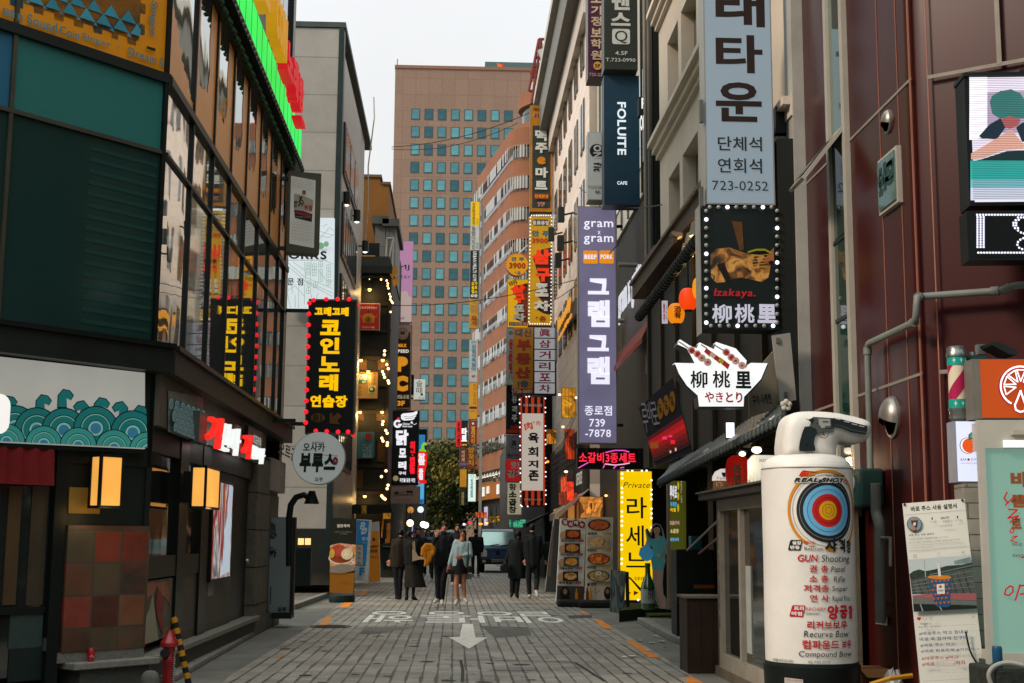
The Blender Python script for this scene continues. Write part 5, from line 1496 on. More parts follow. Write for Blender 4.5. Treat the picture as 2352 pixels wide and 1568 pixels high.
for u,v in dots:
 a,z = b.L(u,v); dm.flat(arc((a,z),.0082,.0082,0,360,8),yy)
b.part('hanger',BLKM,MB().box(.3,.5,.2,1.0,.1,.2)); b.done()
b = Bd('flood_lamp','black flood lamp on a bracket above the orange juice sign','lamp',facing(2300,810,9.0))
b.zoom(2900,1300,2.1697); b.poly('bracket',D('5d615e',.5),[(2012,65),(2095,65),(2095,150),(2012,150)],.1,.16); b.poly('housing',D('1c2523',.5),[(2025,85),(2085,80),(2240,150),(2245,190),(2180,185),(2040,110)],-.1,.1); b.done()
Yp = 9.0; p = P(2203,965,Yp); o = thing('barber_pole','barber pole with red and white spiral stripes and teal starred bands','barber pole',p)
pz = lambda v: P(2203,v,Yp).z - p.z
r_ = 21.5 / FV * Yp
MB().lathe([(r_ * .97,pz(933)),(r_ * .97,pz(812))],32).build('tube',D('c9bda6',.25,.06),o,True)
m = MB(); z0,z1 = pz(922),pz(838); N = 48
for s_ in range(2):
 for k in range(N):
  t0,t1 = k / N,(k + 1) / N
  for j in range(6):
   def pt(t,j_): a_ = 2 * math.pi * (t * .5) + s_ * math.pi + j_ * math.pi / 12 + 2.4; return (r_ * 1.0 * math.cos(a_),r_ * 1.0 * math.sin(a_),z0 + (z1 - z0) * t)
   m.face([pt(t0,j),pt(t0,j + 1),pt(t1,j + 1),pt(t1,j)])
m.build('stripes',D('9c1f4a',.3,.06),o,True)
for v0,v1 in ((938,918),(840,818)):
 MB().lathe([(r_ * 1.02,pz(v0)),(r_ * 1.02,pz(v1))],32).build('band',D('17917f',.35,.1),o,True)
 st = MB()
 for a_ in (-2.2,-1.45,-.8):
  cz = (pz(v0) + pz(v1)) / 2
  st.face([(r_ * 1.04 * math.cos(a_ + x / r_),r_ * 1.04 * math.sin(a_ + x / r_),cz + z) for x,z in ((-.014,0),(-.004,-.004),(0,-.022),(.004,-.004),(.014,0),(.004,.004),(0,.022),(-.004,.004))])
 st.build('stars',D('c9d6d0',.5),o)
MB().lathe([(r_ * 1.1,pz(820)),(r_ * 1.12,pz(812)),(r_ * 1.0,pz(808)),(r_ * 1.0,pz(798)),(r_ * .8,pz(796)),(0,pz(795))],32).build('cap',STEEL,o,True)
MB().lathe([(r_ * .8,pz(966)),(r_ * 1.0,pz(962)),(r_ * 1.0,pz(945)),(r_ * 1.1,pz(942)),(r_ * 1.1,pz(938))],32).build('base_cap',STEEL,o,True)
for v in (820,942): MB().box(r_,r_ + .14,-.02,.06,pz(v) - .012,pz(v) + .012).build('bracket',D('24403f',.4),o)
MB().tube([(r_ + .07,.05,pz(985)),(r_ + .07,.05,pz(806))],.022,8).build('mount_pole',STEEL,o,True)
b = Bd('citrus_sign','orange box sign with a white neon citrus wheel and drop at the right edge','sign',facing(2300,962,8.75,R(-4)))
b.box('frame',D('6d6a63',.5),2232,824,2460,962,.002,.25); b.rect('panel',E('d8571a',.55,True,.08),2250,826,2458,960)
b.zoom(2900,1300,2.1697); NE = E('fff2f4',1.5); NG = E('c0203a',.5)
for w_,mt in ((26,NG),(15,NE)):
 b.line('neon',mt,[(2310 + 165 * math.cos(R(a)),440 - 165 * math.sin(R(a))) for a in range(-30,245,8)],w_)
 for a in range(-20,230,36):
  c_,s_ = math.cos(R(a)),math.sin(R(a)); b.line('neon',mt,[(2310 + 40 * c_,440 - 40 * s_),(2310 + 140 * math.cos(R(a - 15)),440 - 140 * math.sin(R(a - 15))),(2310 + 140 * math.cos(R(a + 15)),440 - 140 * math.sin(R(a + 15))),(2310 + 40 * c_,440 - 40 * s_)],w_ * .7)
 b.line('neon',mt,[(2310,480),(2280,560),(2262,600),(2270,640),(2305,658),(2345,650),(2352,600),(2330,540),(2310,480)],w_)
b.done()
b = lightbox('juice_lightbox','white lightbox with an orange fruit logo and thin Korean lettering beside the juice shop',2193,966,2254,1107,8.9,E('dfe4ff',.95,True,.05),D('7f8590',.4),.18,1.6,rz=R(-3))
b.zoom(2900,1300,2.1697); b.disc('fruit_outline',D('3a4580',.5),1875,940,68); b.disc('fruit',E('fdfdff',.9),1877,940,64); b.disc('fruit',E('ea5a1c',.85),1889,940,61)
b.poly('leaf',D('2a3f80',.5),[(1880,890),(1878,850),(1910,822),(1926,850),(1910,885)]); b.poly('leaf',E('4aa860',.7),[(1888,882),(1887,853),(1908,833),(1918,852),(1906,878)])
for u,v in ((1910,935),(1920,950),(1905,958),(1925,930)): b.disc('fruit',D('a83410',.5),u,v,4)
b.text('BAR',1808,1048,1860,1070,D('3d4680',.5)); b.disc('lettering',D('c04030',.5),1874,1059,11); b.text('JUICE',1892,1048,1970,1072,D('3d4680',.5)); b.text('24시 비타민 충전소',1808,1082,1970,1098,D('c0607a',.5)); b.done()
SF = facing(2262,1500,8.6,R(-8))
b = Bd('juice_shop','white framed juice shop front with mint glass and red brushed lettering','shop front',SF)
WHP = D('a8a69c',.5,.12,3)
zt = b.L(2262,965)[1]; z_b = b.L(2262,1498)[1]; a0 = b.L(2257,1300)[0]; a1 = b.L(2272,1300)[0]
b.part('frame',WHP,MB().box(a0,a1,-.03,.03,-SF.o.z,zt)); b.part('frame',WHP,MB().box(a1,1.2,-.03,.3,b.L(2300,1030)[1],zt)); b.part('frame',WHP,MB().box(a1,1.2,-.03,.3,z_b - .06,z_b))
b.part('lamp_cover',E('f4f8e8',1.2,True),MB().box(b.L(2300,1000)[0],1.2,-.06,-.031,b.L(2300,1028)[1],b.L(2300,1012)[1])); b.part('lamp_housing',D('b0aa9c',.5),MB().box(b.L(2318,1000)[0],1.2,-.1,-.031,b.L(2318,1000)[1],b.L(2318,990)[1]))
b.part('glass_pane',E('9fd0bd',.42,False,.1),MB().box(a1,1.2,.0,.02,z_b,b.L(2300,1030)[1]))
b.part('plinth',D('3c423d',.6,.3,9),MB().box(a1 - .02,1.2,-.1,.3,-SF.o.z,z_b - .061))
b.zoom(2900,1300,2.1697); BRN = D('8a5230',.5); RDB = D('c0251f',.5)
b.text('바',2235,1160,2400,1290,BRN,bold=.06); b.zoom(2900,1956,2.1697)
b.text('쁨',2240,-70,2400,40,BRN,bold=.06); b.text('로',2240,130,2330,220,BRN,bold=.06); b.text('바로 주스',2250,335,2450,365,D('3c3a34',.6)); b.text('오렌지',2250,385,2340,412,D('8d9a90',.6)); b.text('100%',2252,432,2360,456,D('3c3a34',.6))
b.line('brush_lettering',RDB,[(2205,-90),(2180,-40),(2210,0),(2260,-50),(2190,20)],13); b.line('brush_lettering',RDB,[(2215,55),(2290,60),(2210,130),(2300,110),(2230,165)],13); b.line('brush_lettering',RDB,[(2240,215),(2225,245),(2250,255),(2262,225),(2240,215)],9); b.line('brush_lettering',RDB,[(2240,290),(2290,280),(2232,320),(2290,335)],9); b.line('brush_lettering',RDB,[(2320,460),(2400,450)],14)
b.line('brush_lettering',RDB,[(2225,700),(2190,730),(2180,770),(2215,780),(2250,750),(2250,710),(2225,700)],13); b.line('brush_lettering',RDB,[(2310,690),(2270,820)],14); b.line('brush_lettering',RDB,[(2300,700),(2380,690),(2380,760),(2310,770)],14); b.done()
b = Bd('tiled_pier','narrow white tiled pier between the hanging poster and the juice shop','wall',facing(2240,1560,9.3,R(-8)))
b.part('pier',TILE('white_tiles',['8f8b82','9b978e','a39f95'],.16,.11,gap=.008,rough=.3,hm='5a564e',jit=.3,row=.5),MB().box(b.L(2222,1300)[0],b.L(2262,1300)[0],0,.3,-b.fr.o.z,b.L(2240,1110)[1])); b.done()
o = thing('stone_block','dark stone block at the bottom right corner carrying a blue can','block',P(2330,1600,8.3)); o.location.z = 0
tz = P(2330,1535,8.3).z
MB().box(-.13,.6,-.05,.4,0,tz).build('block',D('2c302b',.8,.4,14,bump=.4),o,bevel=.015)
pc = P(2292,1535,8.35); o = thing('drink_can','blue drink can standing on the dark stone block','can',(pc.x,pc.y,tz)); MB().lathe([(.026,0),(.031,.008),(.031,.118),(.027,.128),(0,.128)],18).build('body',D('1a4a68',.3,.1),o,True); MB().lathe([(.027,.1285),(.027,.132),(0,.131)],18).build('lid',STEEL,o,True)
hs = [P(u,v,8.25) for u,v in ((2350,1528),(2310,1520),(2280,1530),(2268,1550),(2280,1580),(2300,1640))]
o = MB().tube(rnd(hs,.06),.014,8).build('hose',D('9c9a90',.6),None,True); tag(o,'pale corrugated hose curling in front of the stone block','hose')
cb = [P(u,v,8.8) for u,v in ((2222,1490),(2240,1540),(2262,1590),(2285,1530),(2300,1560))]
o = MB().tube(rnd([P(u,v,8.9) for u,v in ((2218,1450),(2228,1500),(2260,1548),(2270,1590))],.2),.006,6).build('cable',D('1b1d1c',.5),None,True); tag(o,'thin black cable hanging beside the instruction poster','cable')
b = Bd('instruction_poster','tall tilted white instruction poster with a cup photograph and blue hashtags','poster',facing(2165,1600,9.0,R(-22)))
b.zoom(2900,1956,2.1697)
PW = D('cfd0c8',.5,.06,2)
b.poly('sheet',PW,[(1325,5),(1850,-35),(2040,1640),(1492,1690)],0,.02)
K = D('2c302f',.6); KG = D('8d9088',.6)
def pt(s,cx,cy,w_,h_,mt=K,bold=.015,rot=4.3): b.text(s,cx - w_ / 2,cy - h_ / 2,cx + w_ / 2,cy + h_ / 2,mt,bold=bold,rot=rot)
pt('바로 주스 사용 설명서',1590,38,390,42,bold=.02)
for y0,xr in ((85,1862),(390,1900)): b.line('rule',KG,[(1340 + y0 * .1,y0 + 15),(xr,y0 - 25)],2)
for u,v in ((1345,15),(1832,-22)): b.disc('eyelet',D('2a1d18',.5),u,v,11)
b.disc('photo_disc',D('3c4644',.5),1428,180,64); b.disc('photo_disc',D('7d8d92',.5),1428,178,58); b.poly('photo_disc',D('1f3d58',.5),[(1400,150),(1455,145),(1450,205),(1410,210)]); b.disc('photo_disc',D('b07a2a',.5),1428,142,32,7); b.poly('photo_disc',D('a47a62',.5),[(1400,190),(1420,175),(1440,220),(1425,236),(1400,215)]); b.rect('photo_disc',PW,1420,165,1440,190)
pt('1',1578,133,12,20); pt('486만',1685,126,74,24); pt('1',1792,120,12,20); pt('게시물',1582,160,46,12,KG); pt('팔로워',1690,154,46,12,KG); pt('팔로잉',1795,146,46,12,KG); pt('프로필 수정',1695,196,104,18,KG)
pt('바로 주스 사용 설명서',1488,268,215,20); pt('비타민 충전이 필요한 지친 친구에게',1550,298,335,19,KG,0); pt('용기가 없어 망설였던 고백을 하려는 친구에게',1597,322,424,19,KG,0); b.line('rule',KG,[(1390,360),(1825,330)],2); pt('www.barojuice.com/',1488,376,192,17,KG,0)
for k in range(4): b.line('icon',KG,[(1418,438 + k * 9),(1452,436 + k * 9)],2); b.line('icon',KG,[(1420 + k * 10,436),(1422 + k * 10,466)],2)
b.line('icon',KG,[(1622,422),(1644,420),(1647,452),(1625,454),(1622,422)],2); b.line('icon',KG,[(1826,408),(1852,406),(1855,436),(1828,438),(1826,408)],2); b.disc('icon',KG,1839,418,6)
b.poly('photo',D('aebabb',.5,.1),[(1378,478),(1900,440),(1955,890),(1424,918)])
b.poly('photo',D('2c3a30',.5,.4,30),[(1388,600),(1420,575),(1470,560),(1520,575),(1600,560),(1700,530),(1830,520),(1915,500),(1918,560),(1600,640),(1395,650)])
b.poly('photo',D('6f8488',.5,.3,30),[(1760,490),(1900,455),(1908,505),(1770,520)]); b.line('photo',D('98a4a4',.5),[(1512,480),(1525,640)],7); b.line('photo',D('5d6c68',.5),[(1560,605),(1915,525)],9)
tl = D('4b5350',.5,.4,25); b.poly('photo',tl,[(1395,650),(1920,545),(1945,760),(1410,770)])
for k in range(9): b.line('photo',D('2b3130',.5),[(1400 + k * 55,660 - k * 11),(1440 + k * 58,765)],8)
for k in range(4): b.line('photo',D('747c78',.5),[(1400,668 + k * 28),(1935,570 + k * 45)],4)
b.poly('photo',D('94545a',.5),[(1410,780),(1600,762),(1950,760),(1952,822),(1415,800)]); b.poly('photo',D('5d6662',.5),[(1413,805),(1952,825),(1954,860),(1418,850)]); b.poly('photo',D('15201f',.5),[(1418,850),(1954,865),(1955,888),(1424,916)]); b.line('photo',D('8d9490',.5),[(1480,855),(1500,912)],9); b.line('photo',D('8d9490',.5),[(1640,870),(1660,905)],9)
CUP = D('1f4f78',.5,.1); b.poly('cup_print',CUP,[(1548,635),(1735,622),(1730,865),(1700,878),(1625,876),(1605,862)]); b.disc('cup_print',D('c07a22',.5),1640,626,102,17); b.line('cup_print',D('c4cac6',.5),[(1632,520),(1642,612)],22)
for r0 in range(6):
 for c0 in range(5):
  u,v = 1578 + c0 * 34 + (17 if r0 % 2 else 0) + r0 * 4,660 + r0 * 37 - c0 * 3
  if u < 1728: b.disc('cup_print',D('a8542f',.5),u,v,11)
b.poly('cup_print',PW,[(1616,686),(1682,680),(1686,764),(1622,770)]); b.disc('cup_print',D('b84a2a',.5),1648,706,13); pt('BARO',1652,738,46,16,D('2a4a7a',.5),.05)
b.disc('heart',D('a8242c',.5),1460,972,10); b.disc('heart',D('a8242c',.5),1476,971,10); b.poly('heart',D('a8242c',.5),[(1451,976),(1485,974),(1470,992)])
b.disc('icon',KG,1518,974,17,inner=.85); b.line('icon',KG,[(1552,962),(1582,958),(1568,988),(1552,962)],3); b.line('icon',KG,[(1912,938),(1932,936),(1936,966),(1924,954),(1914,966),(1912,938)],3)
pt('4865 likes',1522,1016,96,16,KG,.01); pt('바로 주스 사용 설명서',1558,1042,190,17); pt('바로 주스로 못다한 마음을 전하자',1806,1028,280,16,KG,0)
BLT_ = D('24486e',.6); RDT = D('a3282e',.6)
pt('#바로주스 먹고 힘내서',1673,1092,412,42,BLT_,.012); pt('바로 꼭 합격해 친구야',1675,1140,406,42,BLT_,.012); pt('#바로 주스 먹고',1624,1194,292,38,BLT_,.012); pt('#바로 피로회복 #가즈아~!',1727,1238,488,42,BLT_,.012); pt('#바로주스 #먹고',1645,1303,312,40,RDT,.014); pt('#바로',1547,1356,108,38,RDT,.014); pt('하자',1818,1342,84,38,RDT,.014)
b.line('box_outline',RDT,[(1620,1332),(1768,1322),(1772,1366),(1622,1375),(1620,1332)],2); pt('바로주스 드시고 인증샷 올리신 후 위의 문구로',1727,1402,434,20,KG,0); pt('해시태그 남기시면 매월 소정의 선물을 드립니다.',1740,1428,450,20,KG,0); b.line('rule',KG,[(1500,1500),(2030,1470)],2); b.done()
# ================================================================ right: cream building and its signs
CB = thing('cream_building','cream plastered building with deep windows and moulded ledges behind the big white sign','building',(XR,13.6,0))
b = Bd('','','',FR,par=CB); CRW = D('c2b5a4',.6,.16,.5); CRL = D('c9bdad',.55,.14,.8)
aF = 13.6 - 23.0
zl = [b.L(1509,353)[1] + k * 2.42 for k in (-1,0,1,2)]
wins = [(-8.45,-7.35),(-7.05,-5.7),(-5.0,-3.7),(-2.6,-1.2)]
xs_ = [aF] + [x for w_ in wins for x in w_] + [.3]
for k in range(0,len(xs_),2): b.part('wall',CRW,MB().box(xs_[k],xs_[k + 1],.0,.35,5.9,14))
for i,z in enumerate(zl):
 b.part('ledge',CRL,MB().box(aF - .05,.3,-.22,.3,z,z + .09)); b.part('ledge',CRL,MB().box(aF - .04,.3,-.14,.3,z - .12,z)); b.part('ledge',CRL,MB().box(aF - .03,.3,-.07,.3,z - .22,z - .12))
 for w0,w1 in wins:
  b.part('wall',CRW,MB().box(w0,w1,.002,.34,z + .09,z + .25)); b.part('wall',CRW,MB().box(w0,w1,.002,.34,z + 1.6,z + 2.2))
  o = b.part('window',D('4d4a42',.4),MB().box(w0,w1,.22,.3,z + .25,z + 1.6)); p_ = MB().box(w0 + .06,w1 - .06,.2,.219,z + .3,z + 1.54).build('pane',GL('39453f',.06,.03,.9,.3),o)
b.part('wall',D('4e463b',.6),MB().box(aF,.3,.36,3,2.7,14)); b.part('wall',D('2b2822',.6),MB().box(aF,.3,.0,.35,2.7,5.6)); b.part('recess_wall',D('1c1b17',.6,.3,2),MB().box(aF,.3,1.2,3,0,2.699)); b.part('recess_wall',D('5a5146',.6),MB().box(-4.6,-4.2,.5,1.19,0,2.69)); b.part('recess_wall',D('3a3128',.6),MB().box(-6.9,-6.5,.3,1.19,0,2.69))
b.part('corner_pilaster',D('9d9c95',.5,.18,2),MB().box(.02,.33,-.12,.3,2.0,14)); b.part('corner_pilaster',D('8d8c86',.5,.18,2),MB().box(-.10,.018,-.08,.3,2.0,14))
b.part('base_wall',D('23211d',.6),MB().box(-.4,.36,-.05,.3,0,1.99))
b.done()
b = Bd('box_speaker','black square box fixed beside the big white sign over a stained panel','box',facing(1796,305,13.55)); b.box('body',BLK,1781,243,1812,305,0,.3); b.done()
b = Bd('blank_sign','stained white blank sign panel under the black box behind the white sign','sign',facing(1796,386,13.6)); b.box('panel',D('a09a8f',.6,.2,4),1781,312,1808,386,0,.2); b.box('frame',BLK,1779,386,1812,392,-.02,.2); b.done()
YS1 = 13.35
b = lightbox('white_sign','huge pale blue white vertical sign with dark brown Korean letters and a phone number',1614,-70,1781,471,YS1,E('a9bcc8',.43,True,.05),D('8a8c88',.4,.1),.28,3.0)
BR = D('2a1c18',.5); GY2 = D('252b2b',.5)
b.text('래',1642,-36,1757,63,BR,bold=.03); b.text('타',1643,79,1752,169,BR,bold=.03); b.text('운',1643,188,1750,281,BR,bold=.03)
b.text('단체석',1648,313,1750,348,GY2,bold=.015); b.text('연회석',1648,363,1750,399,GY2,bold=.015); b.text('723-0252',1635,415,1764,439,GY2,bold=.0)
hg = MB()
for v in (255,455):
 a,z = b.L(1611,v); hg.box(a - .02,a + .02,-.02,.04,z - .12,z + .12)
b.part('hinge',D('5c5e5a',.4),hg); b.done()
b = Bd('food_sign','black food picture sign framed with white round bulbs and brush letters','sign',facing(1702,758,13.3))
b.box('frame',D('141d1c',.4),1613,472,1790,758,0,.28); b.box('side_rail',D('868a84',.4),1606,470,1613,765,.02,.25)
b.rect('panel',D('15201f',.4),1625,482,1780,748)
fdm = PIC('skewer',['120e08','2a1c0c','6a4416','a8702a','c8964a','4a2e10','1a1208'],5.5,.10,1.4,3)
b.zoom(1900,650)
b.poly('food_picture',fdm,[(1935,760),(1990,710),(2100,700),(2240,750),(2400,770),(2460,860),(2440,960),(2380,1000),(2200,960),(2060,1000),(1990,1010),(1940,960)])
b.poly('food_picture',D('1b1610',.5),[(1990,850),(2050,830),(2120,990),(2070,1000)])
b.poly('food_picture',D('5c3c20',.5,.3,9),[(2120,470),(2210,480),(2225,720),(2190,730)])
SKW = D('c09040',.5)
for k in range(5): b.line('skewer_sticks',SKW,[(2280,780 + k * 24),(2440,760 + k * 26)],5)
b.zoom(2900,650,2.1697); b.poly('hand',D('a0603a',.5,.3,12),[(236,680),(200,720),(165,770),(150,800),(170,815),(215,790),(238,800)]); b.line('glow_ring',D('8a8a20',.5),[(20,720),(90,700),(160,700),(220,730)],16)
b.zoom(1900,650); WL = E('c9c8d8',.8)
b.text('Izakaya.',1960,1060,2325,1150,E('b01c20',.75),bold=.02,shear=.15); b.zoom()
b.text('柳',1634,699,1680,743,WL,bold=.045); b.text('桃',1686,699,1732,743,WL,bold=.045); b.text('里',1738,699,1782,743,WL,bold=.045)
BW = E('f4f4ff',2.2); BO = D('8d938f',.3,.1,spec=.6)
k = 0
for i in range(8):
 u = 1629 + i * 20.3; b.each('bulb',BW if i in (2,6) else BO,u,477,5.0,-.03,.7); b.each('bulb',BW if i in (3,7) else BO,u + 3,749,5.0,-.03,.7)
for i in range(14):
 v = 485.5 + i * 19.7; b.each('bulb',BW if i % 4 == 1 or i == 13 else BO,1621,v,5.0,-.03,.7); b.each('bulb',BW if i % 4 == 2 else BO,1783.5,v,5.0,-.03,.7)
b.done()
b = Bd('bowl_sign','white lit bowl shaped sign with three skewers, black brush letters and red kana','sign',facing(1655,933,12.9))
outl = [(1550,833),(1596,834),(1588,818),(1578,800),(1556,790),(1562,779),(1584,793),(1600,800),(1607,786),(1640,802),(1645,785),(1690,800),(1715,828),(1712,846),(1725,833),(1763,834),(1748,870),(1724,896),(1709,911),(1708,933),(1606,933),(1603,908),(1578,885),(1560,858)]
b.poly('frame',D('1b2221',.4),[(u + (2 if u > 1655 else -2),v + 3) for u,v in outl],.01,.2); b.poly('panel',E('f2f5f4',.98,True,.06),outl,0,.15)
b.zoom(1900,1300)
RDK = D('a8262a',.5); PKK = D('c8a49a',.5); YLK = D('b8a030',.5)
for pts,kind in (([(1770,140),(1820,172),(1858,208),(1908,245)],0),([(1905,165),(1950,195),(1990,225),(2025,245),(2062,275)],1),([(2068,160),(2112,205),(2150,235),(2205,275)],0)):
 for i,(u,v) in enumerate(pts):
  if kind == 0: b.disc('skewer_food',PKK,u,v,33,33); b.disc('skewer_food',RDK if i < 2 else D('b89a94',.5),u + 3,v + 2,21,22); b.disc('skewer_food',RDK,u,v,12,9)
  else: b.poly('skewer_food',(RDK,D('c9b0a4',.5),RDK,YLK,RDK)[i],[(u - 30,v - 10),(u - 10,v - 42),(u + 38,v - 8),(u + 20,v + 34)])
for pts in ([(1660,70),(1735,122)],[(1850,95),(1900,128)],[(1960,95),(2045,145)]): b.line('skewer_sticks',D('8a8d88',.5),pts,12)
IKB = D('101716',.5)
b.zoom(); b.text('柳',1584,852,1624,892,IKB,bold=.04); b.text('桃',1635,852,1676,892,IKB,bold=.04); b.text('里',1688,853,1724,893,IKB,bold=.04); b.text('やきとり',1617,900,1704,926,D('a01c2c',.5),bold=.035)
b.done()
b = Bd('side_board','yellowed slanted menu board with dark letters behind the bowl sign','sign',facing(1760,950,13.3))
b.poly('board',D('6f6a5c',.6,.2,4),[(1720,870),(1790,790),(1812,930),(1722,958)],0,.06); b.text('구이·사케전',1728,905,1772,930,D('26241f',.6),bold=.04,rot=8); b.done()
b = Bd('folding_board','white hinged folded panel hanging below the food sign','panel',facing(1800,925,13.1)); b.poly('panel',D('8d8c85',.5,.15,4),[(1774,770),(1815,764),(1829,918),(1792,924)],0,.04)
b.box('hinge',D('5a5b56',.4),1782,776,1790,788,-.02,0); b.box('hinge',D('5a5b56',.4),1800,900,1808,912,-.02,0); b.done()
M_TIL = D('36403e',.45,.3,5,spec=.5)
def tile_roof(name,label,ridge,eave,n,cap=True):
 o = thing(name,label,'roof',ridge[0]); base = ridge[0]
 R0,R1,E0,E1 = ridge[0] - base,ridge[1] - base,eave[0] - base,eave[1] - base
 sh = MB(); sh.face([R0,R1,E1,E0]); sh.face([p - Vector((0,0,.05)) for p in (E0,E1,R1,R0)]); sh.build('deck',D('1b211f',.6,.3,4),o)
 rl = MB()
 for k in range(n):
  t = (k + .5) / n; a_ = R0.lerp(R1,t); c_ = E0.lerp(E1,t); rl.tube([a_ + Vector((0,0,.015)),(a_ + c_) / 2 + Vector((0,0,-.01)),c_ + Vector((0,0,.015))],.048,8)
 rl.build('tile_rolls',M_TIL,o,True)
 en = MB()
 for k in range(n): c_ = E0.lerp(E1,(k + .5) / n); en.ball(tuple(c_ + Vector((-.01,0,.01))),.045,8,.5,1,1)
 en.build('eave_tiles',D('454f4d',.5,.2,6),o,True)
 cp = MB().tube([R0 + Vector((0,0,.04)),R1 + Vector((0,0,.04))],.06,8); cp.build('ridge',M_TIL,o,True)
 return o
e0,e1 = P(1513,1112,17.6),P(1800,966,11.6); r0,r1 = P(1545,1072,21.0),P(1800,925,13.55)
tile_roof('tile_roof','dark grey clay tile canopy roof with white blossoms over the restaurant front',(r0,r1),(e0,e1),40)
for i,(u,v,Y) in enumerate(((1779,968,12.1),(1746,991,12.7),(1715,1017,13.4),(1626,1040,15.4),(1680,878 + 0,0),(1806,930,11.7))):
 if not Y: continue
 p = P(u,v,Y); o = thing('blossom','white artificial blossom with five petals on the tile canopy edge','flower',p,0,'blossoms along the tile canopy')
 m = MB()
 for k in range(5): m.ball((.03 * math.cos(k * 1.257 + .3),0,.03 * math.sin(k * 1.257 + .3)),.026,8,1,.4,1)
 m.build('petals',D('b9b6ae',.6),o,True); MB().ball((0,-.012,0),.012,6).build('centre',D('6d5a3a',.6),o)
b = Bd('restaurant_facade','dark timber upper front of the restaurant hung with boards between canopy and ledge','shop front',Fr((XR - .28,17.5,0),R(-90)))
b.part('wall',D('1d201d',.6,.3,2),MB().box(-5.2,4.2,0,.26,2.65,5.6)); WD = D('4a3a2c',.6,.3,3)
b.part('beam',WD,MB().box(-5.4,3.6,-.25,.26,5.62,5.85)); b.part('beam',D('5f5140',.6,.3,3),MB().box(-5.4,3.6,-.3,.2,5.853,5.9))
for k in range(7): b.part('post',D('2c2820',.6),MB().box(-5 + k * 1.4,-4.9 + k * 1.4,-.05,-.001,2.65,5.6))
b.done()
o = thing('tile_ridge','dark ribbed tile ridge sloping across the restaurant front under the spot lamps','roof',P(1467,729,21.3))
q0,q1 = P(1467,729,21.3) - o.location,P(1603,549,16.0) - o.location
MB().tube([q0,q1],.05,10).build('ridge',M_TIL,o,True); m = MB()
for k in range(30): c_ = q0.lerp(q1,(k + .5) / 30); m.tube([c_ - (q1 - q0).normalized() * .03,c_ + (q1 - q0).normalized() * .03],.082,10)
m.build('ribs',D('232b29',.5,.3,5),o,True)
for i,(u,v,Y) in enumerate(((1577,579,17.5),(1586,556,17.0),(1598,531,16.4))):
 p = P(u,v,Y); o = thing('spot_lamp',f'small warm spot lamp under the timber beam, {("lowest", "middle", "highest")[i]} of three','lamp',p,0,'spot lamps under the timber beam')
 MB().lathe([(.05,-.1),(.09,-.1),(.05,.08),(.0,.1)],12,(0,0,.04)).build('housing',D('8a8578',.4),o,True); MB().ball((0,0,-.06),.075,8,1,1,.5).build('bulb',E('ffe6c0',3.0),o)
 l = bpy.data.lights.new('glow','POINT'); l.energy = 12; l.color = (1,.55,.2); l.shadow_soft_size = .05; q = bpy.data.objects.new('glow',l); COL.objects.link(q); q.parent = o; q.location = (.05,0,-.15)
b = Bd('security_camera','grey security camera on a bracket below the cream ledge','camera',facing(1560,545,17.0)); b.zoom(1900,650)
b.poly('housing',D('6d6a5f',.5),[(1582,578),(1600,570),(1680,588),(1685,610),(1640,622),(1595,605)],-.1,.1); b.poly('lens_hood',D('3c3a34',.5),[(1600,605),(1640,622),(1632,660),(1600,655)],-.08,.05); b.done()
def paper_lantern(u,v,r,rv,Y,col,s,label,mark=None):
 p = P(u,v,Y); k = Y / FV; o = thing('paper_lantern',label,'lantern',p)
 prof = [(r * k * .45,-rv * k)] + [(r * k * (math.cos(R(t)) ** .55 if abs(t) < 90 else .45) * (1 + .012 * (i % 2)),rv * k * math.sin(R(t))) for i,t in enumerate(range(-72,73,6))] + [(r * k * .45,rv * k)]
 MB().lathe(prof,28).build('shade',E(col,s,True,.25),o,True)
 for s_ in (-1,1): MB().lathe([(r * k * .47,0),(r * k * .47,.03)],20,(0,0,s_ * rv * k - (.03 if s_ > 0 else 0) + s_ * .012)).build('rim',BLKM,o)
 MB().tube([(0,0,rv * k),(0,.02,rv * k + .35)],.008,5).build('cord',BLKM,o)
 if mark:
  text(o,'lettering',D(mark[1],.5),mark[0],-r * k * .42,-rv * k * .62,r * k * .42,rv * k * .62,0,vert=True,bold=.06,at=lambda a,y,c: (a,-math.sqrt(max(0,(r * k * 1.03) ** 2 - a * a - (c * .45 * r / rv) ** 2)) - .006,c))
paper_lantern(1553,720,20,24,15.2,'f08a10',.95,'small orange paper lantern with a red letter under the restaurant beam',('酒肴','8a1a10'))
paper_lantern(1581,687,22,26,14.6,'f2440a',1.0,'bright red orange paper lantern between two yellow ones')
paper_lantern(1606,662,16,26,13.9,'f09a10',.9,'yellow orange paper lantern half hidden behind the food sign')
b = Bd('lit_strip_sign','narrow white lit strip with pink letters left of the orange lantern','sign',facing(1525,740,19)); b.box('panel',E('d8cfe0',.6),1521,690,1534,742,0,.05); b.text('술안주',1523,695,1528,738,D('b04a6a',.5),vert=True,bold=.04); b.text('사시미',1529,700,1533,735,D('3a3a44',.5),vert=True); b.done()
b = Bd('tilted_menu_board','dark tilted menu board glowing red below with three yellow ovals','sign',facing(1530,1069,17.3,R(-18)))
b.zoom(1900,1300)
b.poly('board',D('24222a',.45,.15),[(1310,640),(1600,380),(1775,1020),(1455,1145)],0,.08)
for k in range(7):
 t0,t1 = .52 + k * .06,.52 + (k + 1) * .06
 l = lambda t: (1310 + 145 * t,640 + 505 * t); r_ = lambda t: (1600 + 175 * t,380 + 640 * t)
 b.poly('red_glow',E(('5a1418','b01820','d01a20','a01a1c','7a1a18','5a1a16','3a1614')[k],.6),[l(t0),r_(t0 - .02),r_(t1 - .02),l(t1)])
OV = D('9a6a1a',.5)
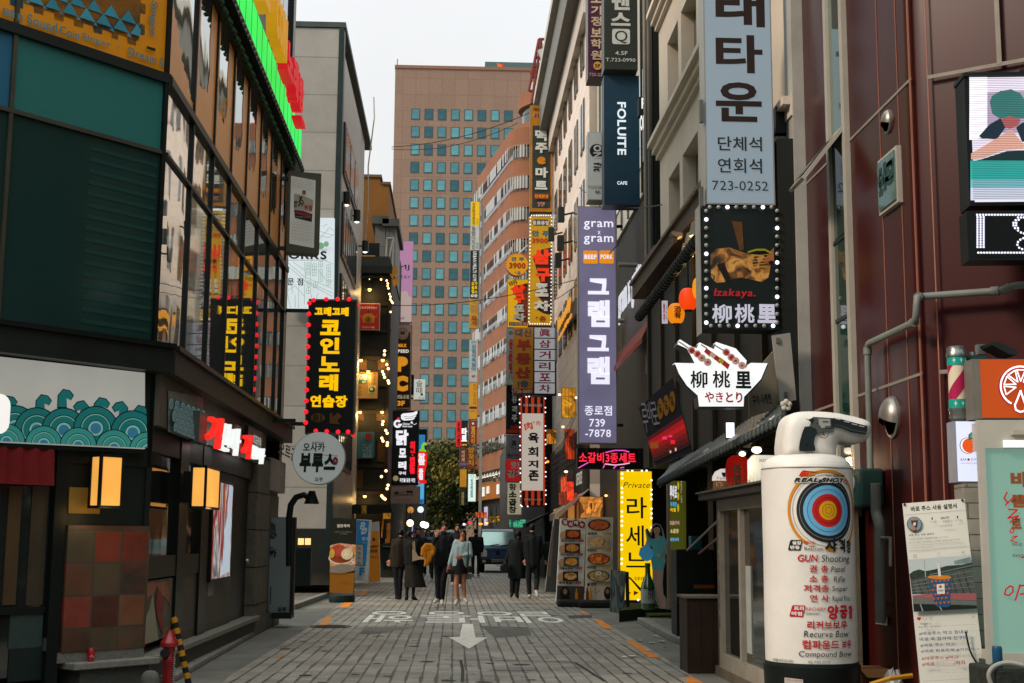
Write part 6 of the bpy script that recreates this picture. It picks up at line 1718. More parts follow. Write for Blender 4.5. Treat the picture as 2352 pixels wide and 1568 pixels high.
for u,v in ((1500,650),(1552,620),(1605,588)): b.disc('oval',OV,u,v,26,92); b.text('안주',u - 16,v - 50,u + 14,v + 50,D('2a1c10',.5),vert=True,bold=.03,rot=14)
TW_ = D('8f8b92',.5)
b.text('루',1345,600,1392,860,TW_,rot=8,bold=.0); b.text('바',1385,590,1432,780,TW_,rot=10); b.text('로',1425,590,1480,790,TW_,rot=10)
for u,v,w_,h_,c in ((1540,905,40,25,'ff3a6a'),(1590,890,30,16,'ff3a8a'),(1610,940,40,35,'ff1a2a'),(1450,970,70,50,'8a4a1a'),(1590,1025,14,22,'e8c8b8'),(1636,1005,14,28,'e8c8b8')): b.rect('glow_text',E(c,.8),u - w_ / 2,v - h_ / 2,u + w_ / 2,v + h_ / 2)
b.done()
o = thing('dark_glass_building','dark narrow building with pipes and a brown fascia between cream and white tiled ones','building',(XR,23.6,0))
MB().box(.3,6,0,12.2,2.9,8.6).build('lower_wall',D('1a1f1c',.6,.3,1),o); MB().box(.3,6,4.7,12.2,0,2.899).build('lower_wall',D('201e1a',.6,.3,1),o); MB().box(2.0,2.3,-.5,4.69,0,2.899).build('recess_wall',D('15150f',.6),o); MB().box(.25,6,.6,12.2,8.601,15.5).build('upper_wall',D('aaa9a0',.5,.15,1),o)
MB().box(.0,.3,.0,.9,2.9,15).build('dark_gap',D('141a17',.6),o)
for k in range(4): MB().tube([(-.03 - .0 * k,.1 + k * .25,4.5),(-.03,.1 + k * .25,15)],.05,8).build('drain_pipe',(D('20221f',.5),D('5a5348',.5),D('2a2c28',.5),D('7a6f5e',.5))[k],o)
for k in range(6): MB().box(.22,.249,1.2 + k * 1.8,2.7 + k * 1.8,9.2,11.2).build('window',GL('7f938a',.06,.03,1,.6),o)
for k in range(10): MB().box(.2,.24,.9 + k * 1.15,.98 + k * 1.15,8.6,15.4).build('cladding_joint',D('5f6058',.5),o)
fs_ = Fr((XR - .1,26,0),R(-90)); b = Bd('fascia_sign','slanting brown fascia with white raised latin letters and a red awning below','sign',fs_)
z0,z1 = b.L(1490,722)[1],b.L(1490,580)[1]; A0,A1 = b.L(1424,700)[0],b.L(1503,600)[0]
b.part('fascia',D('4b4236',.55,.25,1),MB().box(A0,A1,0,.3,z0 - .1,z1)); 
text(b.o,'lettering',E('e4e6ee',.8),'gram x gram',b.L(1428,700)[0],b.L(1450,722)[1],b.L(1482,700)[0],b.L(1450,672)[1] + .2,-.06,bold=.015,ext=.02)
text(b.o,'lettering',E('dfe6ea',.9),'우육',b.L(1466,620)[0],b.L(1470,637)[1],b.L(1477,620)[0],b.L(1470,612)[1],-.06,vert=True,bold=.03)
m = MB(); m.add([(A0,-.02,z0 - .12),(A1 - .2,-.02,z0 - .12),(A1 - .2,-.2,z0 - .5),(A0,-.2,z0 - .5),(A0,-.2,z0 - .6),(A1 - .2,-.2,z0 - .6)],[(0,3,2,1),(3,4,5,2)])
b.part('awning',D('7a2a12',.6,.15,2),m); b.done()
b = lightbox('lilac_sign','tall lilac lit vertical sign with white letters and two orange squares',1328,473,1418,1019,27.5,E('7d7796',.68,True,.25),D('7a7672',.4),.3,2.2,arms=XR - .1)
WLT = E('f0eeff',1.0)
b.zoom(1900,650)
b.text('gram',832,468,1088,548,WLT,bold=.012); b.text('x',952,555,978,585,WLT); b.text('gram',832,598,1088,678,WLT,bold=.012)
for u0,u1,s in ((827,953,'BEEF'),(967,1092,'PORK')): b.rect('square',E('f0920e',.85),u0,727,u1,842,.03); b.text(s,u0 + 10,762,u1 - 10,802,WLT,bold=.03)
b.text('그',866,970,1050,1112,WLT,bold=.05); b.text('램',866,1158,1056,1396,WLT,bold=.05)
b.zoom(1900,1300); b.text('그',862,8,1048,150,WLT,bold=.05); b.text('램',862,195,1056,438,WLT,bold=.05)
b.text('종로점',838,622,1075,710,WLT,bold=.015); b.text('739',878,738,1014,808,WLT,bold=.01); b.text('-7878',842,830,1066,898,WLT,bold=.01)
b.done()
for i,v in enumerate((608,736)):
 p0,p1 = P(1420,v,27.4),P(1503,v,24.0); o = MB().tube([p0,Vector((XR + .2,p0.y,p0.z))],.05,8).build('steel_bracket',D('8d8d84',.4,metal=.4),None,True); tag(o,('upper','lower')[i] + ' grey steel arm holding the lilac sign to the wall','bracket')
b = Bd('led_message_board','black LED message board with glowing red Korean text under the lilac sign','screen',facing(1395,1077,26.5))
b.box('frame',D('0f1515',.4),1326,1028,1478,1078,0,.25); b.rect('panel',D('0a0608',.4),1329,1030,1462,1076); b.zoom(1900,1300)
RL = E('ff2a42',1.2); PL = E('ff5ad0',1.0)
for pts in ([(1020,1030),(1100,1012),(1180,1012),(1225,1025)],[(785,1165),(830,1140),(870,1118)],[(1020,1130),(1100,1140),(1180,1132),(1230,1122)],[(1000,1165),(1015,1130)],[(1090,1168),(1120,1140)],[(1150,1165),(1180,1160)]): b.line('glow_arc',E('ffd0e0',1.0) if pts[0][1] == 1130 else PL,pts,9)
b.disc('glow_ring',E('501420',.7),900,1010,55,28,inner=.92)
b.text('소갈비3종세트',788,1028,1284,1125,RL,bold=.025); b.done()
b = lightbox('box_sign','dark grey vertical sign with white Korean letters and a boxed letter Q',1387,-90,1465,160,26.0,D('2b302b',.45,.08),D('3c423e',.4),.5,1,arms=XR)
b.zoom(1900,0); WTG = D('b8bdb8',.5)
b.text('댄',1075,-70,1232,88,WTG,bold=.045); b.text('스',1068,108,1238,226,WTG,bold=.045); b.rect('letter_box',WTG,1078,250,1234,388,.05); b.text('Q',1102,266,1212,380,D('2b302b',.45),bold=.0)
b.text('4.5F',1105,445,1212,482,WTG,bold=.015); b.text('T.723-0990',1022,505,1280,542,WTG,bold=.01); b.done()
b = lightbox('box_sign','purple vertical academy sign with cream Korean letters and a round floor badge',1350,-80,1386,180,27.6,D('43203a',.45,.2,3),D('55504c',.4),.5,1,arms=XR)
b.zoom(1900,0); CRT = D('c0a98c',.5)
for s,v0,v1 in (('조',-60,25),('기',48,130),('정',142,228),('보',245,325),('학',340,425),('원',440,522)): b.text(s,893,v0,988,v1,CRT,bold=.035)
b.disc('badge',D('c9963a',.5),950,575,36); b.text('5F',928,560,974,592,D('4a2a1a',.5),bold=.03); b.text('725-22',878,638,990,668,CRT,bold=.0); b.done()
b = lightbox('box_sign','deep blue vertical cafe sign with white sideways latin letters',1387,172,1470,471,26.2,D('1e3e52',.4,.25,1.2),D('1b2c36',.4),.45,1,arms=XR)
b.zoom(1900,0); WC = E('e0ecf4',.95); b.text('FOLUITE',1122,888,1202,1350,WC,bold=.03,rot=-90); b.zoom(1900,650); b.text('CAFE',1122,122,1210,154,WC,bold=.03); b.done()
b = Bd('letter_board','black board with white letters seen edge on, behind the deep blue sign','sign',facing(1490,320,24.6)); b.box('board',BLK,1468,222,1510,262,0,.3); b.text('OU',1470,264,1482,300,E('f4f4f4',1.0),bold=.04); b.text('P',1473,225,1482,250,E('f4f4f4',1.0),bold=.05,y=-.02); b.done()
b = lightbox('box_sign','pale grey gym sign with a black oval logo turned sideways',1350,303,1388,459,27.4,D('a5aeb0',.45,.08),D('8d9290',.4),.45,1,arms=XR)
b.zoom(1900,0); b.disc('logo',D('15201f',.5),945,1315,62); b.text('ON',915,1262,985,1378,D('a5aeb0',.5),bold=.05,rot=-90); b.text('fit',915,1415,985,1495,D('15201f',.5),bold=.02,rot=-90); b.zoom(1900,650); b.text('PT·PILATES·REHAB',872,160,990,190,D('5d6462',.5)); b.text('4F',926,205,972,230,D('15201f',.5),bold=.02); b.done()
WTb = thing('white_tiled_building','white tiled building with narrow dark windows and a grey overhanging cornice','building',(XR + .05,36.0,0))
fw_ = Fr((XR + .05,36.0,0),R(-90)); b = Bd('','','',fw_,par=WTb)
LW = 14.0; HW = b.L(1272,310)[1]
WTM = PAT('white_tile','brick','d9cbbd','d0c2b3',1.0,.42,.45,.012,.5,.15,'a4978a',(R(-90),0,0),.1)
b.part('wall',WTM,MB().box(-LW,0,0,6,0,HW))
b.part('end_wall',D('a49a8e',.6,.15,1),MB().box(.001,.05,0,6,8,HW))
b.part('cornice',D('b4aca0',.5,.12,2),MB().box(-LW - .2,.3,-.2,-.0,HW - .7,HW + .15)); b.part('soffit',D('5f5f58',.5,.15,2),MB().box(-LW - .2,.3,-.55,.2,HW + .15,HW + 1.4)); b.part('cornice',D('a9a59a',.5),MB().box(-LW - .25,.35,-.75,.3,HW + 1.4,HW + 1.7))
dkw = GL('1c1d1a',.08,.03,.8)
for r_ in range(6):
 for c in range(6):
  for h_ in (0,.62):
   a = -1.5 - c * 2.05 - h_; z = 2.9 + r_ * 2.45
   o = b.part('window',D('6d665c',.5),MB().box(a - .2,a + .2,-.04,-.0,z,z + 1.5)) if (r_ > 1 and c < 8) else None
   if o: MB().box(a - .15,a + .15,-.05,-.041,z + .05,z + 1.45).build('pane',dkw,o)
b.done()
for i,(u,v,Y) in enumerate(((1316,560,38),(1318,495,38),(1310,600,40),(1250,345,47),(1292,540,42))):
 p = WX(u,v,XR + .05); o = thing('flood_lamp',('upper','topmost','lower','far','middle')[i] + ' black flood lamp on an arm from the white tiled wall','lamp',p,0,'flood lamps on the white tiled wall')
 MB().box(-.5,-.3,-.15,.15,-.2,.25).build('housing',D('252b29',.5),o); MB().tube([(-.4,0,0),(0,0,.1)],.03,6).build('arm',BLKM,o)
b = Bd('script_sign','orange glowing slanted script letters on a black board on the white tiled wall','sign',Fr((XR - .15,37.2,0),R(-90)))
b.zoom(1900,650); b.poly('board',D('1d1913',.5),[(615,1320),(770,1130),(778,1260),(630,1450)],0,.1)
OGS = E('e89a2a',.9)
zA = b.L(620,1400); zB = b.L(740,1190)
text(b.o,'lettering',OGS,'Nooooddy',zA[0],b.L(680,1350)[1],zB[0],b.L(680,1250)[1] + .1,-.05,bold=.05,shear=.25,ext=.03); text(b.o,'lettering',OGS,'ccoffee',zA[0] + .3,b.L(680,1420)[1],zB[0] + .2,b.L(680,1350)[1] - .1,-.05,bold=.05,shear=.25,ext=.03); b.done()
b = Bd('beer_sign','white and brown arched lit beer sign under the tile canopy','sign',facing(1662,1130,15.6)); b.zoom(1900,1300)
b.poly('panel',E('e8e4e0',.8,True,.1),[(1960,1275),(1962,1240),(1985,1195),(2030,1172),(2075,1172),(2105,1190),(2105,1275)],0,.08); b.poly('brown_field',E('8a5a34',.5,False,.2),[(1960,1275),(2105,1275),(2105,1360),(1955,1360)]); b.poly('panel_foot',E('e8e4e0',.8),[(1955,1360),(2105,1360),(2100,1376),(1962,1376)])
b.poly('crest',D('4a2a16',.5),[(2030,1205),(2078,1205),(2068,1235),(2054,1248),(2040,1235)]); b.text('Premium',1988,1240,2098,1268,D('a04a4a',.5),shear=.3); b.text('Klou',1982,1288,2092,1340,D('d8c8a8',.5),bold=.06); b.done()
b = Bd('brewery_sign','octagonal white lit brewery sign beside the inflatable pistol','sign',facing(1750,1135,14.6)); b.zoom(2900,1300,2.1697); b.poly('panel',E('e4e6d8',.8,True,.1),[(34,1060),(70,1018),(262,1022),(295,1055),(290,1290),(34,1290)],0,.1); b.text('BREWERIES',118,1052,250,1080,D('6d6a5c',.5)); b.done()
b = Bd('red_lantern','glowing red paper lantern with dark letters under the tile canopy','lantern',facing(1698,1120,15.2)); b.part('shade',E('a81610',.6,True,.4),MB().lathe([(.07,0),(.12,.04),(.145,.14),(.145,.24),(.12,.34),(.07,.38)],24,(.03,.2,.0)),True); b.text('라면',1682,1066,1702,1114,D('1d0f0a',.5),vert=True,bold=.06,y=-.05); b.part('rim',BLKM,MB().lathe([(.075,.38),(.075,.41),(0,.41)],16,(.03,.2,.0))); b.done()
for i,(u,v,Y) in enumerate(((1738,1033,13.6),(1705,1042,14.6))):
 p = P(u,v,Y); o = thing('canopy_lamp',('larger','smaller')[i] + ' warm round lamp glowing under the tile canopy','lamp',p); MB().ball((0,0,0),.045 - .012 * i,10,1.2,1,.8).build('bulb',E('fff0d8',3.0),o,True); MB().lathe([(.03,.08),(.06,.03),(0,.03)],10).build('cap',BLKM,o)
 l = bpy.data.lights.new('glow','POINT'); l.energy = 8; l.color = (1,.65,.35); l.shadow_soft_size = .05; g_ = bpy.data.objects.new('glow',l); COL.objects.link(g_); g_.parent = o; g_.location = (0,-.05,-.12)
o = thing('canopy_light','cold white strip light tilted under the upper menu boards','lamp',P(2841 * .590361,1673 * .590361,14.4)); MB().box(-.04,.04,-.02,.02,-.08,.08).build('tube',E('f0f4ff',2.2,True),o); MB().box(-.05,.05,.021,.04,-.1,.1).build('housing',BLKM,o)
# ================================================================ curved brick building at the bend
cx0 = P(1163,1237,122)
CU = thing('curved_brick_building','rounded brick office building with ribbon windows at the bend of the street','building',(cx0.x,122,0))
BRK = PAT('brick_band','brick','9c5f42','8d5238',.9,.22,.7,.02,.5,.2,'7a4733',(R(-90),0,0),.15)
BRK = D('7c523b',.75,.14,.5,bump=.5,fine=6)
WGL = GL('161c1a',.08,.03,.8); WGB = GL('a3a097',.05,.03,1,.9); MUL = D('8a8378',.45)
def cpath(ins,n=10,r=2.0):
 d0 = Vector((-.165,1)).normalized(); r = r - ins
 p0 = Vector((0 + ins,0)) + d0 * 17; c = Vector((r + ins,.3 + 0)); ps = [p0]
 n0 = Vector((-d0.y,d0.x)); a0 = math.atan2(n0.y,n0.x)
 a1 = R(262)
 if a0 < 0: a0 += 2 * math.pi
 for i in range(n + 1):
  a = a0 + (a1 - a0) * i / n; ps.append(c + Vector((math.cos(a),math.sin(a))) * r)
 ps.append(ps[-1] + Vector((9,-1.2 * 0 + .6))); ps.append(Vector((10,18)))
 return [tuple(p) for p in ps]
zt0 = 1.45 + (1237 - 472) / FV * 122; FH = 75 / FV * 122 
po,pi = cpath(0),cpath(.35)
MB().slab(cpath(.7),0,zt0 + 2 * FH + 1).build('core',D('2a2622',.6),CU)
nF = 9
rc = random.Random(8)
for k in range(-2,nF):
 zt = zt0 - k * FH
 if zt - FH < 3: break
 top = zt + (FH - 1.3); 
 MB().slab(po,zt,top).build('brick_band',BRK,CU)
 MB().slab(pi,zt - 1.3,zt).build('ribbon_window',WGL,CU)
 ml = MB(); br = MB()
 for (x0,y0),(x1,y1) in zip(po[:-2],po[1:-1]):
  L = math.hypot(x1 - x0,y1 - y0); n = max(1,int(L / .62)); tx,ty = (x1 - x0) / L,(y1 - y0) / L; nx,ny = -ty,tx
  for i in range(n):
   t = (i + .5) / n; x,y = x0 + (x1 - x0) * t + .3 * -nx * 0,y0 + (y1 - y0) * t
   q = Vector((x,y)) - Vector((nx,ny)) * .28
   w_ = .045
   ml.add([(q.x - tx * w_,q.y - ty * w_,zt - 1.3),(q.x + tx * w_,q.y + ty * w_,zt - 1.3),(q.x + tx * w_,q.y + ty * w_,zt),(q.x - tx * w_,q.y - ty * w_,zt)],[(0,1,2,3)])
   if rc.random() < .45:
    w2 = L / n * .42; q2 = Vector((x,y)) - Vector((nx,ny)) * .30
    br.add([(q2.x - tx * w2,q2.y - ty * w2,zt - 1.25),(q2.x + tx * w2,q2.y + ty * w2,zt - 1.25),(q2.x + tx * w2,q2.y + ty * w2,zt - .1),(q2.x - tx * w2,q2.y - ty * w2,zt - .1)],[(0,1,2,3)])
 ml.build('mullions',MUL,CU); br.build('window_panes',WGB,CU)
 if k in (1,6): MB()
ztop = zt0 + 2 * FH + FH - 1.3
for i,(r_,z0,z1) in enumerate(((3.6,ztop,ztop + 1.4),(3.0,ztop + 1.4,ztop + 3.2),(3.4,ztop + 3.2,ztop + 4.6))):
 MB().lathe([(r_,z0),(r_,z1)],28,(4.4,3.6,0)).build('roof_drum' if i != 1 else 'drum_glazing',BRK if i != 1 else GL('4a5450',.08,.03,.9,.4),CU,True)
MB().lathe([(2.6,ztop + 4.6),(2.6,ztop + 5.8)],28,(4.6,3.6,0)).build('roof_drum',D('a9a59b',.5),CU,True)
MB().lathe([(1.5,24.0),(1.5,33.0)],24,(3.6,-.6,0)).build('stair_drum',PAT('drum_panels','brick','9a9488','857f74',.6,.5,.35,.03,0,.2,'4c4a45',(R(-90),0,0)),CU,True)
MB().lathe([(1.3,22.6),(1.5,24.0)],24,(3.6,-.6,0)).build('stair_drum',D('4a4a45',.5),CU,True)
zg = zt0 - (nF - 1) * FH
gpth = cpath(-.25)
MB().slab(gpth,5.2,6.9).build('amber_fascia',D('8a5420',.5,.2,.8),CU)
MB().slab(cpath(.3),0,5.2).build('shop_base',D('23201b',.6),CU)
fc = [Vector(p) for p in gpth[:-1]]
def onpath(t,z,off=.05):
 L = [0]
 for a,c in zip(fc,fc[1:]): L.append(L[-1] + (c - a).length)
 s_ = t * L[-1]
 for i in range(len(fc) - 1):
  if s_ <= L[i + 1]:
   p = fc[i].lerp(fc[i + 1],(s_ - L[i]) / (L[i + 1] - L[i])); d_ = (fc[i + 1] - fc[i]).normalized(); nrm = Vector((d_.y,-d_.x)) * 1.0
   if nrm.y > 0 and nrm.x > 0: nrm = -nrm
   return Vector((p.x - d_.y * 0,p.y,z)) + Vector((-abs(d_.y),-abs(d_.x),0)) * off,d_
for k in range(13):
 p,d_ = onpath(.05 + k * .05,7.3,.5); o = MB().lathe([(.03,.3),(.22,0),(.2,0),(0,.1)],10).build('spot_lamp',D('9d9a90',.4,metal=.4),CU,True); o.location = p
 q = MB().ball((0,0,0),.15,8,1,1,.4).build('bulb',E('fff2dc',1.3),o)
for t,z,w_,h_,c,s_ in ((.25,6.0,1.0,.9,'f4eee4',.9),(.33,6.1,1.2,.7,'f4eee4',.8),(.5,6.0,1.0,.9,'f4eee4',.9),(.72,6.1,1.4,1.0,'f4eee4',.9),(.3,3.6,1.6,1.8,'c9c0e0',.7),(.45,3.5,1.6,1.8,'2b3030',.1),(.6,4.6,1.8,.5,'d89a20',.9),(.62,3.4,1.8,1.7,'d89ab0',.7),(.8,3.2,1.2,1.9,'b8bcd0',.6)):
 p,d_ = onpath(t,z,.12); o = MB().box(-w_ / 2,w_ / 2,0,.08,-h_ / 2,h_ / 2).build('lit_window',E(c,s_,False,.35),CU); o.location = p; o.rotation_euler = (0,0,math.atan2(d_.y,d_.x))
b = Bd('roof_mast','rusty red lattice mast with white antenna panels on the roof near the tower','mast',facing(1240,245,100))
b.zoom(1900,0); RST = D('6a2f26',.6,.2)
m = MB(); pr = lambda u,v,y=0: (b.L(u,v)[0],y,b.L(u,v)[1])
for p0,p1 in (((440,340),(352,790)),((462,345),(375,900)),((440,340),(585,340)),((405,500),(520,510)),((385,580),(520,590)),((370,670),(505,672)),((355,790),(415,795)),((395,600),(440,820)),((412,505),(372,640)),((430,400),(400,560)),((372,640),(440,720)),((460,350),(462,830)),((520,345),(520,520)),((395,720),(505,728)),((440,340),(460,500))): m.tube([pr(*p0),pr(*p1)],.11,6)
b.part('lattice',RST,m)
m = MB()
for p0,p1 in (((445,455),(545,690)),((485,405),(550,520)),((505,690),(535,880)),((540,700),(565,900))): m.tube([pr(*p0,-.5),pr(*p1,-.5)],.28,4)
b.part('antenna_panel',D('a9aaa4',.5),m)
b.poly('white_screen',D('a9b2b4',.6,.2,1),[(470,365),(525,365),(520,820),(440,850)],.4,.5); b.poly('plant_box',D('3c4644',.5),[(528,345),(590,338),(590,820),(560,830),(530,600)],.5,2); m = MB(); m.tube([pr(590,345),pr(590,1050)],.2,6); m.tube([pr(470,845),pr(460,1200)],.15,6); b.part('stay',RST,m); b.done()
def sgn(label,u0,v0,u1,v1,Y,face,frame='55524c',**k): return lightbox('box_sign',label,u0,v0,u1,v1,Y,face,D(frame,.45),k.pop('t',.35),k.pop('f',.9),**k)
AM = 49.5
b = sgn('amber and dark green vertical beer sign with white Korean letters and an orange e',1218,241,1269,487,AM,D('a86f14',.45),'6b5a34')
b.zoom(1900,0); GN = D('2e3a35',.45)
b.zoom(); b.rect('dark_field',GN,1223,288,1264,478); b.zoom(1900,0)
DB = D('2a2520',.5); WN = D('c4c9c4',.5)
b.text('국내',390,940,462,968,DB,bold=.02); b.text('최저가',388,982,540,1026,D('c8b0a4',.5),bold=.05); b.text('최저가',392,985,538,1024,D('8a2030',.5),bold=.02); b.text('맥주',462,1040,540,1074,DB,bold=.03)
b.text('맥',408,1130,508,1230,WN,bold=.05); b.text('주',408,1245,514,1335,WN,bold=.05); b.text('e',424,1365,500,1435,D('c07a1a',.5),bold=.07); b.text('마',410,1460,518,1550,WN,bold=.05); b.zoom(1900,650); b.text('트',405,122,512,198,WN,bold=.05)
b.rect('red_field',D('7a2a18',.5),398,232,526,284); b.text('단체환영',405,240,520,276,D('d0902a',.5),bold=.03); b.text('7F',430,308,488,348,D('c9b4ac',.5),bold=.09); b.text('7F',432,310,486,346,D('8a2030',.5),bold=.03); b.done()
def bulbrow(b,mat,u0,v0,u1,v1,n,r):
 for i in range(n): b.each('bulb',mat,u0 + (u1 - u0) * (i + .5) / n,v0 + (v1 - v0) * (i + .5) / n,r,-.05,.6,6)
b = sgn('tall yellow pub sign with red and white Korean letters, dark shadow and dotted white lights',1214,496,1267,748,49,E('cf9a10',.62,True,.25),'3a342c')
YB = D('3a2420',.5)
b.zoom(1900,650)
b.poly('shadow_field',YB,[(470,715),(548,700),(548,1290),(480,1275),(400,1225),(480,1180),(410,1100),(470,1060),(440,960),(385,780)])
b.rect('dark_plate',D('4a3426',.5),378,455,536,512,.3); b.text('종로유일',385,465,528,506,WN,bold=.06)
b.text('안 주',378,552,532,608,D('2a5f70',.5),bold=.06); b.text('3900',380,618,520,668,D('a03a14',.5),bold=.06)
RR = E('e8380f',.8)
b.text('삼',378,715,542,850,RR,bold=.08); b.text('구',410,880,542,1000,RR,bold=.08); b.text('포',408,1012,522,1130,WN,bold=.07); b.text('차',392,1165,536,1255,WN,bold=.07); b.text('6층',404,1298,502,1350,D('7a1a14',.5),bold=.05)
WHB = E('f6f2ea',1.2)
b.zoom(1900,650)
bulbrow(b,WHB,366,424,552,424,9,6.5); bulbrow(b,WHB,366,424,352,1365,30,6.5); bulbrow(b,WHB,552,424,544,1365,30,6.5); bulbrow(b,WHB,352,1365,544,1368,9,6.5); b.done()
b = Bd('round_sign','round yellow price sign edged with orange bulbs, hung from an arm at the bend','sign',facing(1187,635,52)); b.zoom(1900,650)
a,z = b.L(250,850); rad = 92 * .26355 / FV * 52
b.part('drum',D('7a5a20',.5),MB().lathe([(rad * 1.04,.0),(rad * 1.04,.4),(0,.4)],32,(a,0,z),'y')); b.base = -.01; b.disc('panel',E('e0a010',.65,True),250,850,92)
b.text('안 주',200,782,312,822,D('2a5f70',.5),bold=.06); b.text('3900',180,832,325,888,D('a03a14',.5),bold=.06); b.text('6층',228,905,282,945,D('2a6f80',.5),bold=.05)
for i in range(26): b.each('bulb',E('ff6a1a',1.0),250 + 92 * math.cos(i * .2417),850 + 96 * math.sin(i * .2417),5,-.04,.6,6)
m = MB(); m.tube([(b.L(265,760)[0],.2,b.L(265,750)[1]),(b.L(345,670)[0],.3,b.L(345,670)[1])],.05,6); b.part('arm',STEEL,m); b.done()
b = sgn('smaller yellow pub sign with red and white letters below the round price sign',1166,640,1213,753,52.5,E('e8b012',.68,True,.1),'5c4a24')
b.zoom(1900,650); b.poly('shadow_field',D('7a3a1a',.5),[(250,1030),(345,1010),(345,1360),(270,1340),(215,1320),(270,1280),(225,1220),(260,1180),(225,1090),(190,1060)])
b.text('종로유일',178,985,248,1030,D('4a3426',.5),bold=.05,rot=25); b.text('삼',192,1020,320,1110,RR,bold=.08); b.text('구',222,1110,320,1185,RR,bold=.08); b.text('포',226,1198,312,1262,WN,bold=.07); b.text('차',212,1275,322,1340,WN,bold=.07)
b.rect('red_field',D('9a2a1a',.5),180,1350,336,1384); b.text('단체환영',188,1353,328,1380,WN,bold=.02); b.text('02)',185,1386,225,1402,WN); b.done()
b = sgn('amber estate agent sign with red Korean letters and a dark red number strip',1179,752,1226,907,48.5,D('b0741a',.45,.08),'6b6258')
b.zoom(1900,650); BLU = D('27506a',.5); RDD = D('8f3320',.5)
b.text('대신',235,1408,372,1478,BLU,bold=.03); b.text('부',248,1500,370,1600,RDD,bold=.05); b.zoom(1900,1300); b.text('동',240,165,368,262,RDD,bold=.05); b.text('산',232,285,366,380,RDD,bold=.05); b.text('1층',255,402,348,458,BLU,bold=.04)
b.rect('number_strip',D('7a2620',.5),216,474,392,522); b.text('720-0889',224,482,382,514,D('c9b4a8',.5),bold=.02); b.done()
b = sgn('white sign of six stacked panels, each with one dark red letter',1226,751,1280,907,48,D('23282a',.5),'23282a')
b.zoom(1900,650)
for k,ch in enumerate('眞삼거리포차'):
 v = 1397 + k * 97.5; b.rect('panel',E('b4b5ba',.5,False,.08),402,v,578,v + 90); b.text(ch,442,v + 10,542,v + 80,D('8a1f34',.5),bold=.025)  # panel faces emit, a glow put in to make them brighter
b.done()
b = sgn('narrow pale sign with red letters half hidden behind the estate agent sign',1164,753,1196,884,51,D('9aa59f',.45),'7d817c')
b.zoom(1900,650); b.text('이',178,1425,230,1470,D('2f6a74',.5),bold=.05); b.zoom(1900,1300); b.text('원룸텔',175,38,240,345,D('b03a2a',.5),vert=True,bold=.07,gap=1.1); b.text('720',175,360,240,392,D('2a302e',.5)); b.done()
b = sgn('black narrow sign with white and red brush letters beside the beef banner',1163,886,1200,996,51.5,D('121716',.45),'2a2a28')
b.zoom(1900,1300); b.text('유',204,535,252,600,WN,bold=.06); b.text('객',204,622,252,690,WN,bold=.06); b.text('주',204,700,252,765,WN,bold=.06); b.rect('red_strip',D('b0301a',.5),160,828,290,860); b.poly('red_flame',D('a02a1c',.5),[(190,825),(200,790),(220,805),(235,780),(250,800),(262,790),(262,825)]); b.disc('ring',WN,216,482,20,24,inner=.85); b.done()
b = sgn('grey blue square sign with a circled emblem beside the beef banner',1163,998,1200,1053,51.5,D('7a7d86',.45),'5c5f64'); b.zoom(1900,1300); b.disc('emblem',D('4a4d52',.5),238,945,55,inner=.92); b.text('眞',202,922,246,972,DB,bold=.02); b.text('眞삼거리',166,1036,262,1070,D('5a2a34',.5),bold=.02); b.done()
b = sgn('red square sign with white outlined Korean letters beside the beef banner',1162,1055,1200,1106,51,E('c41c1a',.5,True,.1),'7a2a24'); b.zoom(1900,1300); b.text('맛있',198,1108,300,1172,WN,bold=.06); b.text('김치',166,1184,300,1250,D('3a1a2a',.5),bold=.1); b.text('김치',166,1184,300,1250,WN,bold=.05); b.done()
b = sgn('cream vertical tripe restaurant sign with black letters below the red square sign',1165,1108,1198,1182,50,E('cfc5a4',.45,True,.1),'a4a09a'); b.zoom(1900,1300); b.text('황소곱창',178,1300,245,1560,D('1c211d',.5),vert=True,bold=.06,gap=1.05); b.done()
b = Bd('beef_banner','tall red and black striped banner sign with black brush letters on white','sign',facing(1223,1164,46.5)); b.zoom(1900,1300)
b.poly('frame',D('1a1614',.5),[(268,540),(498,540),(502,1500),(285,1500)],.002,.35)
RDS = E('d8401c',.5)
b.poly('red_field',RDS,[(278,548),(490,548),(494,1490),(286,1490)])
for v0,v1 in ((548,690),(1365,1490)):
 for k in range(4): u = 293 + k * 53; b.rect('black_stripe',D('14110f',.5),u,v0,u + 26,v1)
b.rect('white_field',E('d8cabc',.62,True,.06),294,690,476,1362)
IN = D('151a18',.5)
b.text('한우육회전문점',302,608,466,634,WN,bold=.03); b.text('肉',312,765,385,835,E('d84a2a',.5),bold=.04,rot=12); b.text('×',386,760,402,776,IN); b.text('肉',416,755,452,795,E('d84a2a',.5),bold=.02,rot=-5)
b.text('육',346,858,438,948,IN,bold=.045); b.text('회',344,982,434,1068,IN,bold=.045); b.text('지',344,1098,434,1165,IN,bold=.045); b.text('존',350,1185,438,1278,IN,bold=.045); b.text('종로점 723-3702',308,1430,462,1450,WN,bold=.03)
SB = E('f2f0ff',1.6)
for k in range(24): b.each('bulb',SB if (k * 7) % 5 < 3 else D('4a4844',.5),272 + k * .4,570 + k * 40,7,-.03,.7,6); b.each('bulb',SB if (k * 5) % 7 < 4 else D('4a4844',.5),496 + k * .2,560 + k * 40,7,-.03,.7,6)
for u,v in ((330,545),(355,543),(292,1500),(342,1500)): b.each('bulb',SB,u,v,7,-.03,.7,6)
b.done()
FAR = 112
b = sgn('tall stack of academy and gym signs, yellow above white above black above gold',1081,463,1101,752,FAR,None,'8a8a84',t=.6)
b.zoom(1750,750,2.6133)
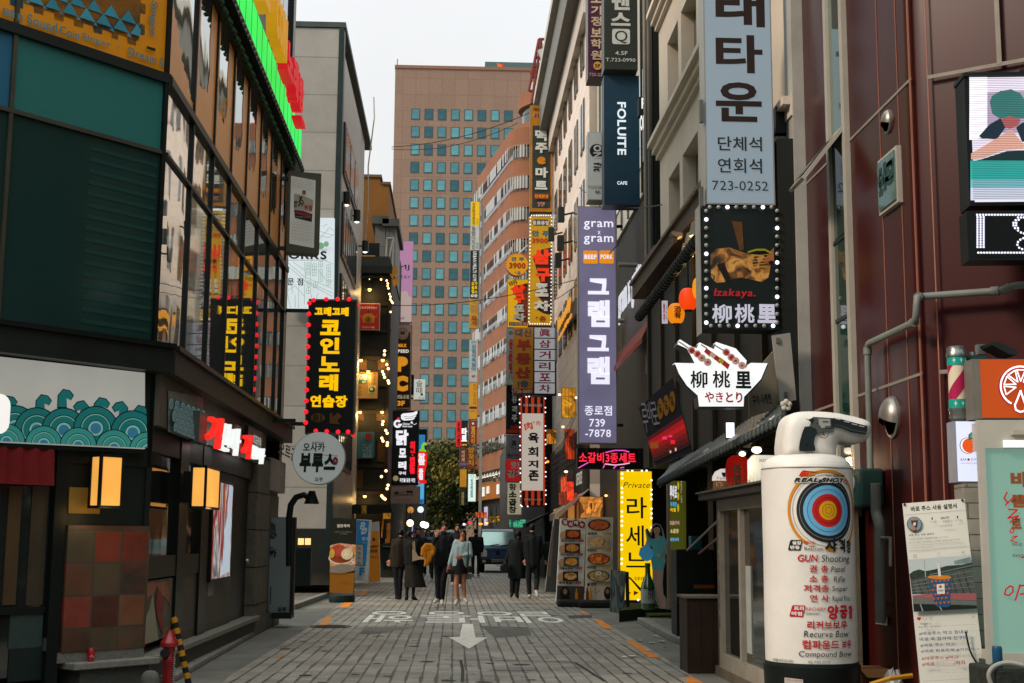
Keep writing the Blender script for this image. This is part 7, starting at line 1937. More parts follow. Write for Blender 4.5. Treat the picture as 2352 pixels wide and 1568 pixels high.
for (v0,v1,m_) in ((90,330,E('e8b80c',.75,True)),(332,582,D('a9aca8',.45)),(586,1074,D('1a2024',.4)),(1078,1375,D('a87a1c',.45))): b.poly('panel',m_,[(217 - v0 * .012,v0),(302 - v0 * .012,v0),(302 - v1 * .012,v1),(217 - v1 * .012,v1)])
b.text('성운환경조경',228,96,258,326,D('4a3a10',.5),vert=True,bold=.02); b.text('학원',272,262,290,322,D('4a3a10',.5),vert=True); b.text('동방디자인',222,342,256,572,D('3a3f3d',.5),vert=True,bold=.01); b.text('학원',270,505,288,570,D('3a3f3d',.5),vert=True)
b.text('URBAN MULTI GYM',236,594,270,900,WN,rot=-90,bold=.03); b.text('요가',220,905,280,942,D('d8b80c',.5),bold=.05); b.text('골프',220,946,280,984,D('d8b80c',.5),bold=.05); b.text('헬스',220,988,280,1026,D('d8b80c',.5),bold=.05); b.text('10층',214,1030,282,1066,WN,bold=.04)
b.text('Y',232,1090,262,1130,D('2a5a6a',.5)); b.text('필라',216,1142,280,1172,D('3a5a64',.5)); b.text('테스',216,1182,280,1218,D('3a5a64',.5)); b.text('요',216,1252,280,1300,D('7a2a18',.5),bold=.05); b.text('가',216,1308,280,1352,D('7a2a18',.5),bold=.05); b.done()
b = sgn('pale language academy sign with blue letters and a red floor number',1078,780,1097,878,FAR,D('9aa09e',.45),'8a8a84',t=.6); b.zoom(1750,1300,2.24); b.text('BSK',188,58,232,78,D('3a6a84',.5)); b.text('김범식독일어',190,88,226,320,D('3a6a84',.5),vert=True,bold=.02,gap=1.0); b.text('8F',190,355,222,375,D('9a2a20',.5),bold=.03); b.done()
b = sgn('orange yellow piano academy sign with thin letters',1077,878,1096,963,FAR,E('d8961a',.5,True),'7a6a3a',t=.6); b.zoom(1750,1300,2.24); b.text('피아노리브레',205,432,230,615,D('6a4a10',.5),vert=True); b.rect('dark_strip',DB,172,630,234,650); b.line('mark',DB,[(180,672),(200,665),(222,672)],4); b.done()
b = sgn('dark red vertical chicken sign in the far sign column',1077,965,1095,1019,FAR,D('7a2a1a',.45),'5a2a20',t=.6); b.zoom(1750,1300,2.24); b.text('별레치킨',186,800,218,950,D('c0903a',.5),vert=True,bold=.03); b.disc('mark',WN,202,778,10); b.done()
b = sgn('brown vertical skewer sign with yellow letters in the far column',1075,1025,1091,1077,FAR,D('6a2f1c',.45),'4a2a20',t=.6); b.zoom(1750,1300,2.24); b.text('양꼬치',158,985,212,1145,D('b8862a',.5),vert=True,bold=.02,gap=1.05); b.done()
b = sgn('small red and black tarot sign glowing beside the far column',1048,965,1074,1026,FAR - 2,D('14181a',.4),'2a2a28',t=.5); b.zoom(1750,1300,2.24); b.rect('red_panel',E('e01c24',.8,True),58,752,98,978); b.text('용하신점',64,762,92,970,D('5a0a10',.5),vert=True,bold=.05); b.text('타로',102,815,150,935,E('f0f0ea',1.0),vert=True,bold=.06); b.text('대박',104,955,148,974,E('e8a01a',.9),bold=.04); b.done()
b = sgn('purple brown lounge sign below the tarot sign',1055,1028,1073,1073,FAR - 2,D('4a2a2a',.45),'5c5050',t=.5); b.zoom(1750,1300,2.24); b.text('비바체',102,1010,132,1112,D('b08a50',.5),vert=True,bold=.03); b.rect('lilac_strip',D('5a4a70',.5),90,1118,146,1146); b.done()
b = sgn('small mustard coloured sign below the lounge sign',1056,1077,1072,1119,FAR - 2,D('b0791a',.45),'6a5a3a',t=.5); b.done()
b = sgn('dark olive sign with gold letters at the foot of the far column',1055,1121,1070,1160,FAR - 2,D('1d211a',.45),'2a2a24',t=.5); b.zoom(1750,1300,2.24); b.text('국대포차',100,1375,124,1490,D('a08a40',.5),vert=True,bold=.03); b.done()
b = sgn('glowing mint white vertical brazier house sign with black letters',1075,1088,1093,1152,FAR - 3,E('d2ece4',.85,True,.06),'7a8a86',t=.5); b.zoom(1750,1300,2.24); b.text('조선화로집',180,1265,202,1420,D('27403a',.5),vert=True,bold=.03); b.disc('mark',D('4a7a6c',.5),196,1238,15,inner=.8); b.done()
o = thing('sign_post','grey steel post carrying the far column of stacked signs','post',(P(1102,1237,FAR).x,FAR,0)); MB().box(-.12,.12,.1,.4,0,P(1102,470,FAR).z).build('post',D('7a7872',.5),o)
o = thing('low_shop_row','low dark row of lit shops past the white tiled building','building',(XR - .2,50.3,0)); MB().box(0,6,0,50,0,7.6).build('wall',D('23211c',.6,.3,.6),o)
b = Bd('shop_facade','dim restaurant shopfront with grey cladding under the white tiled building','shop front',Fr((XR - .02,36.2,0),R(-90)))
b.part('cladding',D('2c2a25',.6,.3,1),MB().box(-14,.2,0,.06,0,4.6)); 
for k in range(4): b.part('lit_window',E(('c9701e','d88a3a','8a4a1a','e0b070','c9602a')[k],(.5,.7,.35,.6,.5)[k],True,.6),MB().box(-2.6 - k * 3.0,-.6 - k * 3.0,-.03,-.001,.6,2.5))
for k in range(8): b.part('cladding_joint',D('15140f',.6),MB().box(-13.9,.1,-.012,-.001,2.9 + k * .2,2.92 + k * .2))
b.part('fascia',D('5c3a2a',.6,.3,1),MB().box(-8.5,-3,-.1,-.002,2.75,3.5)); b.part('fascia',D('3c3a34',.6,.3,1),MB().box(-2.9,.1,-.1,-.002,2.7,3.6)); 
text(b.o,'lettering',E('e0d8c4',.7),'CAFE FOLUITE',-1.9,2.95,-.2,3.3,-.11,bold=.03); text(b.o,'lettering',E('ff5a2a',.9),'하이코너',-7.4,2.8,-5.2,3.45,-.11,bold=.06); b.done()
def awning(label,u0,v0,u1,v1,Y,x1,col,drop=.6):
 a = P(u0,v1,Y); c = WX(u1,v0,x1); o = thing('awning',label,'awning',a)
 q = [Vector((0,0,0)),Vector((0,-2.6,0)),Vector((x1 - a.x,-2.6,c.z - a.z)),Vector((x1 - a.x,0,c.z - a.z))]
 m = MB(); m.face(q); m.face([p - Vector((0,0,.03)) for p in q[::-1]]); m.face([q[1],q[0],q[0] - Vector((0,0,.18)),q[1] - Vector((0,0,.18))]); m.face([q[2],q[1],q[1] - Vector((0,0,.18))]); m.build('cloth',D(col,.7,.2,2),o)
awning('beige sloping awning over the shop behind the menu boards',1262,1138,1310,1182,38,XR,'8a7a68')
awning('dark green awning over the lit green shop in the distance',1200,1175,1262,1203,52,XR,'1d2420')
awning('cream printed awning with red letters above the orange lights',1275,940,1330,1030,40,XR - .1,'9a8a78')
for i,(u0,v0,u1,v1,Y,h,s_,lb) in enumerate(((1169,1192,1208,1212,63,'5ad0a0',.55,'pale green lit shop window in the distance behind the truck'),(1190,950,1208,985,61,'a05a20',.3,'dim amber balcony window above the beef banner'),(1297,985,1320,1055,37,'c03a14',.5,'red orange lit menu frame in a dark frame by the lilac sign'),(1255,985,1278,1020,45,'e08a1a',.6,'amber lit lattice under the tiled building'),(1290,890,1322,960,38.5,'d8901a',.5,'golden lit terrace with tiny lights beside the lilac sign'),(1330,1140,1385,1190,34.5,'c07a30',.55,'warm lit wooden doorway behind the menu boards'),(1283,1130,1326,1160,36,'a03a24',.4,'dull red shop fascia under the LED message board'),(1302,1105,1318,1150,35.5,'ff3a1a',.9,'glowing red neon letters in a narrow panel under the LED message board'),(1120,1185,1160,1200,100,'c8921e',.5,'long amber lit shop window at the foot of the curved building'),(1090,1176,1118,1190,100,'e05a20',.5,'small orange lit shop window at the foot of the curved building'))):
 glow_panel('shop_display',lb,u0,v0,u1,v1,Y,h,s_,'lit window')
for i,(u,v,Y,h,s_,lb) in enumerate(((1412 - 1,1129,34,'fff0d0',2.5,'white spot lamp over the doorway near the menu boards'),(1392,1138,34,'ffc070',2.5,'warm bulb lamp over the wooden doorway'),(1324,913,38,'fff0c0',3,'small white lamp at the terrace edge beside the lilac sign'),(1293,980,40,'ffd28a',2.5,'tiny amber lamp under the six panel sign'),(1285,906,46,'ffd9a0',2.5,'small lamp just below the six panel sign'),(1300,1083,40,'fff0d0',2,'oval white lamp left of the LED message board'),(1258,1060,48,'ff9a1a',2,'round orange lamp right of the beef banner'),(1104,1203,90,'ff8a20',2.5,'glowing orange oval shop lamp left of the truck'),(1118,1201,88,'ffb050',2.5,'second orange lamp just above the truck roof'),(1078,1200,95,'ff2a3a',1.5,'red neon lamp at the street end'),(1066,1204,95,'e8d8ff',1.5,'pale lilac lamp at the street end'),(1060,1222,100,'fff6e0',2.5,'white headlamp glow far behind the walking couple'))):
 p = P(u,v,Y); o = thing('shop_lamp',lb,'lamp',p,0,'small lamps along the far shopfronts'); r_ = 3.6 * Y / FV; MB().ball((0,0,0),r_,10,1.3 if 'oval' in lb else 1,1,.8).build('bulb',E(h,s_),o,True); MB().lathe([(r_ * .3,r_ * 1.3),(r_ * .8,r_ * .7),(0,r_ * .7)],8).build('cap',BLKM,o)
def cable(label,pts,r=.02):
 o = MB().tube(pts,r,5).build('overhead_cable',D('23211f',.6),None,True); tag(o,label,'cable')
def sag(p,q,s,n=14): return [p.lerp(q,i / n) - Vector((0,0,s * 4 * (i / n) * (1 - i / n))) for i in range(n + 1)]
cable('thin black cable sagging across the street before the brown tower',sag(P(900,337,70),P(1225,255,66),.4),.022)
for i,(p,r_) in enumerate(((P(1330,640,36),P(880,700,44)),(P(1420,560,26),P(1240,700,50)),(P(1520,470,22),P(1330,430,36)))):
 cable(('low black cable crossing the street under the lilac sign top','short black cable from the lilac sign to the yellow pub sign','cable looping along the wall beside the deep blue sign')[i],sag(p,r_,.25),.012)
cable('second thin cable just under the first across the brown tower',sag(P(900,342,70),P(1190,282,66),.5),.018)
# ================================================================ inflatable pistol sign
IY = 10.5; ip = P(1866,1600,IY); ip.z = 0
IN_ = thing('inflatable_sign','white inflatable pistol shaped advertising column with an archery target and red and black lettering','inflatable sign',ip)
NYL = D('cfcec8',.45,.07,2,spec=.4,bump=.12,fine=14)
iz = lambda v: P(1866,v,IY).z
irad = 103.5 / FV * IY
fi = Fr((ip.x,IY - irad,0),0)
ZB,ZS = iz(1520),iz(1078)
prof = [(irad * .99,ZB),(irad * 1.0,ZB + .3),(irad * .995,(ZB + ZS) / 2),(irad,ZS - .02),(irad * .985,ZS + .02),(irad * .94,ZS + .05),(irad * .86,ZS + .08),(irad * .72,ZS + .105),(irad * .5,ZS + .12),(0,ZS + .125)]
m = MB(); n = 72; pp = []
for i in range(len(prof) - 1):
 for t in range(4 if i > 3 else 1): pp.append((prof[i][0] + (prof[i + 1][0] - prof[i][0]) * t / 4,prof[i][1] + (prof[i + 1][1] - prof[i][1]) * t / 4))
pp.append(prof[-1]); m.lathe(pp,n)
m.v = [(x * (1 + .006 * math.sin(7 * math.atan2(y,x) + z * 3) * (1 if z > ZS - .15 else .35)),y * (1 + .006 * math.sin(7 * math.atan2(y,x) + z * 3) * (1 if z > ZS - .15 else .35)),z) for x,y,z in m.v]
m.build('body',NYL,IN_,True)
MB().lathe([(irad * 1.004,ZS - .004),(irad * 1.01,ZS),(irad * 1.002,ZS + .006)],60).build('seam',D('8d8c85',.6),IN_,True)
q = lambda u,v: (1712 + u * .27209,767.5 + v * .27209)
hd = [(330,1035),(322,960),(328,880),(340,800),(352,740),(372,700),(405,668),(450,655),(530,650),(620,651),(700,655),(790,666),(860,680),(940,697),(1005,716),(1045,733),(1066,752),(1068,775),(1062,810),(1052,850),(1040,880),(1015,902),(975,914),(935,916),(880,908),(830,897),(795,888),(780,915),(772,960),(770,1000),(772,1040)]
fh_ = Fr((ip.x,IY - .16,0),0); hl = [fh_.l(*q(u,v)) for u,v in hd]
ar = sum(hl[i - 1][0] * hl[i][1] - hl[i][0] * hl[i - 1][1] for i in range(len(hl)))
if ar < 0: hl = hl[::-1]
hl = fatten(hl,.004); m = MB(); rings = []
for y,ins in ((-.215,.03),(-.19,.012),(-.15,.0),(0,0),(.15,.0),(.19,.012),(.215,.03)):
 rings.append([(a,y,z) for a,z in fatten(hl,-ins)] if ins else [(a,y,z) for a,z in hl])
hl = hl; N = len(hl); m.v = [p for r_ in rings for p in r_]
for j in range(len(rings) - 1):
 for i in range(N): m.f.append((j * N + (i + 1) % N,j * N + i,(j + 1) * N + i,(j + 1) * N + (i + 1) % N))
V_,F_,_ = fill([fatten(hl,-.03)])
o0 = len(m.v); m.v += [(a,-.215,z) for a,z in V_]; m.f += [tuple(i + o0 for i in f) for f in F_]
o0 = len(m.v); m.v += [(a,.215,z) for a,z in V_]; m.f += [tuple(i + o0 for i in f[::-1]) for f in F_]
hmesh = m.build('head',NYL,IN_,True)
sb_ = hmesh.modifiers.new('round','REMESH'); sb_.mode = 'VOXEL'; sb_.voxel_size = .022; sb_.use_smooth_shade = True
sm2 = hmesh.modifiers.new('soft','SMOOTH'); sm2.iterations = 4
b = Bd('','','',Fr((ip.x,IY - .228,0),0),par=IN_,step=.0015)
b.zoom(2900,1300,2.1697)
GD = D('1c2628',.5,.1); GM = D('4a5250',.5,.1); GLt = D('9a9b96',.5,.1)
b.poly('pistol_print',GD,[(500,780),(555,775),(605,800),(610,830),(585,870),(578,920),(592,975),(585,985),(520,990),(456,988),(452,960),(460,900),(480,830)])
b.poly('pistol_print',GM,[(572,697),(745,708),(752,780),(745,825),(690,822),(610,838),(598,800),(540,775),(560,730)])
b.poly('pistol_print',GD,[(498,710),(530,720),(552,712),(572,700),(580,730),(560,760),(545,735)])
b.poly('pistol_print',GD,[(742,706),(800,714),(900,742),(1012,770),(1028,775),(1030,800),(1016,850),(960,842),(880,825),(820,796),(752,780)])
b.poly('pistol_print',GLt,[(615,712),(712,716),(718,790),(640,792),(618,760)]); b.rect('pistol_print',GM,650,732,700,745); b.rect('pistol_print',GM,668,774,716,788)
b.poly('pistol_print',GD,[(718,708),(742,710),(752,782),(728,792)])
b.line('pistol_print',GM,[(752,765),(820,780),(900,810),(1020,832)],5)
for u,v in ((775,717),(850,740),(915,762),(975,778)): b.line('pistol_print',D('b9b8b2',.5),[(u - 22,v - 5),(u + 22,v + 5)],6)
b.line('pistol_print',GM,[(612,828),(610,850),(632,872),(665,878),(690,862),(694,826)],7); b.line('pistol_print',GD,[(648,822),(652,845),(666,862)],6); b.disc('pistol_print',D('0c1213',.5),512,936,9); b.disc('pistol_print',D('2a3436',.5),600,755,7)
b.done()
CA = fi.l(1902.5,1172)
rw = irad + .0015
phi0 = math.asin((CA[0]) / irad)
def wrap(s_,z,e=.002): return ((rw + e) * math.sin(phi0 + s_ / irad),-(rw + e) * math.cos(phi0 + s_ / irad),z)
pxm = .27209 / FV * (IY - irad)
def ring(r0,r1,mat,e,a0=0,a1=360,cz=CA[1],nm='target'):
 m = MB(); n = 56; k_ = max(1,int((r1 - r0) / .02))
 for i in range(n):
  t0,t1 = R(a0 + (a1 - a0) * i / n),R(a0 + (a1 - a0) * (i + 1) / n)
  for j in range(k_):
   ra,rb_ = r0 + (r1 - r0) * j / k_,r0 + (r1 - r0) * (j + 1) / k_
   m.face([wrap(ra * math.cos(t0),cz + ra * math.sin(t0),e),wrap(rb_ * math.cos(t0),cz + rb_ * math.sin(t0),e),wrap(rb_ * math.cos(t1),cz + rb_ * math.sin(t1),e),wrap(ra * math.cos(t1),cz + ra * math.sin(t1),e)])
 m.build(nm,mat,IN_)
AB = D('1f2426',.5,.06)
for r0,r1,c,e in ((0,80,'d09a10',.0045),(80,140,'b3201c',.004),(140,212,'62a4cc',.0035),(212,268,'1f2426',.003)): ring(r0 * pxm,r1 * pxm,D(c,.5,.06),e)
for r0 in (26,52,108,176): ring(r0 * pxm,(r0 + 2.5) * pxm,AB,.006,nm='target_lines')
ring(240 * pxm,243 * pxm,D('8d9090',.5),.006,nm='target_lines'); ring(300 * pxm,303 * pxm,AB,.003,nm='target_lines'); ring(322 * pxm,346 * pxm,D('c07a14',.5,.06),.0032,35,236,nm='target'); ring(322 * pxm,346 * pxm,D('c07a14',.5,.06),.0032,-52,35,nm='target')
def onc(a,y,z):
 a = max(-irad * .985,min(irad * .985,a)); return (a,-math.sqrt(max(0,rw * rw - a * a)) + y,z)
b = Bd('','','',fi,par=IN_); b.place = None
def it(s,u0,v0,u1,v1,mt,z8=1,**k):
 b.zoom(2900,1956 if z8 else 1300,2.1697); (a0,z0),(a1,z1) = b.L(u0,v0),b.L(u1,v1); text(IN_,'lettering',mt,s,a0,z0,a1,z1,-.006 if 'y' not in k else k.pop('y'),at=onc,**k)
def ip_(nm,pts,mt,z8=1,y=-.005):
 b.zoom(2900,1956 if z8 else 1300,2.1697); m = MB(); L_ = [b.L(u,v) for u,v in pts]; m.face([onc(a,y,z) for a,z in L_]); m.v = m.v; m.build(nm,mt,IN_)
WK = D('d9d8d2',.5); RT_ = D('b01c1e',.5,.06); KT = D('1d2122',.5,.06)
it('REAL SHOT',414,1202,864,1256,WK,0,bold=.17,shear=.3,y=-.0072); it('REAL SHOT',420,1208,858,1250,KT,0,bold=.06,shear=.3,y=-.009); ip_('plus_badge',[(868,1226),(902,1232),(900,1258),(866,1254)],RT_,0,-.008); it('실감반동 사격장',742,1180,858,1206,KT,0,bold=.02,y=-.008); it('Plus',870,1233,898,1253,D('c9c8c2',.5),0,y=-.0095)
for pts in ([(455,1198),(475,1160),(495,1146),(520,1152),(560,1156),(606,1158),(606,1162),(560,1166),(530,1170),(525,1198)],[(540,1188),(730,1190),(730,1196),(540,1193)]): ip_('shooter_mark',pts,D('c02a18',.5),0,-.008)
rrp = lambda u0,v0,u1,v1,sk=14: [(u0 + sk + 8,v0),(u1 - 6,v0),(u1,v0 + 8),(u1 - sk,v1 - 8),(u1 - sk - 8,v1),(u0 + 6,v1),(u0,v1 - 8),(u0 + sk,v0 + 8)]
ip_('badge',rrp(382,312,486,402),KT); it('실감',410,320,478,352,WK,bold=.04,y=-.009); it('반동',396,360,466,392,WK,bold=.04,y=-.009)
it('REAL',500,320,590,348,RT_,bold=.01); it('Reaction',502,370,655,402,KT)
for pts in ([(525,362),(600,356),(560,370)],[(665,385),(720,360),(800,380),(740,408),(690,402)]): ip_('swash',pts,D('c07a14',.5),1,-.004)
it('사',668,300,782,412,KT,bold=.05,y=-.009); it('격',792,305,862,418,KT,bold=.05,y=-.009); it('장',872,312,928,425,KT,bold=.05,y=-.009)
it('GUN',450,435,612,496,RT_,bold=.02,shear=.15); it('Shooting',640,440,908,518,KT,shear=.12)
for s,word,v,u0,u1,w0,w1 in (('권 총','Pistol',555,540,700,724,860),('소 총','Rifle',640,540,702,748,858),('저격총','Sniper',722,496,706,733,885),('연 사','Rapid Fire',806,545,706,735,910)):
 it(s,u0,v - 32,u1,v + 32,RT_,bold=.025); it(word,w0,v - 20,w1,v + (38 if 'p' in word else 30),KT,shear=.12)
ip_('badge',rrp(394,866,512,966,18),D('b0182e',.5)); it('프리',424,874,500,910,WK,bold=.04,y=-.009); it('미엄',408,920,486,954,WK,bold=.04,y=-.009)
it('ARCHERY',512,882,680,910,RT_); it('Center',512,918,624,944,KT)
it('양',690,862,794,985,D('b81a26',.5),bold=.05); it('궁',802,866,884,980,D('b81a26',.5),bold=.05); it('장',892,868,944,985,D('b81a26',.5),bold=.05)
it('리커브보우',524,996,880,1068,RT_,bold=.025); it('Recurve Bow',498,1080,894,1136,KT,shear=.12); it('컴파운드',486,1158,798,1234,RT_,bold=.025); it('보우',824,1164,922,1230,RT_,bold=.025); it('Compound Bow',462,1252,928,1316,KT,shear=.12)
MB().lathe([(rw + .002,iz(1527)),(rw + .003,iz(1516))],60).build('dark_band',BLK,IN_,True)
it('에어간판',290,1330,420,1356,D('8a8d88',.5),bold=.03,y=-.008); it('02 702 0717',530,1332,720,1356,D('8a8d88',.5),bold=.03,y=-.008)
MB().lathe([(irad * .7,0),(irad * 1.06,.0),(irad * 1.06,.1),(irad * 1.01,.14),(irad * 1.03,iz(1545)),(irad * 1.045,iz(1535)),(irad * 1.045,iz(1524)),(irad * .9,iz(1522)),(0,iz(1522))],48).build('base_drum',D('101615',.45,.2),IN_,True)
ip_('sticker',[(358,1485),(488,1492),(490,1530),(358,1530)],D('a9a6a0',.5),1,-.03); it('카드신용판매',368,1494,478,1510,RT_,y=-.034)
b.done()
# ================================================================ kiosk and lower right things
kx = 2.93; k0,k1 = 14.7,11.7
KI = thing('ticket_kiosk','small weathered kiosk with a glazed white framed door and dry grass on its flat roof','kiosk',(kx,k0,0))
fk = Fr((kx,k0,0),R(-90)); b = Bd('','','',fk,par=KI)
kl = k0 - k1; kz = b.L(1650,1150)[1]; CON = D('5f594c',.7,.3,3,bump=.3)
DKF = D('2c2a26',.5,.25)
for a in (0,kl): b.part('corner_post',CON,MB().box(a - .1,a + .1,-.02,.3,0,kz))
b.part('back_wall',DKF,MB().box(0,kl,.45,.6,0,kz)); b.part('side_wall',CON,MB().box(-.1,-.02,.0,.6,0,kz)); b.part('side_wall',CON,MB().box(kl + .02,kl + .1,0,.6,0,kz))
b.part('roof',D('2a2a26',.6,.3,3),MB().box(-.1,kl + .25,-.22,.65,kz,kz + .07)); b.part('roof_trim',D('4a463c',.6),MB().box(-.12,kl + .27,-.25,.66,kz + .071,kz + .09))
ST_ = D('8a857a',.5,.2,4)
for a in (.12,1.15,2.3,3.2): b.part('door_frame',ST_,MB().box(a,a + .09,-.05,.05,.1,kz))
b.part('door_frame',ST_,MB().box(.21,3.2,-.048,.05,kz - .12,kz)); b.part('door_frame',ST_,MB().box(.21,3.2,-.048,.05,.1,.25)); b.part('step',CON,MB().box(-.1,kl + .1,-.06,.5,0,.1))
for a,a1 in ((.21,1.15),(1.24,2.3),(2.39,3.2)): b.part('glass_pane',GL('20231f',.06,.03,.9),MB().box(a,a1,.0,.02,.25,kz - .12))
text(KI,'door_lettering',D('2a2c2a',.5),'남녀노소 누구나 입장환영 사무',.14,.5,.19,kz - .2,-.055,vert=True,bold=.03,place=b.place,gap=.9); text(KI,'door_lettering',D('b08a20',.5),'누구나',2.42,.5,2.5,1.4,-.056,vert=True,bold=.03,place=b.place); b.part('notice',D('9aa29e',.5),MB().box(1.3,1.5,-.012,-.002,.35,1.2)); b.part('notice',D('a7a79c',.5),MB().box(2.6,3.1,-.06,-.05,1.0,1.6))
r_ = random.Random(6); m = MB()
for k in range(260):
 a,y = r_.uniform(-.1,kl),r_.uniform(-.2,.5); d_ = Vector((r_.gauss(0,.1),r_.gauss(0,.08),r_.uniform(.04,.16))); n_ = Vector((.006,0,0)); p0 = Vector((a,y,kz + .09)); m.face([p0 - n_,p0 + n_,p0 + d_])
g_ = b.part('dry_grass',D('6f5f3a',.8,.3),m); g_['kind'] = 'stuff'; b.done()
def box3(name,label,cat,u0,v0,u1,v1,Y,dep,mat,z0=None,bev=.01):
 fr = facing((u0 + u1) / 2,v1,Y); b = Bd(name,label,cat,fr); zb = 0 if z0 is None else z0
 (a0,_),(a1,zt) = b.L(u0,v0),b.L(u1,v0); b.part('body',mat,MB().box(a0,a1,0,dep,zb - fr.o.z,zt),bevel=bev); b.zt = zt; b.a = (a0,a1); return b
WDK = D('2e2119',.55,.35,3,bump=.2)
b = box3('wooden_cabinet','dark brown wooden cabinet with a scuffed pale top beside the kiosk door','cabinet',1577,1374,1660,1530,14.9,.5,WDK); b.part('top',D('6b6255',.6,.3,6),MB().box(b.a[0] - .03,b.a[1] + .03,-.03,.52,b.zt,b.zt + .025)); 
for k in range(3): b.part('door_seam',BLK,MB().box(b.a[0] + .02 + k * (b.a[1] - b.a[0]) / 3,b.a[0] + .026 + k * (b.a[1] - b.a[0]) / 3,-.004,0,-b.fr.o.z + .05,b.zt - .03))
b.done()
b = box3('dark_cabinet','dark green black cabinet with a rail top standing behind the brown cabinet','cabinet',1553,1262,1640,1440,19.3,.5,D('16201b',.5,.25,3)); b.part('lower_bin',D('101515',.5),MB().box(b.a[0] - .02,b.a[0] + .3,-.12,-.002,-b.fr.o.z,b.zt - .75)); b.part('orange_trim',D('8a4a1a',.5),MB().box(b.a[0] + .25,b.a[1],-.01,-.001,b.zt - .55,b.zt - .5)); b.done()
for i,(p0,p1) in enumerate((((1579,1263),(1650,1195)),((1606,1271),(1652,1233)))):
 o = MB().tube([P(*p0,18.5),P(*p1,15.8)],.018,6).build('stair_rail',(STEEL,D('8a5a40',.4))[i],None,True); tag(o,('upper grey','lower copper coloured')[i] + ' sloping stair rail above the dark cabinets','rail')
b = box3('teal_box','small teal box standing on the dark cabinet by the stair rails','box',1587,1255 - 24,1612,1262,19.4,.2,D('1f6470',.4),z0=facing(1600,1262,19.4).o.z); b.done()
gp_ = [G(1422,1402,.2),G(1450,1372,.2),G(1575,1375,.2),G(1575,1395,.2),G(1482,1397,.2)]
gp_ = [(p.x,p.y) for p in gp_]
o = thing('grass_platform','low platform covered with green artificial turf under the yellow sign','platform',(gp_[0][0],gp_[0][1],0)); MB().slab([(x - gp_[0][0],y - gp_[0][1]) for x,y in gp_],0,.2).build('deck',D('2b3414',.9,.35,12,bump=.8,fine=120),o)
MB().slab([(x - gp_[0][0],y - gp_[0][1]) for x,y in ((gp_[4][0] - .05,gp_[4][1] - .9),(gp_[3][0],gp_[3][1] - .9),(gp_[3][0],gp_[3][1] - .01),(gp_[4][0],gp_[4][1] - .01))],.0,.12).build('ramp',D('33401a',.9,.35,12,bump=.8,fine=120),o)
b = Bd('yellow_sign','tall bright yellow sign with black Korean letters and rows of white bulbs','sign',facing(1461,1383,27.0)); b.box('frame',D('8a7a3a',.4),1422,1080,1500,1383,.003,.3); b.rect('panel',E('ffd000',.95,True,.1),1424,1082,1499,1378); b.box('base',D('1a2a4a',.5),1424,1378,1495,1392,0,.3)
b.zoom(2300,1650,2.09); KY = D('1a1a14',.5)
b.text('Private',258,470,478,518,KY,shear=.3); b.text('라',288,592,452,766,KY,bold=.01); b.text('세',282,822,428,994,KY,bold=.01); b.text('느',284,1042,452,1165,KY,bold=.01); b.text('RA SEINE',262,1240,480,1268,KY); b.poly('arrow',D('c4281a',.5),[(345,1352),(385,1370),(345,1392)]); b.poly('arrow',D('c4281a',.5),[(300,1358),(325,1370),(300,1384)])
WBL = E('fff8e6',1.8)
for k in range(20): 
 v = 402 + k * 38.5
 if k % 5 != 2: b.each('bulb',WBL,250 - k * .22,v,9,-.04,.7)
 if k % 4 != 1 and v < 900: b.each('bulb',WBL,488,v + 54,9,-.04,.7)
for u in (295,333,410,448): b.each('bulb',WBL,u,378,9,-.04,.7)
b.each('bulb',WBL,380,1428,9,-.04,.7); b.done()
b = Bd('olive_menu_board','upright olive lit menu board with white and yellow lettering by the tile canopy post','sign',facing(1553,1312,20.6,R(-25))); b.zoom(2300,1650,2.09); b.poly('panel',E('5a5a14',.55,True,.3),[(638,460),(750,460),(752,1192),(645,1192)],0,.15)
for s,u0,v0,u1,v1,m_ in (('루바로',640,495,698,610,E('e8ecf0',.9)),('무제한',644,630,698,672,E('4ab8d8',.8)),('리필',644,680,690,712,E('e8c81a',.8)),('모듬구이',640,785,718,820,E('d8a8a0',.7)),('소곱창',644,850,714,886,E('e8d88a',.7)),('냉면사리',644,922,714,952,E('6ac8e8',.7)),('24시영업',650,1095,706,1140,E('e8d01a',.9))): b.text(s,u0,v0,u1,v1,m_,bold=.05)
for v in (500,585,680): b.disc('oval',E('d8b81a',.7),711,v,8,34)
b.text('REFILL OFF',730,465,744,640,E('d8d8c8',.6),rot=-90); b.text('PARTY',730,1100,742,1170,E('d8d8c8',.6),rot=-90); b.done()
o = MB().tube([P(1542,1400,20.8),P(1540,1100,20.8)],.07,10).build('canopy_post',D('6f6152',.6,.2),None,True); tag(o,'beige round post holding the far end of the tile canopy','post')
def cutout(name,label,Y,parts,cat='cutout'):
 v = max(p[1] for k in parts for p in k[2]); b = Bd(name,label,cat,facing(1490,1395,Y)); b.zoom(2300,1650,2.09)
 for nm,mt,pts,th in parts:
  if th: b.poly(nm,mt,pts,0,th)
  else: b.poly(nm,mt,pts)
 return b
SK1 = D('cfa592',.5,.08); TQ = D('5fbcc0',.5,.1,8); HR = D('17110f',.5)
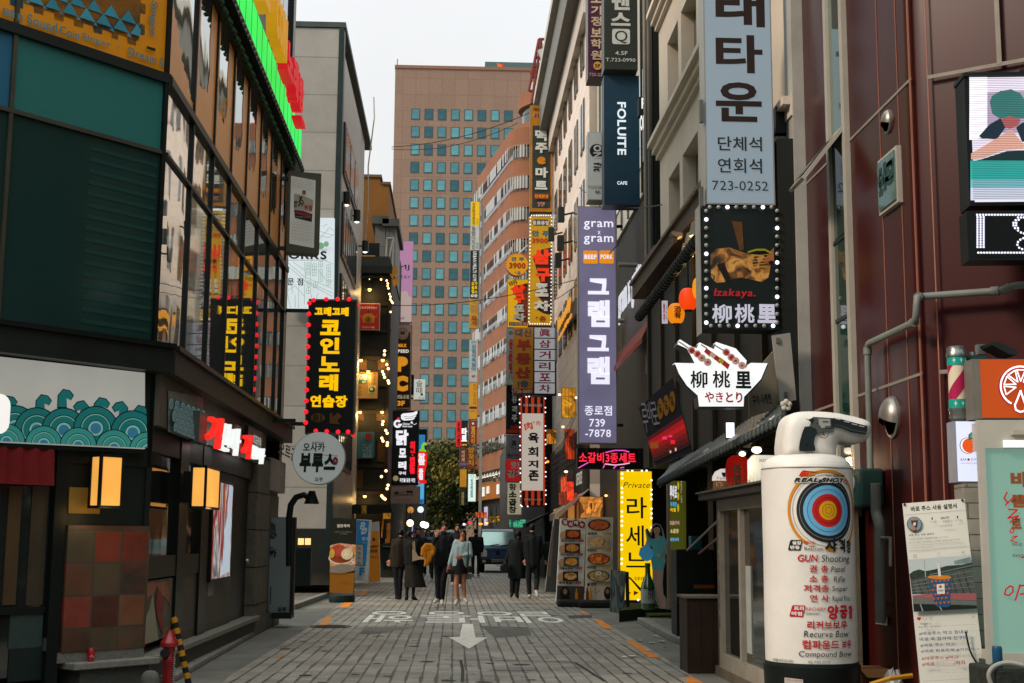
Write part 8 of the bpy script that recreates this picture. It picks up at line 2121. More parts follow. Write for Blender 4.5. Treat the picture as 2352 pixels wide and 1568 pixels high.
b = cutout('standing_cutout','life-size cardboard cutout of a woman in a turquoise dress holding a green bottle',24.2,[
 ('board',D('a9aca8',.5,.06),[(500,815),(530,806),(562,815),(585,860),(600,925),(646,980),(640,1020),(600,1070),(606,1110),(590,1180),(582,1290),(588,1380),(612,1420),(614,1502),(560,1500),(520,1420),(508,1300),(500,1190),(488,1100),(460,1110),(420,1100),(388,1060),(398,1010),(440,980),(452,940),(440,860),(455,845),(480,880)],.03),
 ('hair',HR,[(505,830),(530,812),(560,822),(575,860),(582,915),(560,905),(520,900),(512,985),(500,1015),(482,1008),(486,960),(494,880)],0),
 ('legs',SK1,[(503,1175),(580,1175),(572,1290),(575,1380),(600,1430),(604,1490),(570,1490),(540,1420),(522,1300)],0),
 ('neck',SK1,[(520,890),(548,890),(560,915),(538,935),(515,915)],0),
 ('dress',TQ,[(505,930),(540,935),(560,905),(596,925),(642,980),(636,1015),(570,1075),(592,1110),(583,1180),(498,1178),(496,1100),(502,1010),(470,960),(462,930)],0),
 ('gap',D('a9aca8',.5),[(580,985),(606,990),(600,1010),(572,1045),(566,1020)],0),
 ('hands',SK1,[(535,1055),(560,1052),(566,1070),(545,1085),(532,1072)],0),('hands',SK1,[(456,905),(478,905),(480,928),(462,935)],0)])
b.disc('face',SK1,532,862,26,36); b.poly('hair',HR,[(506,850),(515,822),(545,818),(558,850),(545,835),(522,838)])
for u in (522,543): b.disc('eyes',HR,u,857,4,3)
b.disc('lips',D('8a3034',.5),531,878,8,4)
b.poly('green_bottle',D('2f5a34',.4),[(442,852),(458,848),(472,880),(490,905),(486,920),(470,925),(456,900)])
b.poly('drop_panel',E('3a9ac4',.35),[(452,968),(470,1000),(500,1035),(505,1070),(488,1100),(450,1115),(412,1100),(392,1065),(396,1030),(425,1005)]); b.text('깨끗하게',412,1030,490,1052,D('8ac4dc',.5),bold=.03); b.text('만나다',420,1062,480,1090,D('8ac4dc',.5),bold=.03); b.done()
b = Bd('bottle_cutout','green liquor bottle shaped standee with a white label in front of the cutout woman','cutout',facing(1480,1397,23.9)); b.zoom(2300,1650,2.09)
a,z0 = b.L(462,1508); px_ = lambda w_: abs(b.L(462 + w_,1300)[0] - b.L(462,1300)[0]); zz_ = lambda v: b.L(462,v)[1]
b.part('glass',GL('1f4a1c',.12,0,.9),MB().lathe([(px_(56),zz_(1506)),(px_(57),zz_(1495)),(px_(57),zz_(1330)),(px_(50),zz_(1295)),(px_(34),zz_(1255)),(px_(23),zz_(1225)),(px_(20),zz_(1160)),(px_(22),zz_(1150)),(px_(22),zz_(1130)),(0,zz_(1130))],28,(a,0,0)),True)
b.part('cap',D('2c5a2e',.4),MB().lathe([(px_(23),zz_(1158)),(px_(23),zz_(1129)),(0,zz_(1128))],20,(a,0,0)),True)
b.part('label',D('8f9a92',.5,.1,5),MB().lathe([(px_(57.6),zz_(1455)),(px_(57.6),zz_(1345)),(px_(54),zz_(1318))],28,(a,0,0)),True)
text(b.o,'lettering',KY,'참이슬',b.L(450,1300)[0],zz_(1425),b.L(500,1300)[0],zz_(1335),0,vert=True,bold=.04,at=lambda x,y,z,ca=a,rr2=px_(58.6) ** 2: (x,-math.sqrt(max(0,rr2 - (x - ca) ** 2)),z)); b.done()
b = Bd('folding_screen','battered dark metal and film covered folded screen with a diagonal brown bar','screen panel',facing(1385,1432,25.5)); b.zoom(2300,1650,2.09)
b.poly('film_panel',PIC('film',['1c3038','3a5a66','8a8f86','22323a','5c7a84','2a3a3c'],3,0,1.6,5,(1.6,1,.4)),[(160,1180),(282,1195),(268,1548),(155,1525)],0,.04); b.poly('post',D('1d1512',.5),[(280,1200),(305,1200),(312,1500),(285,1505)],-.02,.06); b.poly('diagonal_bar',D('1d1512',.5),[(300,1240),(318,1245),(560,1500),(520,1502)],-.05,-.01); b.done()
def food(b,u,v,ru,rv,seed,cols,bowl='2a1c14'):
 b.disc('dish',D(bowl,.5),u,v,ru,rv); b.disc('dish',PIC('food%d' % seed,cols,9,0,1,seed),u,v,ru * .86,rv * .84)
FD = [['6a1e10','a83c14','c8682a','8a2a14','d89a4a'],['7a4a1a','b8702a','d8a04a','a0541c','8a3a14'],['8a4a10','d89a2a','c86a2a','e8c87a','6a3a14'],['b88a50','d8b070','c89a60','5a3a20','e0c494'],['5a2a10','a03c14','d85a1a','e8a03a','3a5a1a'],['5a4a30','8a6a40','c8a870','3a2a1a','e0d0a0']]
WHT_ = D('d8d6ce',.5,.06)
b = Bd('menu_stand','white lunch menu stand with red title discs, four dishes and red prices','menu stand',facing(1312,1388,29.6,R(8))); b.zoom(1900,1956)
b.poly('sheet',WHT_,[(628,135),(852,140),(825,860),(590,850)],0,.05)
for i,ch in enumerate('점심메뉴'): u,v = (668,715,762,812)[i],(168,182,172,188)[i]; b.disc('title_disc',D('8a1f20',.5),u,v,30); b.text(ch,u - 17,v - 18,u + 17,v + 18,WHT_,bold=.04)
for i,(v,s,p_) in enumerate(((280,'돼지고기김치찜','7,000'),(400,'고추장얼큰찌개','6,000'),(520,'해물순두부','6,000'),(645,'제육볶음','7,000'))):
 u = 735 - i * 8; b.disc('disc_print',D('b8926a',.5),u - 80,v + 5,34,40); b.rect('photo_ground',D(('5a3020','4a2a1a','2a5a64','3a2418')[i],.5),u - 67,v - 48,u + 67,v + 36); food(b,u,v - 8,62,38,i,FD[i]); b.text(s,u - 105,v + 38,u + 15,v + 62,KY,bold=.04); b.text(p_,u + 22,v + 36,u + 92,v + 64,D('9a1c20',.5),bold=.05)
b.poly('advert_strip',D('3c3e3c',.5),[(596,720),(832,728),(825,858),(590,848)]); b.disc('portrait',D('1a1614',.5),662,790,42,62); b.disc('portrait',D('8a6a58',.5),664,772,18,25); b.poly('portrait',D('15151a',.5),[(612,850),(640,812),(690,812),(728,850)])
for u,c in ((762,'b8822a'),(790,'6a3412')): b.poly('bottles',D(c,.5),[(u - 12,850),(u - 12,790),(u - 5,765),(u - 5,745),(u + 6,745),(u + 6,765),(u + 13,790),(u + 13,850)])
b.done()
b = Bd('menu_stand','cream menu stand of four large bowls with yellow prices beside the yellow sign','menu stand',facing(1378,1388,29.2,R(-4))); b.zoom(1900,1956)
b.poly('sheet',D('c4b8a2',.5,.08),[(855,122),(1088,125),(1080,865),(838,868)],0,.05)
for i,(v,s,p_) in enumerate(((192,'순대국','7,000'),(340,'떡만두국','7,000'),(488,'육회비빔밥','9,000'),(636,'물냉면','6,000'))):
 u = 965 - i * 2; b.rect('photo_ground',D('b0a894',.5),u - 102,v - 52,u + 102,v + 52,.06); food(b,u,v,98,50,4 + i,FD[(0,3,4,5)[i]],('15120f','a39a88','4a3a24','3a3024')[i]); b.text(s,u - 100,v + 60,u - 20,v + 88,KY,bold=.04); b.text(p_,u + 28,v + 60,u + 105,v + 88,D('b08a20',.5),bold=.05)
b.disc('egg',D('d8a81a',.5),964,490,18,17); b.disc('egg',D('d0cabc',.5),960,612,26,20); b.disc('egg',D('d0a03a',.5),960,612,13,11); b.disc('portrait',D('1a1614',.5),1040,785,34,55); b.disc('portrait',D('8a6a58',.5),1036,770,15,22); b.line('script',D('4a463e',.5),[(905,770),(935,745),(925,790),(975,760)],4)
for u,c in ((862,'6a3412'),(890,'b8822a')): b.poly('bottles',D(c,.5),[(u - 12,850),(u - 12,780),(u - 5,755),(u - 5,735),(u + 6,735),(u + 6,755),(u + 13,780),(u + 13,850)])
b.done()
b = Bd('menu_stand','grey back of a leaning menu sheet left of the lunch menu stand','menu stand',facing(1278,1388,30.6,R(50))); b.zoom(1900,1956); b.poly('sheet',D('6d6d6a',.5,.15,2),[(575,140),(640,140),(600,778),(496,775)],0,.03); b.poly('edge_print',D('a08a80',.5),[(560,200),(578,200),(540,640),(505,640)]); b.done()
for i,(u,v) in enumerate(((1318,1394),(1368,1396))):
 p = G(u,v); o = MB().box(-.36,.36,-.22,.22,0,.16).build('rubber_base',D('191c1a',.5,.2),None,bevel=.05); o.location = (p.x,p.y + .1,0); tag(o,('black rubber base under the white lunch menu stand','black rubber base under the cream menu stand')[i],'base')
b = box3('cardboard_box','brown cardboard box on the ground behind the inflatable drum','box',1975,1536,2045,1600,11.0,.3,D('7a5230',.7,.15)); b.part('flap',D('8a6038',.7),MB().add([(b.a[0],0,b.zt),(b.a[1],0,b.zt),(b.a[1] + .03,-.1,b.zt - .06),(b.a[0] + .03,-.1,b.zt - .06)],[(0,3,2,1)])); b.done()
p = P(2052,1560,10.4); o = thing('plastic_bag','crumpled clear and yellow plastic rubbish bag beside the cardboard box','bag',(p.x,10.4,0)); r_ = random.Random(3); zb_ = P(2052,1538,10.4).z
m = MB().ball((0,0,zb_ * .5),zb_ * .5,14,.42,.4,1); m.v = [(x * r_.uniform(.75,1.2),y * r_.uniform(.8,1.2),max(0,z * r_.uniform(.92,1.06))) for x,y,z in m.v]; m.build('film',D('8d9092',.25,.2,6,spec=.8),o)
MB().tube([(-.22,-.12,zb_ - .1),(-.08,-.16,zb_ - .05),(.1,-.14,zb_ - .03)],.02,6).build('yellow_strip',D('b0801a',.5),o)
# ================================================================ people
def live(o,vox,it=4):
 r_ = o.modifiers.new('skin','REMESH'); r_.mode = 'VOXEL'; r_.voxel_size = vox; r_.use_smooth_shade = True
 s_ = o.modifiers.new('soft','SMOOTH'); s_.iterations = it; s_.factor = .5
 return o
def cap(m,p,q,r0,r1=None,n=10):
 r1 = r0 if r1 is None else r1; p,q = Vector(p),Vector(q)
 if (q - p).length > .003: m.tube([p,p.lerp(q,.5),q],r0,n,r1)
 m.ball(tuple(p),r0,n); m.ball(tuple(q),r1,n); return m
def hand(m,w,d,up,curl=.35,spread=.012):
 d = d.normalized(); up = (up - d * up.dot(d)).normalized(); s_ = d.cross(up)
 pc = w + d * .085; cap(m,w,w + d * .03,.025,.028)
 for k in (-1,0,1): cap(m,w + d * .03 + s_ * .02 * k,pc + s_ * .026 * k,.016)
 for k,L in ((-1.5,.062),(-.5,.078),(.5,.082),(1.5,.07)):
  a = pc + s_ * .0185 * k; b1 = a + d * L * .5 + s_ * spread * k * .5; c_ = b1 + (d * math.cos(curl) - up * math.sin(curl)) * L * .5
  cap(m,a,b1,.0105,.0095,6); cap(m,b1,c_,.0095,.008,6)
 t0 = w + d * .035 + s_ * -.03; cap(m,t0,t0 + d * .035 - s_ * .03 - up * .01,.013,.011,6); cap(m,t0 + d * .035 - s_ * .03 - up * .01,t0 + d * .065 - s_ * .035 - up * .02,.011,.009,6)
SKN = D('b5836a',.5,.08,6)
def person(label,org,sc,Y,J,top='101516',bot='10161a',shoe='9a958c',hair='0e0c0b',back=False,dz=None,coat=None,skirt=None,long_hair=0,bare=False,hold=None,skin=None,group=None,det=True,sw=1.0):
 dz = dz or {}
 W_ = lambda n: P(org[0] * .590361 + J[n][0] * .590361 / sc,org[1] * .590361 + J[n][1] * .590361 / sc,Y + dz.get(n,0))
 g0 = (W_('al') + W_('ar')) / 2; base = Vector((g0.x,Y,0))
 o = thing('person',label,'person',base,0,group or 'people in the street')
 p = {n: W_(n) - base for n in J}
 f = -1 if not back else 1; F_ = Vector((0,f,0)); SK = skin or SKN
 m = MB(); hc = p['h']; hr = (p['n'] - p['h']).length * .62
 m.ball(tuple(hc),hr,14,.76,.9,1.08); m.ball(tuple(hc + Vector((0,f * hr * .22,-hr * .5))),hr * .62,12,.85,.9,.9)
 cap(m,hc + Vector((0,f * hr * .85,hr * .05)),hc + Vector((0,f * hr * 1.0,-hr * .22)),hr * .10,hr * .16,6)
 for s_ in (-1,1): m.ball(tuple(hc + Vector((s_ * hr * .76,0,-.05 * hr))),hr * .2,8,.4,.7,1.1)
 cap(m,hc + Vector((0,-f * .01,-hr * .6)),p['n'] + Vector((0,0,-.03)),.052,.058)
 sm,hm = (p['sl'] + p['sr']) / 2,(p['pl'] + p['pr']) / 2
 cap(m,p['sl'],p['sr'],.055); cap(m,sm + Vector((0,0,-.06)),hm,.11 * sw,.10 * sw); cap(m,p['pl'],p['pr'],.085)
 for s_ in 'lr':
  cap(m,p['s' + s_],p['e' + s_],.048,.038); cap(m,p['e' + s_],p['w' + s_],.038,.027)
  if det: hand(m,p['w' + s_],p.get('f' + s_,p['w' + s_] + (p['w' + s_] - p['e' + s_]).normalized() * .1) - p['w' + s_],F_ * 1.0 + Vector((0,0,.01)))
  else: cap(m,p['w' + s_],p['w' + s_] + (p['w' + s_] - p['e' + s_]).normalized() * .13,.03,.022)
  cap(m,p['p' + s_],p['k' + s_],.075,.052); cap(m,p['k' + s_],p['a' + s_],.055,.036); cap(m,p['a' + s_],p['t' + s_],.036,.03)
 live(m.build('body',SK,o),.0095 if det else .014,3)
 if not back:
  ey = MB()
  for s_ in (-1,1): ey.ball(tuple(hc + Vector((s_ * hr * .33,f * hr * .82,hr * .02))),hr * .1,8,1.2,.5,.6); ey.box(hc.x + s_ * hr * .33 - hr * .17,hc.x + s_ * hr * .33 + hr * .17,hc.y + f * hr * .9,hc.y + f * hr * .82,hc.z + hr * .17,hc.z + hr * .22)
  ey.build('eyes',D('120d0b',.4),o); MB().ball(tuple(hc + Vector((0,f * hr * .82,-hr * .52))),hr * .2,8,1.1,.4,.28).build('mouth',D('7a3a34',.5),o)
 hm_ = MB(); hm_.ball(tuple(hc + Vector((0,-f * hr * .12,hr * (.22 if not back else .08)))),hr * (1.0 if not back else 1.04),14,.88,.98,1.0 if not back else 1.1)
 if not back: hm_.ball(tuple(hc + Vector((hr * .15,f * hr * .55,hr * .62))),hr * .5,10,1.1,.7,.5)
 if long_hair:
  for s_ in (-1,0,1): cap(hm_,hc + Vector((s_ * hr * .55,-f * hr * .3,0)),hc + Vector((s_ * hr * .5,-f * hr * .35,-hr * long_hair)),hr * .52,hr * .34)
  for s_ in (-1,1): cap(hm_,hc + Vector((s_ * hr * .78,f * hr * .1,hr * .2)),hc + Vector((s_ * hr * .8,0,-hr * long_hair * .75)),hr * .24,hr * .16)
 else: hm_.ball(tuple(hc + Vector((0,-f * hr * .45,-hr * .15))),hr * .72,10,1,.7,.9)
 live(hm_.build('hair',D(hair,.5,.3,20),o),.014,2)
 t = MB(); e_ = .018
 cap(t,p['sl'] + Vector((0,0,-.01)),p['sr'] + Vector((0,0,-.01)),.062 + e_ * .5); cap(t,p['sl'].lerp(sm,.35) + Vector((0,0,-.1)),p['pl'] + Vector((0,0,.02)),.095 + e_,.085 + e_); cap(t,p['sr'].lerp(sm,.35) + Vector((0,0,-.1)),p['pr'] + Vector((0,0,.02)),.095 + e_,.085 + e_)
 cap(t,sm + Vector((0,0,-.06)),hm,.125 * sw + e_ * .5,.115 * sw + e_ * .5)
 if hold != 'open': cap(t,p['n'] + Vector((0,0,-.05)),p['n'] + Vector((0,0,.02)),.075,.066)
 for s_ in 'lr': cap(t,p['s' + s_],p['e' + s_],.05 + e_,.044 + e_ * .6); cap(t,p['e' + s_],p['w' + s_].lerp(p['e' + s_],.1),.048 + e_ * .6,.036 + e_ * .4)
 live(t.build('top',D(top,.8,.22,4),o),.014,9)
 def cloth(nm,rings,col):
  mm = MB(); n = 40; r_ = random.Random(len(label))
  ph = r_.random() * 6
  for (c,rx,ry,amp) in rings:
   for i in range(n):
    a = 2 * math.pi * i / n; k = 1 + amp * math.sin(a * 7 + ph) + amp * .6 * math.sin(a * 4 + ph * 2)
    mm.v.append((c.x + rx * k * math.cos(a),c.y + ry * k * math.sin(a),c.z))
  for j in range(len(rings) - 1):
   for i in range(n): mm.f.append((j * n + i,j * n + (i + 1) % n,(j + 1) * n + (i + 1) % n,(j + 1) * n + i))
  mm.f = [f_[::-1] for f_ in mm.f]; mm.f += [tuple(range(n)),tuple(range((len(rings) - 1) * n + n - 1,(len(rings) - 1) * n - 1,-1))]
  mm.build(nm,D(col,.8,.25,4),o,True)
 for nm,spec in (('coat',coat),('skirt',skirt)):
  if spec:
   col,rs = spec
   rows = []
   for (u,v,half,dp,amp) in rs:
    c = P(org[0] * .590361 + u * .590361 / sc,org[1] * .590361 + v * .590361 / sc,Y) - base
    half = half * .590361 / sc / FV * Y
    rows.append((Vector((c.x,0,c.z)),half,half * dp,amp))
   cloth(nm,rows,col)
 if not bare:
  b_ = MB(); cap(b_,p['pl'] + Vector((0,0,.02)),p['pr'] + Vector((0,0,.02)),.1)
  for s_ in 'lr': cap(b_,p['p' + s_],p['k' + s_],.088,.068); cap(b_,p['k' + s_],p['a' + s_].lerp(p['k' + s_],.06),.068,.056)
  live(b_.build('trousers',D(bot,.8,.2,4),o),.014,3)
 s2 = MB()
 for s_ in 'lr':
  d_ = (p['t' + s_] - p['a' + s_]); cap(s2,p['a' + s_] + Vector((0,-d_.y * .15,-.015)),p['a' + s_] + d_ * .6 + Vector((0,0,.0)),.048,.044); cap(s2,p['a' + s_] + d_ * .5,p['t' + s_],.044,.036)
 live(s2.build('shoes',D(shoe,.6,.1,9),o),.011,2)
 return o,p,base
ZA = (1500,1980); K4 = 3.92
o,p,bs = person('tall man in black turtleneck and trousers raising a hand, yellow coat over his arm',ZA,K4,29.7,
 dict(h=(900,275),n=(885,375),sl=(770,428),sr=(985,430),el=(705,590),er=(1018,590),wl=(775,420),wr=(1040,530),fl=(795,345),fr=(1085,500),pl=(790,830),pr=(925,830),kl=(795,1085),kr=(885,1090),al=(800,1370),ar=(862,1385),tl=(748,1420),tr=(864,1445)),
 top='0b1011',bot='0b1012',shoe='aaa69c',dz=dict(wl=-.1,fl=-.12,wr=-.16,er=-.02,fr=-.2,kl=-.02,tl=-.13,tr=-.2,kr=-.05))
q = lambda u,v,Y=29.55: P(ZA[0] * .590361 + u * .590361 / K4,ZA[1] * .590361 + v * .590361 / K4,Y)
yc = thing('folded_coat','mustard yellow knitted coat folded over the forearm of the man in black','coat',q(650,700)); m = MB(); rl = lambda u,v,Y=29.5: q(u,v,Y) - yc.location
for k in range(5):
 cap(m,rl(565 + k * 12,690 - k * 22),rl(600 + k * 14,570 + k * 8),.05); 
arcp = [rl(570,690),rl(572,610),rl(620,550),rl(690,555),rl(735,610),rl(725,680)]
for a,c in zip(arcp,arcp[1:]): cap(m,a,c,.05)
for u in (620,655,690): cap(m,rl(u + 20,590),rl(u - 10,840 if u < 680 else 790),.042,.035)
cap(m,rl(590,640),rl(610,720),.05); cap(m,rl(600,860),rl(640,820),.03)
live(m.build('cloth',D('a8690c',.85,.3,6,bump=.4,fine=60),yc),.014,2)
o,p,bs = person('young woman in pale blue shirt and short black skirt walking towards the camera',ZA,K4,29.3,
 dict(h=(1178,370),n=(1165,462),sl=(1075,515),sr=(1270,535),el=(1020,690),er=(1298,705),wl=(968,860),wr=(1175,712),fl=(962,910),fr=(1095,735),pl=(1090,880),pr=(1195,880),kl=(1080,1140),kr=(1190,1125),al=(1095,1385),ar=(1205,1360),tl=(1070,1448),tr=(1238,1420)),
 top='8fa5a6',shoe='b0aca2',hair='2a1a12',bare=True,long_hair=1.7,hold='open',dz=dict(er=-.06,wr=-.2,fr=-.24,tl=-.2,tr=-.12,kl=-.05,kr=.02,sl=.02,sr=.02),skirt=('0d1315',[(1145,720,92,.75,.01),(1140,800,104,.75,.01),(1135,900,116,.75,.02),(1132,985,124,.75,.03)]),skin=D('a8745a',.5,.08,6),sw=.9)
hb = thing('shoulder_bag','black shoulder bag with a thin strap on the arm of the woman in blue','bag',q(1283,920,29.15)); rl = lambda u,v,Y=29.1: q(u,v,Y) - hb.location
a0,a1 = rl(1240,865),rl(1325,970); MB().box(a0.x,a1.x,-.06,.08,a1.z,a0.z).build('pouch',D('0e1214',.4),hb,bevel=.02); MB().tube([rl(1252,865),rl(1262,700,29.05),rl(1258,530,29.12),rl(1262,512,29.25)],.012,6).build('strap',D('0e1214',.4),hb)
pb = thing('paper_bag','pale grey paper bag hanging beside the black shoulder bag','bag',q(1265,1020,29.4)); rl = lambda u,v,Y=29.4: q(u,v,Y) - pb.location
a0,a1 = rl(1222,985),rl(1312,1072); MB().box(a0.x,a1.x,-.05,.05,a1.z,a0.z).build('bag_body',D('8a8c8c',.6),pb); m = MB(); m.tube([rl(1245,985),rl(1248,780),rl(1262,740)],.006,5); m.tube([rl(1290,985),rl(1290,780),rl(1280,740)],.006,5); m.build('handles',D('a09c94',.6),pb)
hb2 = thing('dark_purse','small dark brown purse held at the side by the woman in blue','bag',q(965,955,29.2)); rl = lambda u,v,Y=29.2: q(u,v,Y) - hb2.location; a0,a1 = rl(938,915),rl(1000,995); MB().box(a0.x,a1.x,-.04,.05,a1.z,a0.z).build('pouch',D('1d1512',.5),hb2,bevel=.015)
person('young man in black jumper walking just behind the couple',ZA,K4,33.2,
 dict(h=(1100,280),n=(1090,362),sl=(1010,405),sr=(1190,410),el=(985,560),er=(1210,560),wl=(985,700),wr=(1205,700),pl=(1040,760),pr=(1150,760),kl=(1030,950),kr=(1140,950),al=(1025,1120),ar=(1125,1150),tl=(1015,1160),tr=(1130,1190)),top='0d1214',bot='15191c',shoe='a8a49a',hair='14100e',dz=dict(tl=-.15,tr=-.15))
person('woman seen from behind in a dark brown jacket and black trousers, short black hair',ZA,K4,32.4,
 dict(h=(232,360),n=(225,440),sl=(125,490),sr=(285,490),el=(105,660),er=(300,650),wl=(70,770),wr=(300,780),pl=(150,840),pr=(240,840),kl=(165,1060),kr=(222,1060),al=(180,1340),ar=(212,1345),tl=(172,1380),tr=(225,1382)),top='231c12',bot='0f1316',shoe='0d0f0f',back=True,dz=dict(tl=.14,tr=.14),coat=('231c12',[(205,520,92,.6,.01),(200,650,104,.6,.01),(198,780,112,.6,.015),(195,880,112,.6,.02)]),long_hair=.8)
person('woman seen from behind in a long dark flared skirt and black jacket',ZA,K4,32.0,
 dict(h=(352,385),n=(370,455),sl=(320,495),sr=(470,505),el=(300,660),er=(525,640),wl=(310,770),wr=(575,730),pl=(350,840),pr=(450,840),kl=(335,1080),kr=(430,1080),al=(322,1345),ar=(420,1340),tl=(318,1385),tr=(470,1388)),top='0d1212',shoe='0d0f0f',back=True,bare=True,dz=dict(tl=.12,tr=.1,er=.05,wr=-.05),skin=D('15120f',.7),skirt=('17150f',[(400,790,88,.7,.01),(410,900,112,.7,.02),(430,1040,140,.7,.035),(452,1190,160,.7,.05)]),long_hair=1.0)
tb_ = thing('tote_bag','cream canvas tote bag on the shoulder of the woman in the flared skirt','bag',q(490,760,31.85)); rl = lambda u,v,Y=31.8: q(u,v,Y) - tb_.location
m = MB(); ab = [rl(u,v) for u,v in ((408,618),(445,612),(500,720),(600,740),(596,775),(520,772),(410,802))]; m.prism([(v_.x,v_.z) for v_ in ab],-.06,.05); m.build('bag_body',D('8d7a64',.7,.2,5),tb_,bevel=.012)
m = MB(); m.tube([rl(425,620),rl(420,500),rl(440,490),rl(450,620)],.014,6); m.build('handles',D('8d7a64',.7),tb_)
ZB2 = (1850,1980)
person('woman seen from behind in a long black coat with long dark hair',ZB2,K4,33.4,
 dict(h=(650,375),n=(645,455),sl=(545,500),sr=(715,500),el=(500,680),er=(740,680),wl=(455,820),wr=(745,800),pl=(570,850),pr=(690,850),kl=(560,1090),kr=(645,1080),al=(555,1285),ar=(628,1295),tl=(545,1325),tr=(645,1335)),top='0d1414',bot='0d1315',shoe='1a1c1c',back=True,hair='120e0d',long_hair=2.2,dz=dict(tl=.1,tr=.05),coat=('0d1414',[(630,520,120,.6,.01),(625,700,132,.6,.015),(628,880,136,.6,.02),(630,1058,132,.6,.025)]))
person('man seen from behind in a black jacket stepping off one foot',ZB2,K4,33.2,
 dict(h=(862,285),n=(862,370),sl=(765,428),sr=(975,428),el=(755,620),er=(1015,630),wl=(760,760),wr=(985,760),pl=(820,840),pr=(930,840),kl=(810,1080),kr=(940,1070),al=(825,1310),ar=(925,1235),tl=(815,1345),tr=(945,1320)),top='0b1112',bot='0b1113',shoe='a09c94',back=True,dz=dict(tl=.12,ar=-.18,tr=-.28,kr=.05))
hbg = thing('hand_bag','large soft black bag hanging from the hand of the woman in the long coat','bag',P(ZB2[0] * .590361 + 430 * .150602,ZB2[1] * .590361 + 900 * .150602,33.2)); m = MB(); ab = [P(ZB2[0] * .590361 + u * .150602,ZB2[1] * .590361 + v * .150602,33.2) - hbg.location for u,v in ((470,790),(500,900),(495,940),(460,965),(370,925),(375,870))]; m.prism([(v_.x,v_.z) for v_ in ab],-.07,.07); m.build('bag_body',D('0d1112',.5),hbg,bevel=.02)
r_ = random.Random(12)
def walker(label,u,vh,Y,top,bot,hair,back,gp=None):
 h_ = P(u,vh,Y); H = h_.z + .11; k = FV / Y
 foot = 1237 + CAMP.z * k + (u - 1045) * .007; s_ = (foot - vh) * .145 / .94
 st = (r_.random() - .3) * .5; fj = lambda du,dv: (u + du * s_,vh + dv * s_)
 J = dict(h=fj(0,0),n=fj(0,.62),sl=fj(-.85,1.0),sr=fj(.85,1.0),el=fj(-1.0,2.1),er=fj(1.0,2.1),wl=fj(-.9,3.0),wr=fj(.95,3.0),pl=fj(-.42,3.1),pr=fj(.42,3.1),kl=fj(-.45,4.7),kr=fj(.4,4.7),al=fj(-.42 - st * .2,6.25),ar=fj(.36 + st * .2,6.2),tl=fj(-.5,6.45),tr=fj(.45,6.45))
 person(label,(0,0),.590361,Y,J,top=top,bot=bot,hair=hair,back=back,det=False,dz=dict(kl=-.12 * st,al=.25 * st,kr=.1 * st,ar=-.2 * st,tl=.25 * st + (.12 if back else -.12),tr=-.2 * st + (.12 if back else -.12)),group=gp)
for a in (('man in dark jacket with fringe standing behind the two women on the left',960,1219,41,'14181a','15181c','120e0c',False),('person in dark red top half hidden between the women and the man with fringe',951,1226,43,'3a1a18','15181c','100c0a',False),('person in pale shirt and dark waistcoat in the far crowd left of the couple',983,1222,52,'5d6a7c','1a1c20','14100e',False),('woman with round face in dark coat just left of the raised hand',999,1226,46,'1a1a1c','1a1a1c','120e0c',False),('dark figure walking away beside the blue truck',1093,1220,52,'121819','10151a','120e0c',True),('figure in dark coat at the right edge by the menu stands',1269,1231,40,'12181a','14181a','120e0c',True)): walker(*a)
# ================================================================ blue truck
TY = 58.0; tl_,tr_ = P(1099,1300,TY),P(1176,1300,TY); Wt = 1.66
T = thing('blue_truck','dark blue small cab-over truck facing the camera with a grey number plate','truck',(tl_.x + Wt / 2,TY,0))
NV = D('163a68',.22,.08,2,spec=.7); w2 = Wt / 2
m = MB(); sec = [(0,.42,w2),(-.06,.62,w2),(-.06,.95,w2),(.0,1.12,w2 * .99),(.30,1.78,w2 * .86),(.42,1.86,w2 * .82),(1.5,1.86,w2 * .82),(1.6,1.1,w2),(1.6,.42,w2)]
n = len(sec); m.v = [(-x,y,z) for y,z,x in sec] + [(x,y,z) for y,z,x in sec]
m.f = [tuple(range(n - 1,-1,-1)),tuple(range(n,2 * n))] + [(i,(i + 1) % n,(i + 1) % n + n,i + n) for i in range(n)]
m.build('cab',NV,T,bevel=.04)
ws = MB(); k_ = lambda t,s_,e: ((w2 * (.93 + (.80 - .93) * t)) * s_,.0 + .30 * t - e,1.14 + .62 * t)
ws.face([k_(.04,-1,.02),k_(.04,1,.02),k_(.96,1,.02),k_(.96,-1,.02)]); ws.build('windscreen',GL('8aa39c',.08,.02,1,.8),T)
wp = MB(); wp.tube([(-.35,-.035,1.16),(.05,-.0,1.22)],.012,5); wp.tube([(.1,-.035,1.16),(.5,0,1.2)],.012,5); wp.build('wipers',BLKM,T)
MB().box(-w2 * .98,w2 * .98,-.1,.0,.36,.60).build('bumper',D('10181f',.4),T,bevel=.03)
MB().box(-w2 * .62,w2 * .62,-.075,-.055,.96,1.04).build('vent_strip',D('2c4a68',.3),T)
MB().lathe([(.09,-.085),(.065,-.085)],20,(0,0,.84),'y').build('emblem',STEEL,T); MB().box(-.05,.05,-.09,-.08,.83,.85).build('emblem',STEEL,T)
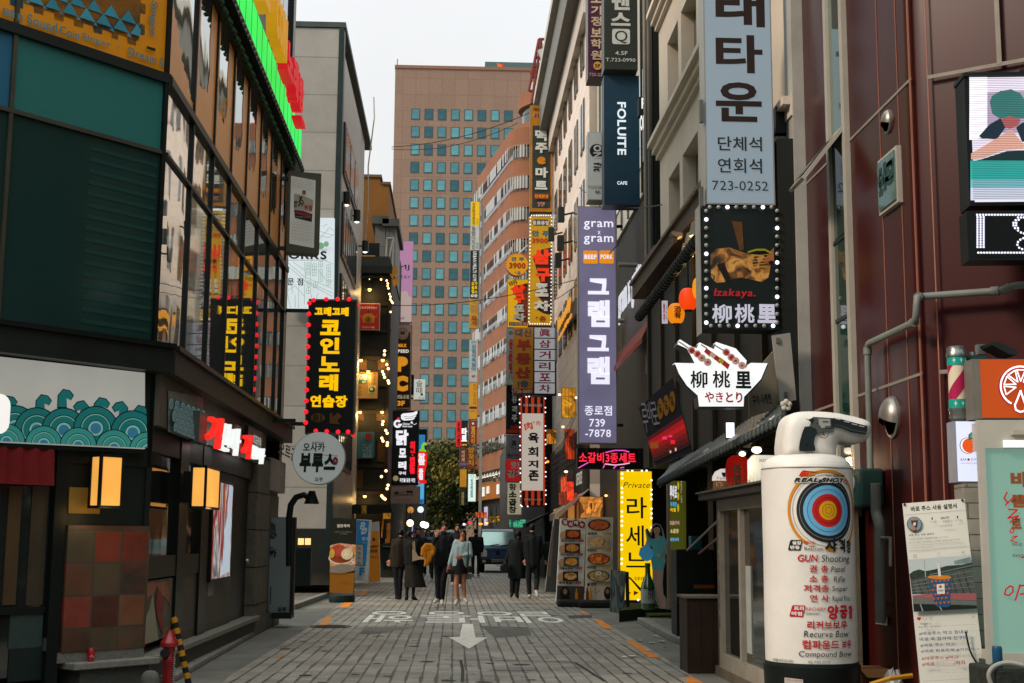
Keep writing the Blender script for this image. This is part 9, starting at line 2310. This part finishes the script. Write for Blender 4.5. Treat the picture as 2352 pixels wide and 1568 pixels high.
for s_ in (-1,1):
 MB().box(s_ * w2 * .72 - .13,s_ * w2 * .72 + .13,-.08,-.02,.68,.94).build('headlight',D('c9c4b4',.15,.2,12,spec=1),T,bevel=.02); MB().box(s_ * w2 * .72 - .07,s_ * w2 * .72 + .07,-.108,-.1,.44,.54).build('fog_lamp',D('a8a49a',.2,spec=1),T)
 w_ = MB(); w_.lathe([(.2,-.11),(.31,-.1),(.33,-.05),(.33,.05),(.31,.1),(.2,.11)],24,(s_ * (w2 - .16),.55,.33),'x'); wo_ = w_.build('wheel',D('0f1110',.8),T,True); MB().lathe([(.19,-.115),(.19,.115)],16,(s_ * (w2 - .16),.55,.33),'x').build('rim',GREYM,wo_)
 mi = MB(); mi.box(s_ * (w2 + .12) - .07,s_ * (w2 + .12) + .07,.05,.12,1.2,1.5); mi.tube([(s_ * w2 * .95,.1,1.4),(s_ * (w2 + .1),.08,1.45)],.015,5); mi.build('mirror',BLKM,T)
 w_ = MB(); w_.lathe([(.2,-.1),(.31,-.09),(.31,.09),(.2,.1)],20,(s_ * (w2 - .2),3.4,.31),'x'); w_.build('wheel',D('0f1110',.8),T,True)
MB().box(-.27,.27,-.115,-.1,.46,.58).build('number_plate',D('8d908c',.5),T); text(T,'plate_lettering',D('1d2426',.5),'88노 2285',-.24,.48,.24,.56,-.118,bold=.04)
MB().box(-w2 * .98,w2 * .98,1.65,4.4,.75,1.15).build('cargo_bed',D('12305a',.35,.1),T); MB().box(-.5,.5,1.2,4.3,.45,.74).build('chassis',D('0f1110',.7),T)
vn = thing('far_van','white van with red lights far down the street behind the crowd','van',(P(1005,1270,105).x,105,0)); MB().box(-1.4,1.4,0,3,.5,1.5).build('body',D('9a9c9c',.4),vn,bevel=.1); MB().box(-1.3,1.3,-.01,2.6,1.5,2.05).build('cabin',D('7a8084',.3),vn,bevel=.1); MB().box(-1.0,1.0,-.03,-.01,1.55,1.9).build('window',GL('1a2224',.05),vn)
for s_ in (-1,1): MB().box(s_ * 1.15 - .12,s_ * 1.15 + .12,-.04,-.0,1.0,1.25).build('tail_lamp',E('e02a2a',.8),vn); MB().lathe([(.3,-.1),(.3,.1)],16,(s_ * 1.1,.6,.3),'x').build('wheel',D('0f1110',.8),vn)
MB().box(.2,.7,.6,.8,2.05,2.2).build('roof_lamp',E('e0205a',.9),vn)
flush_text()
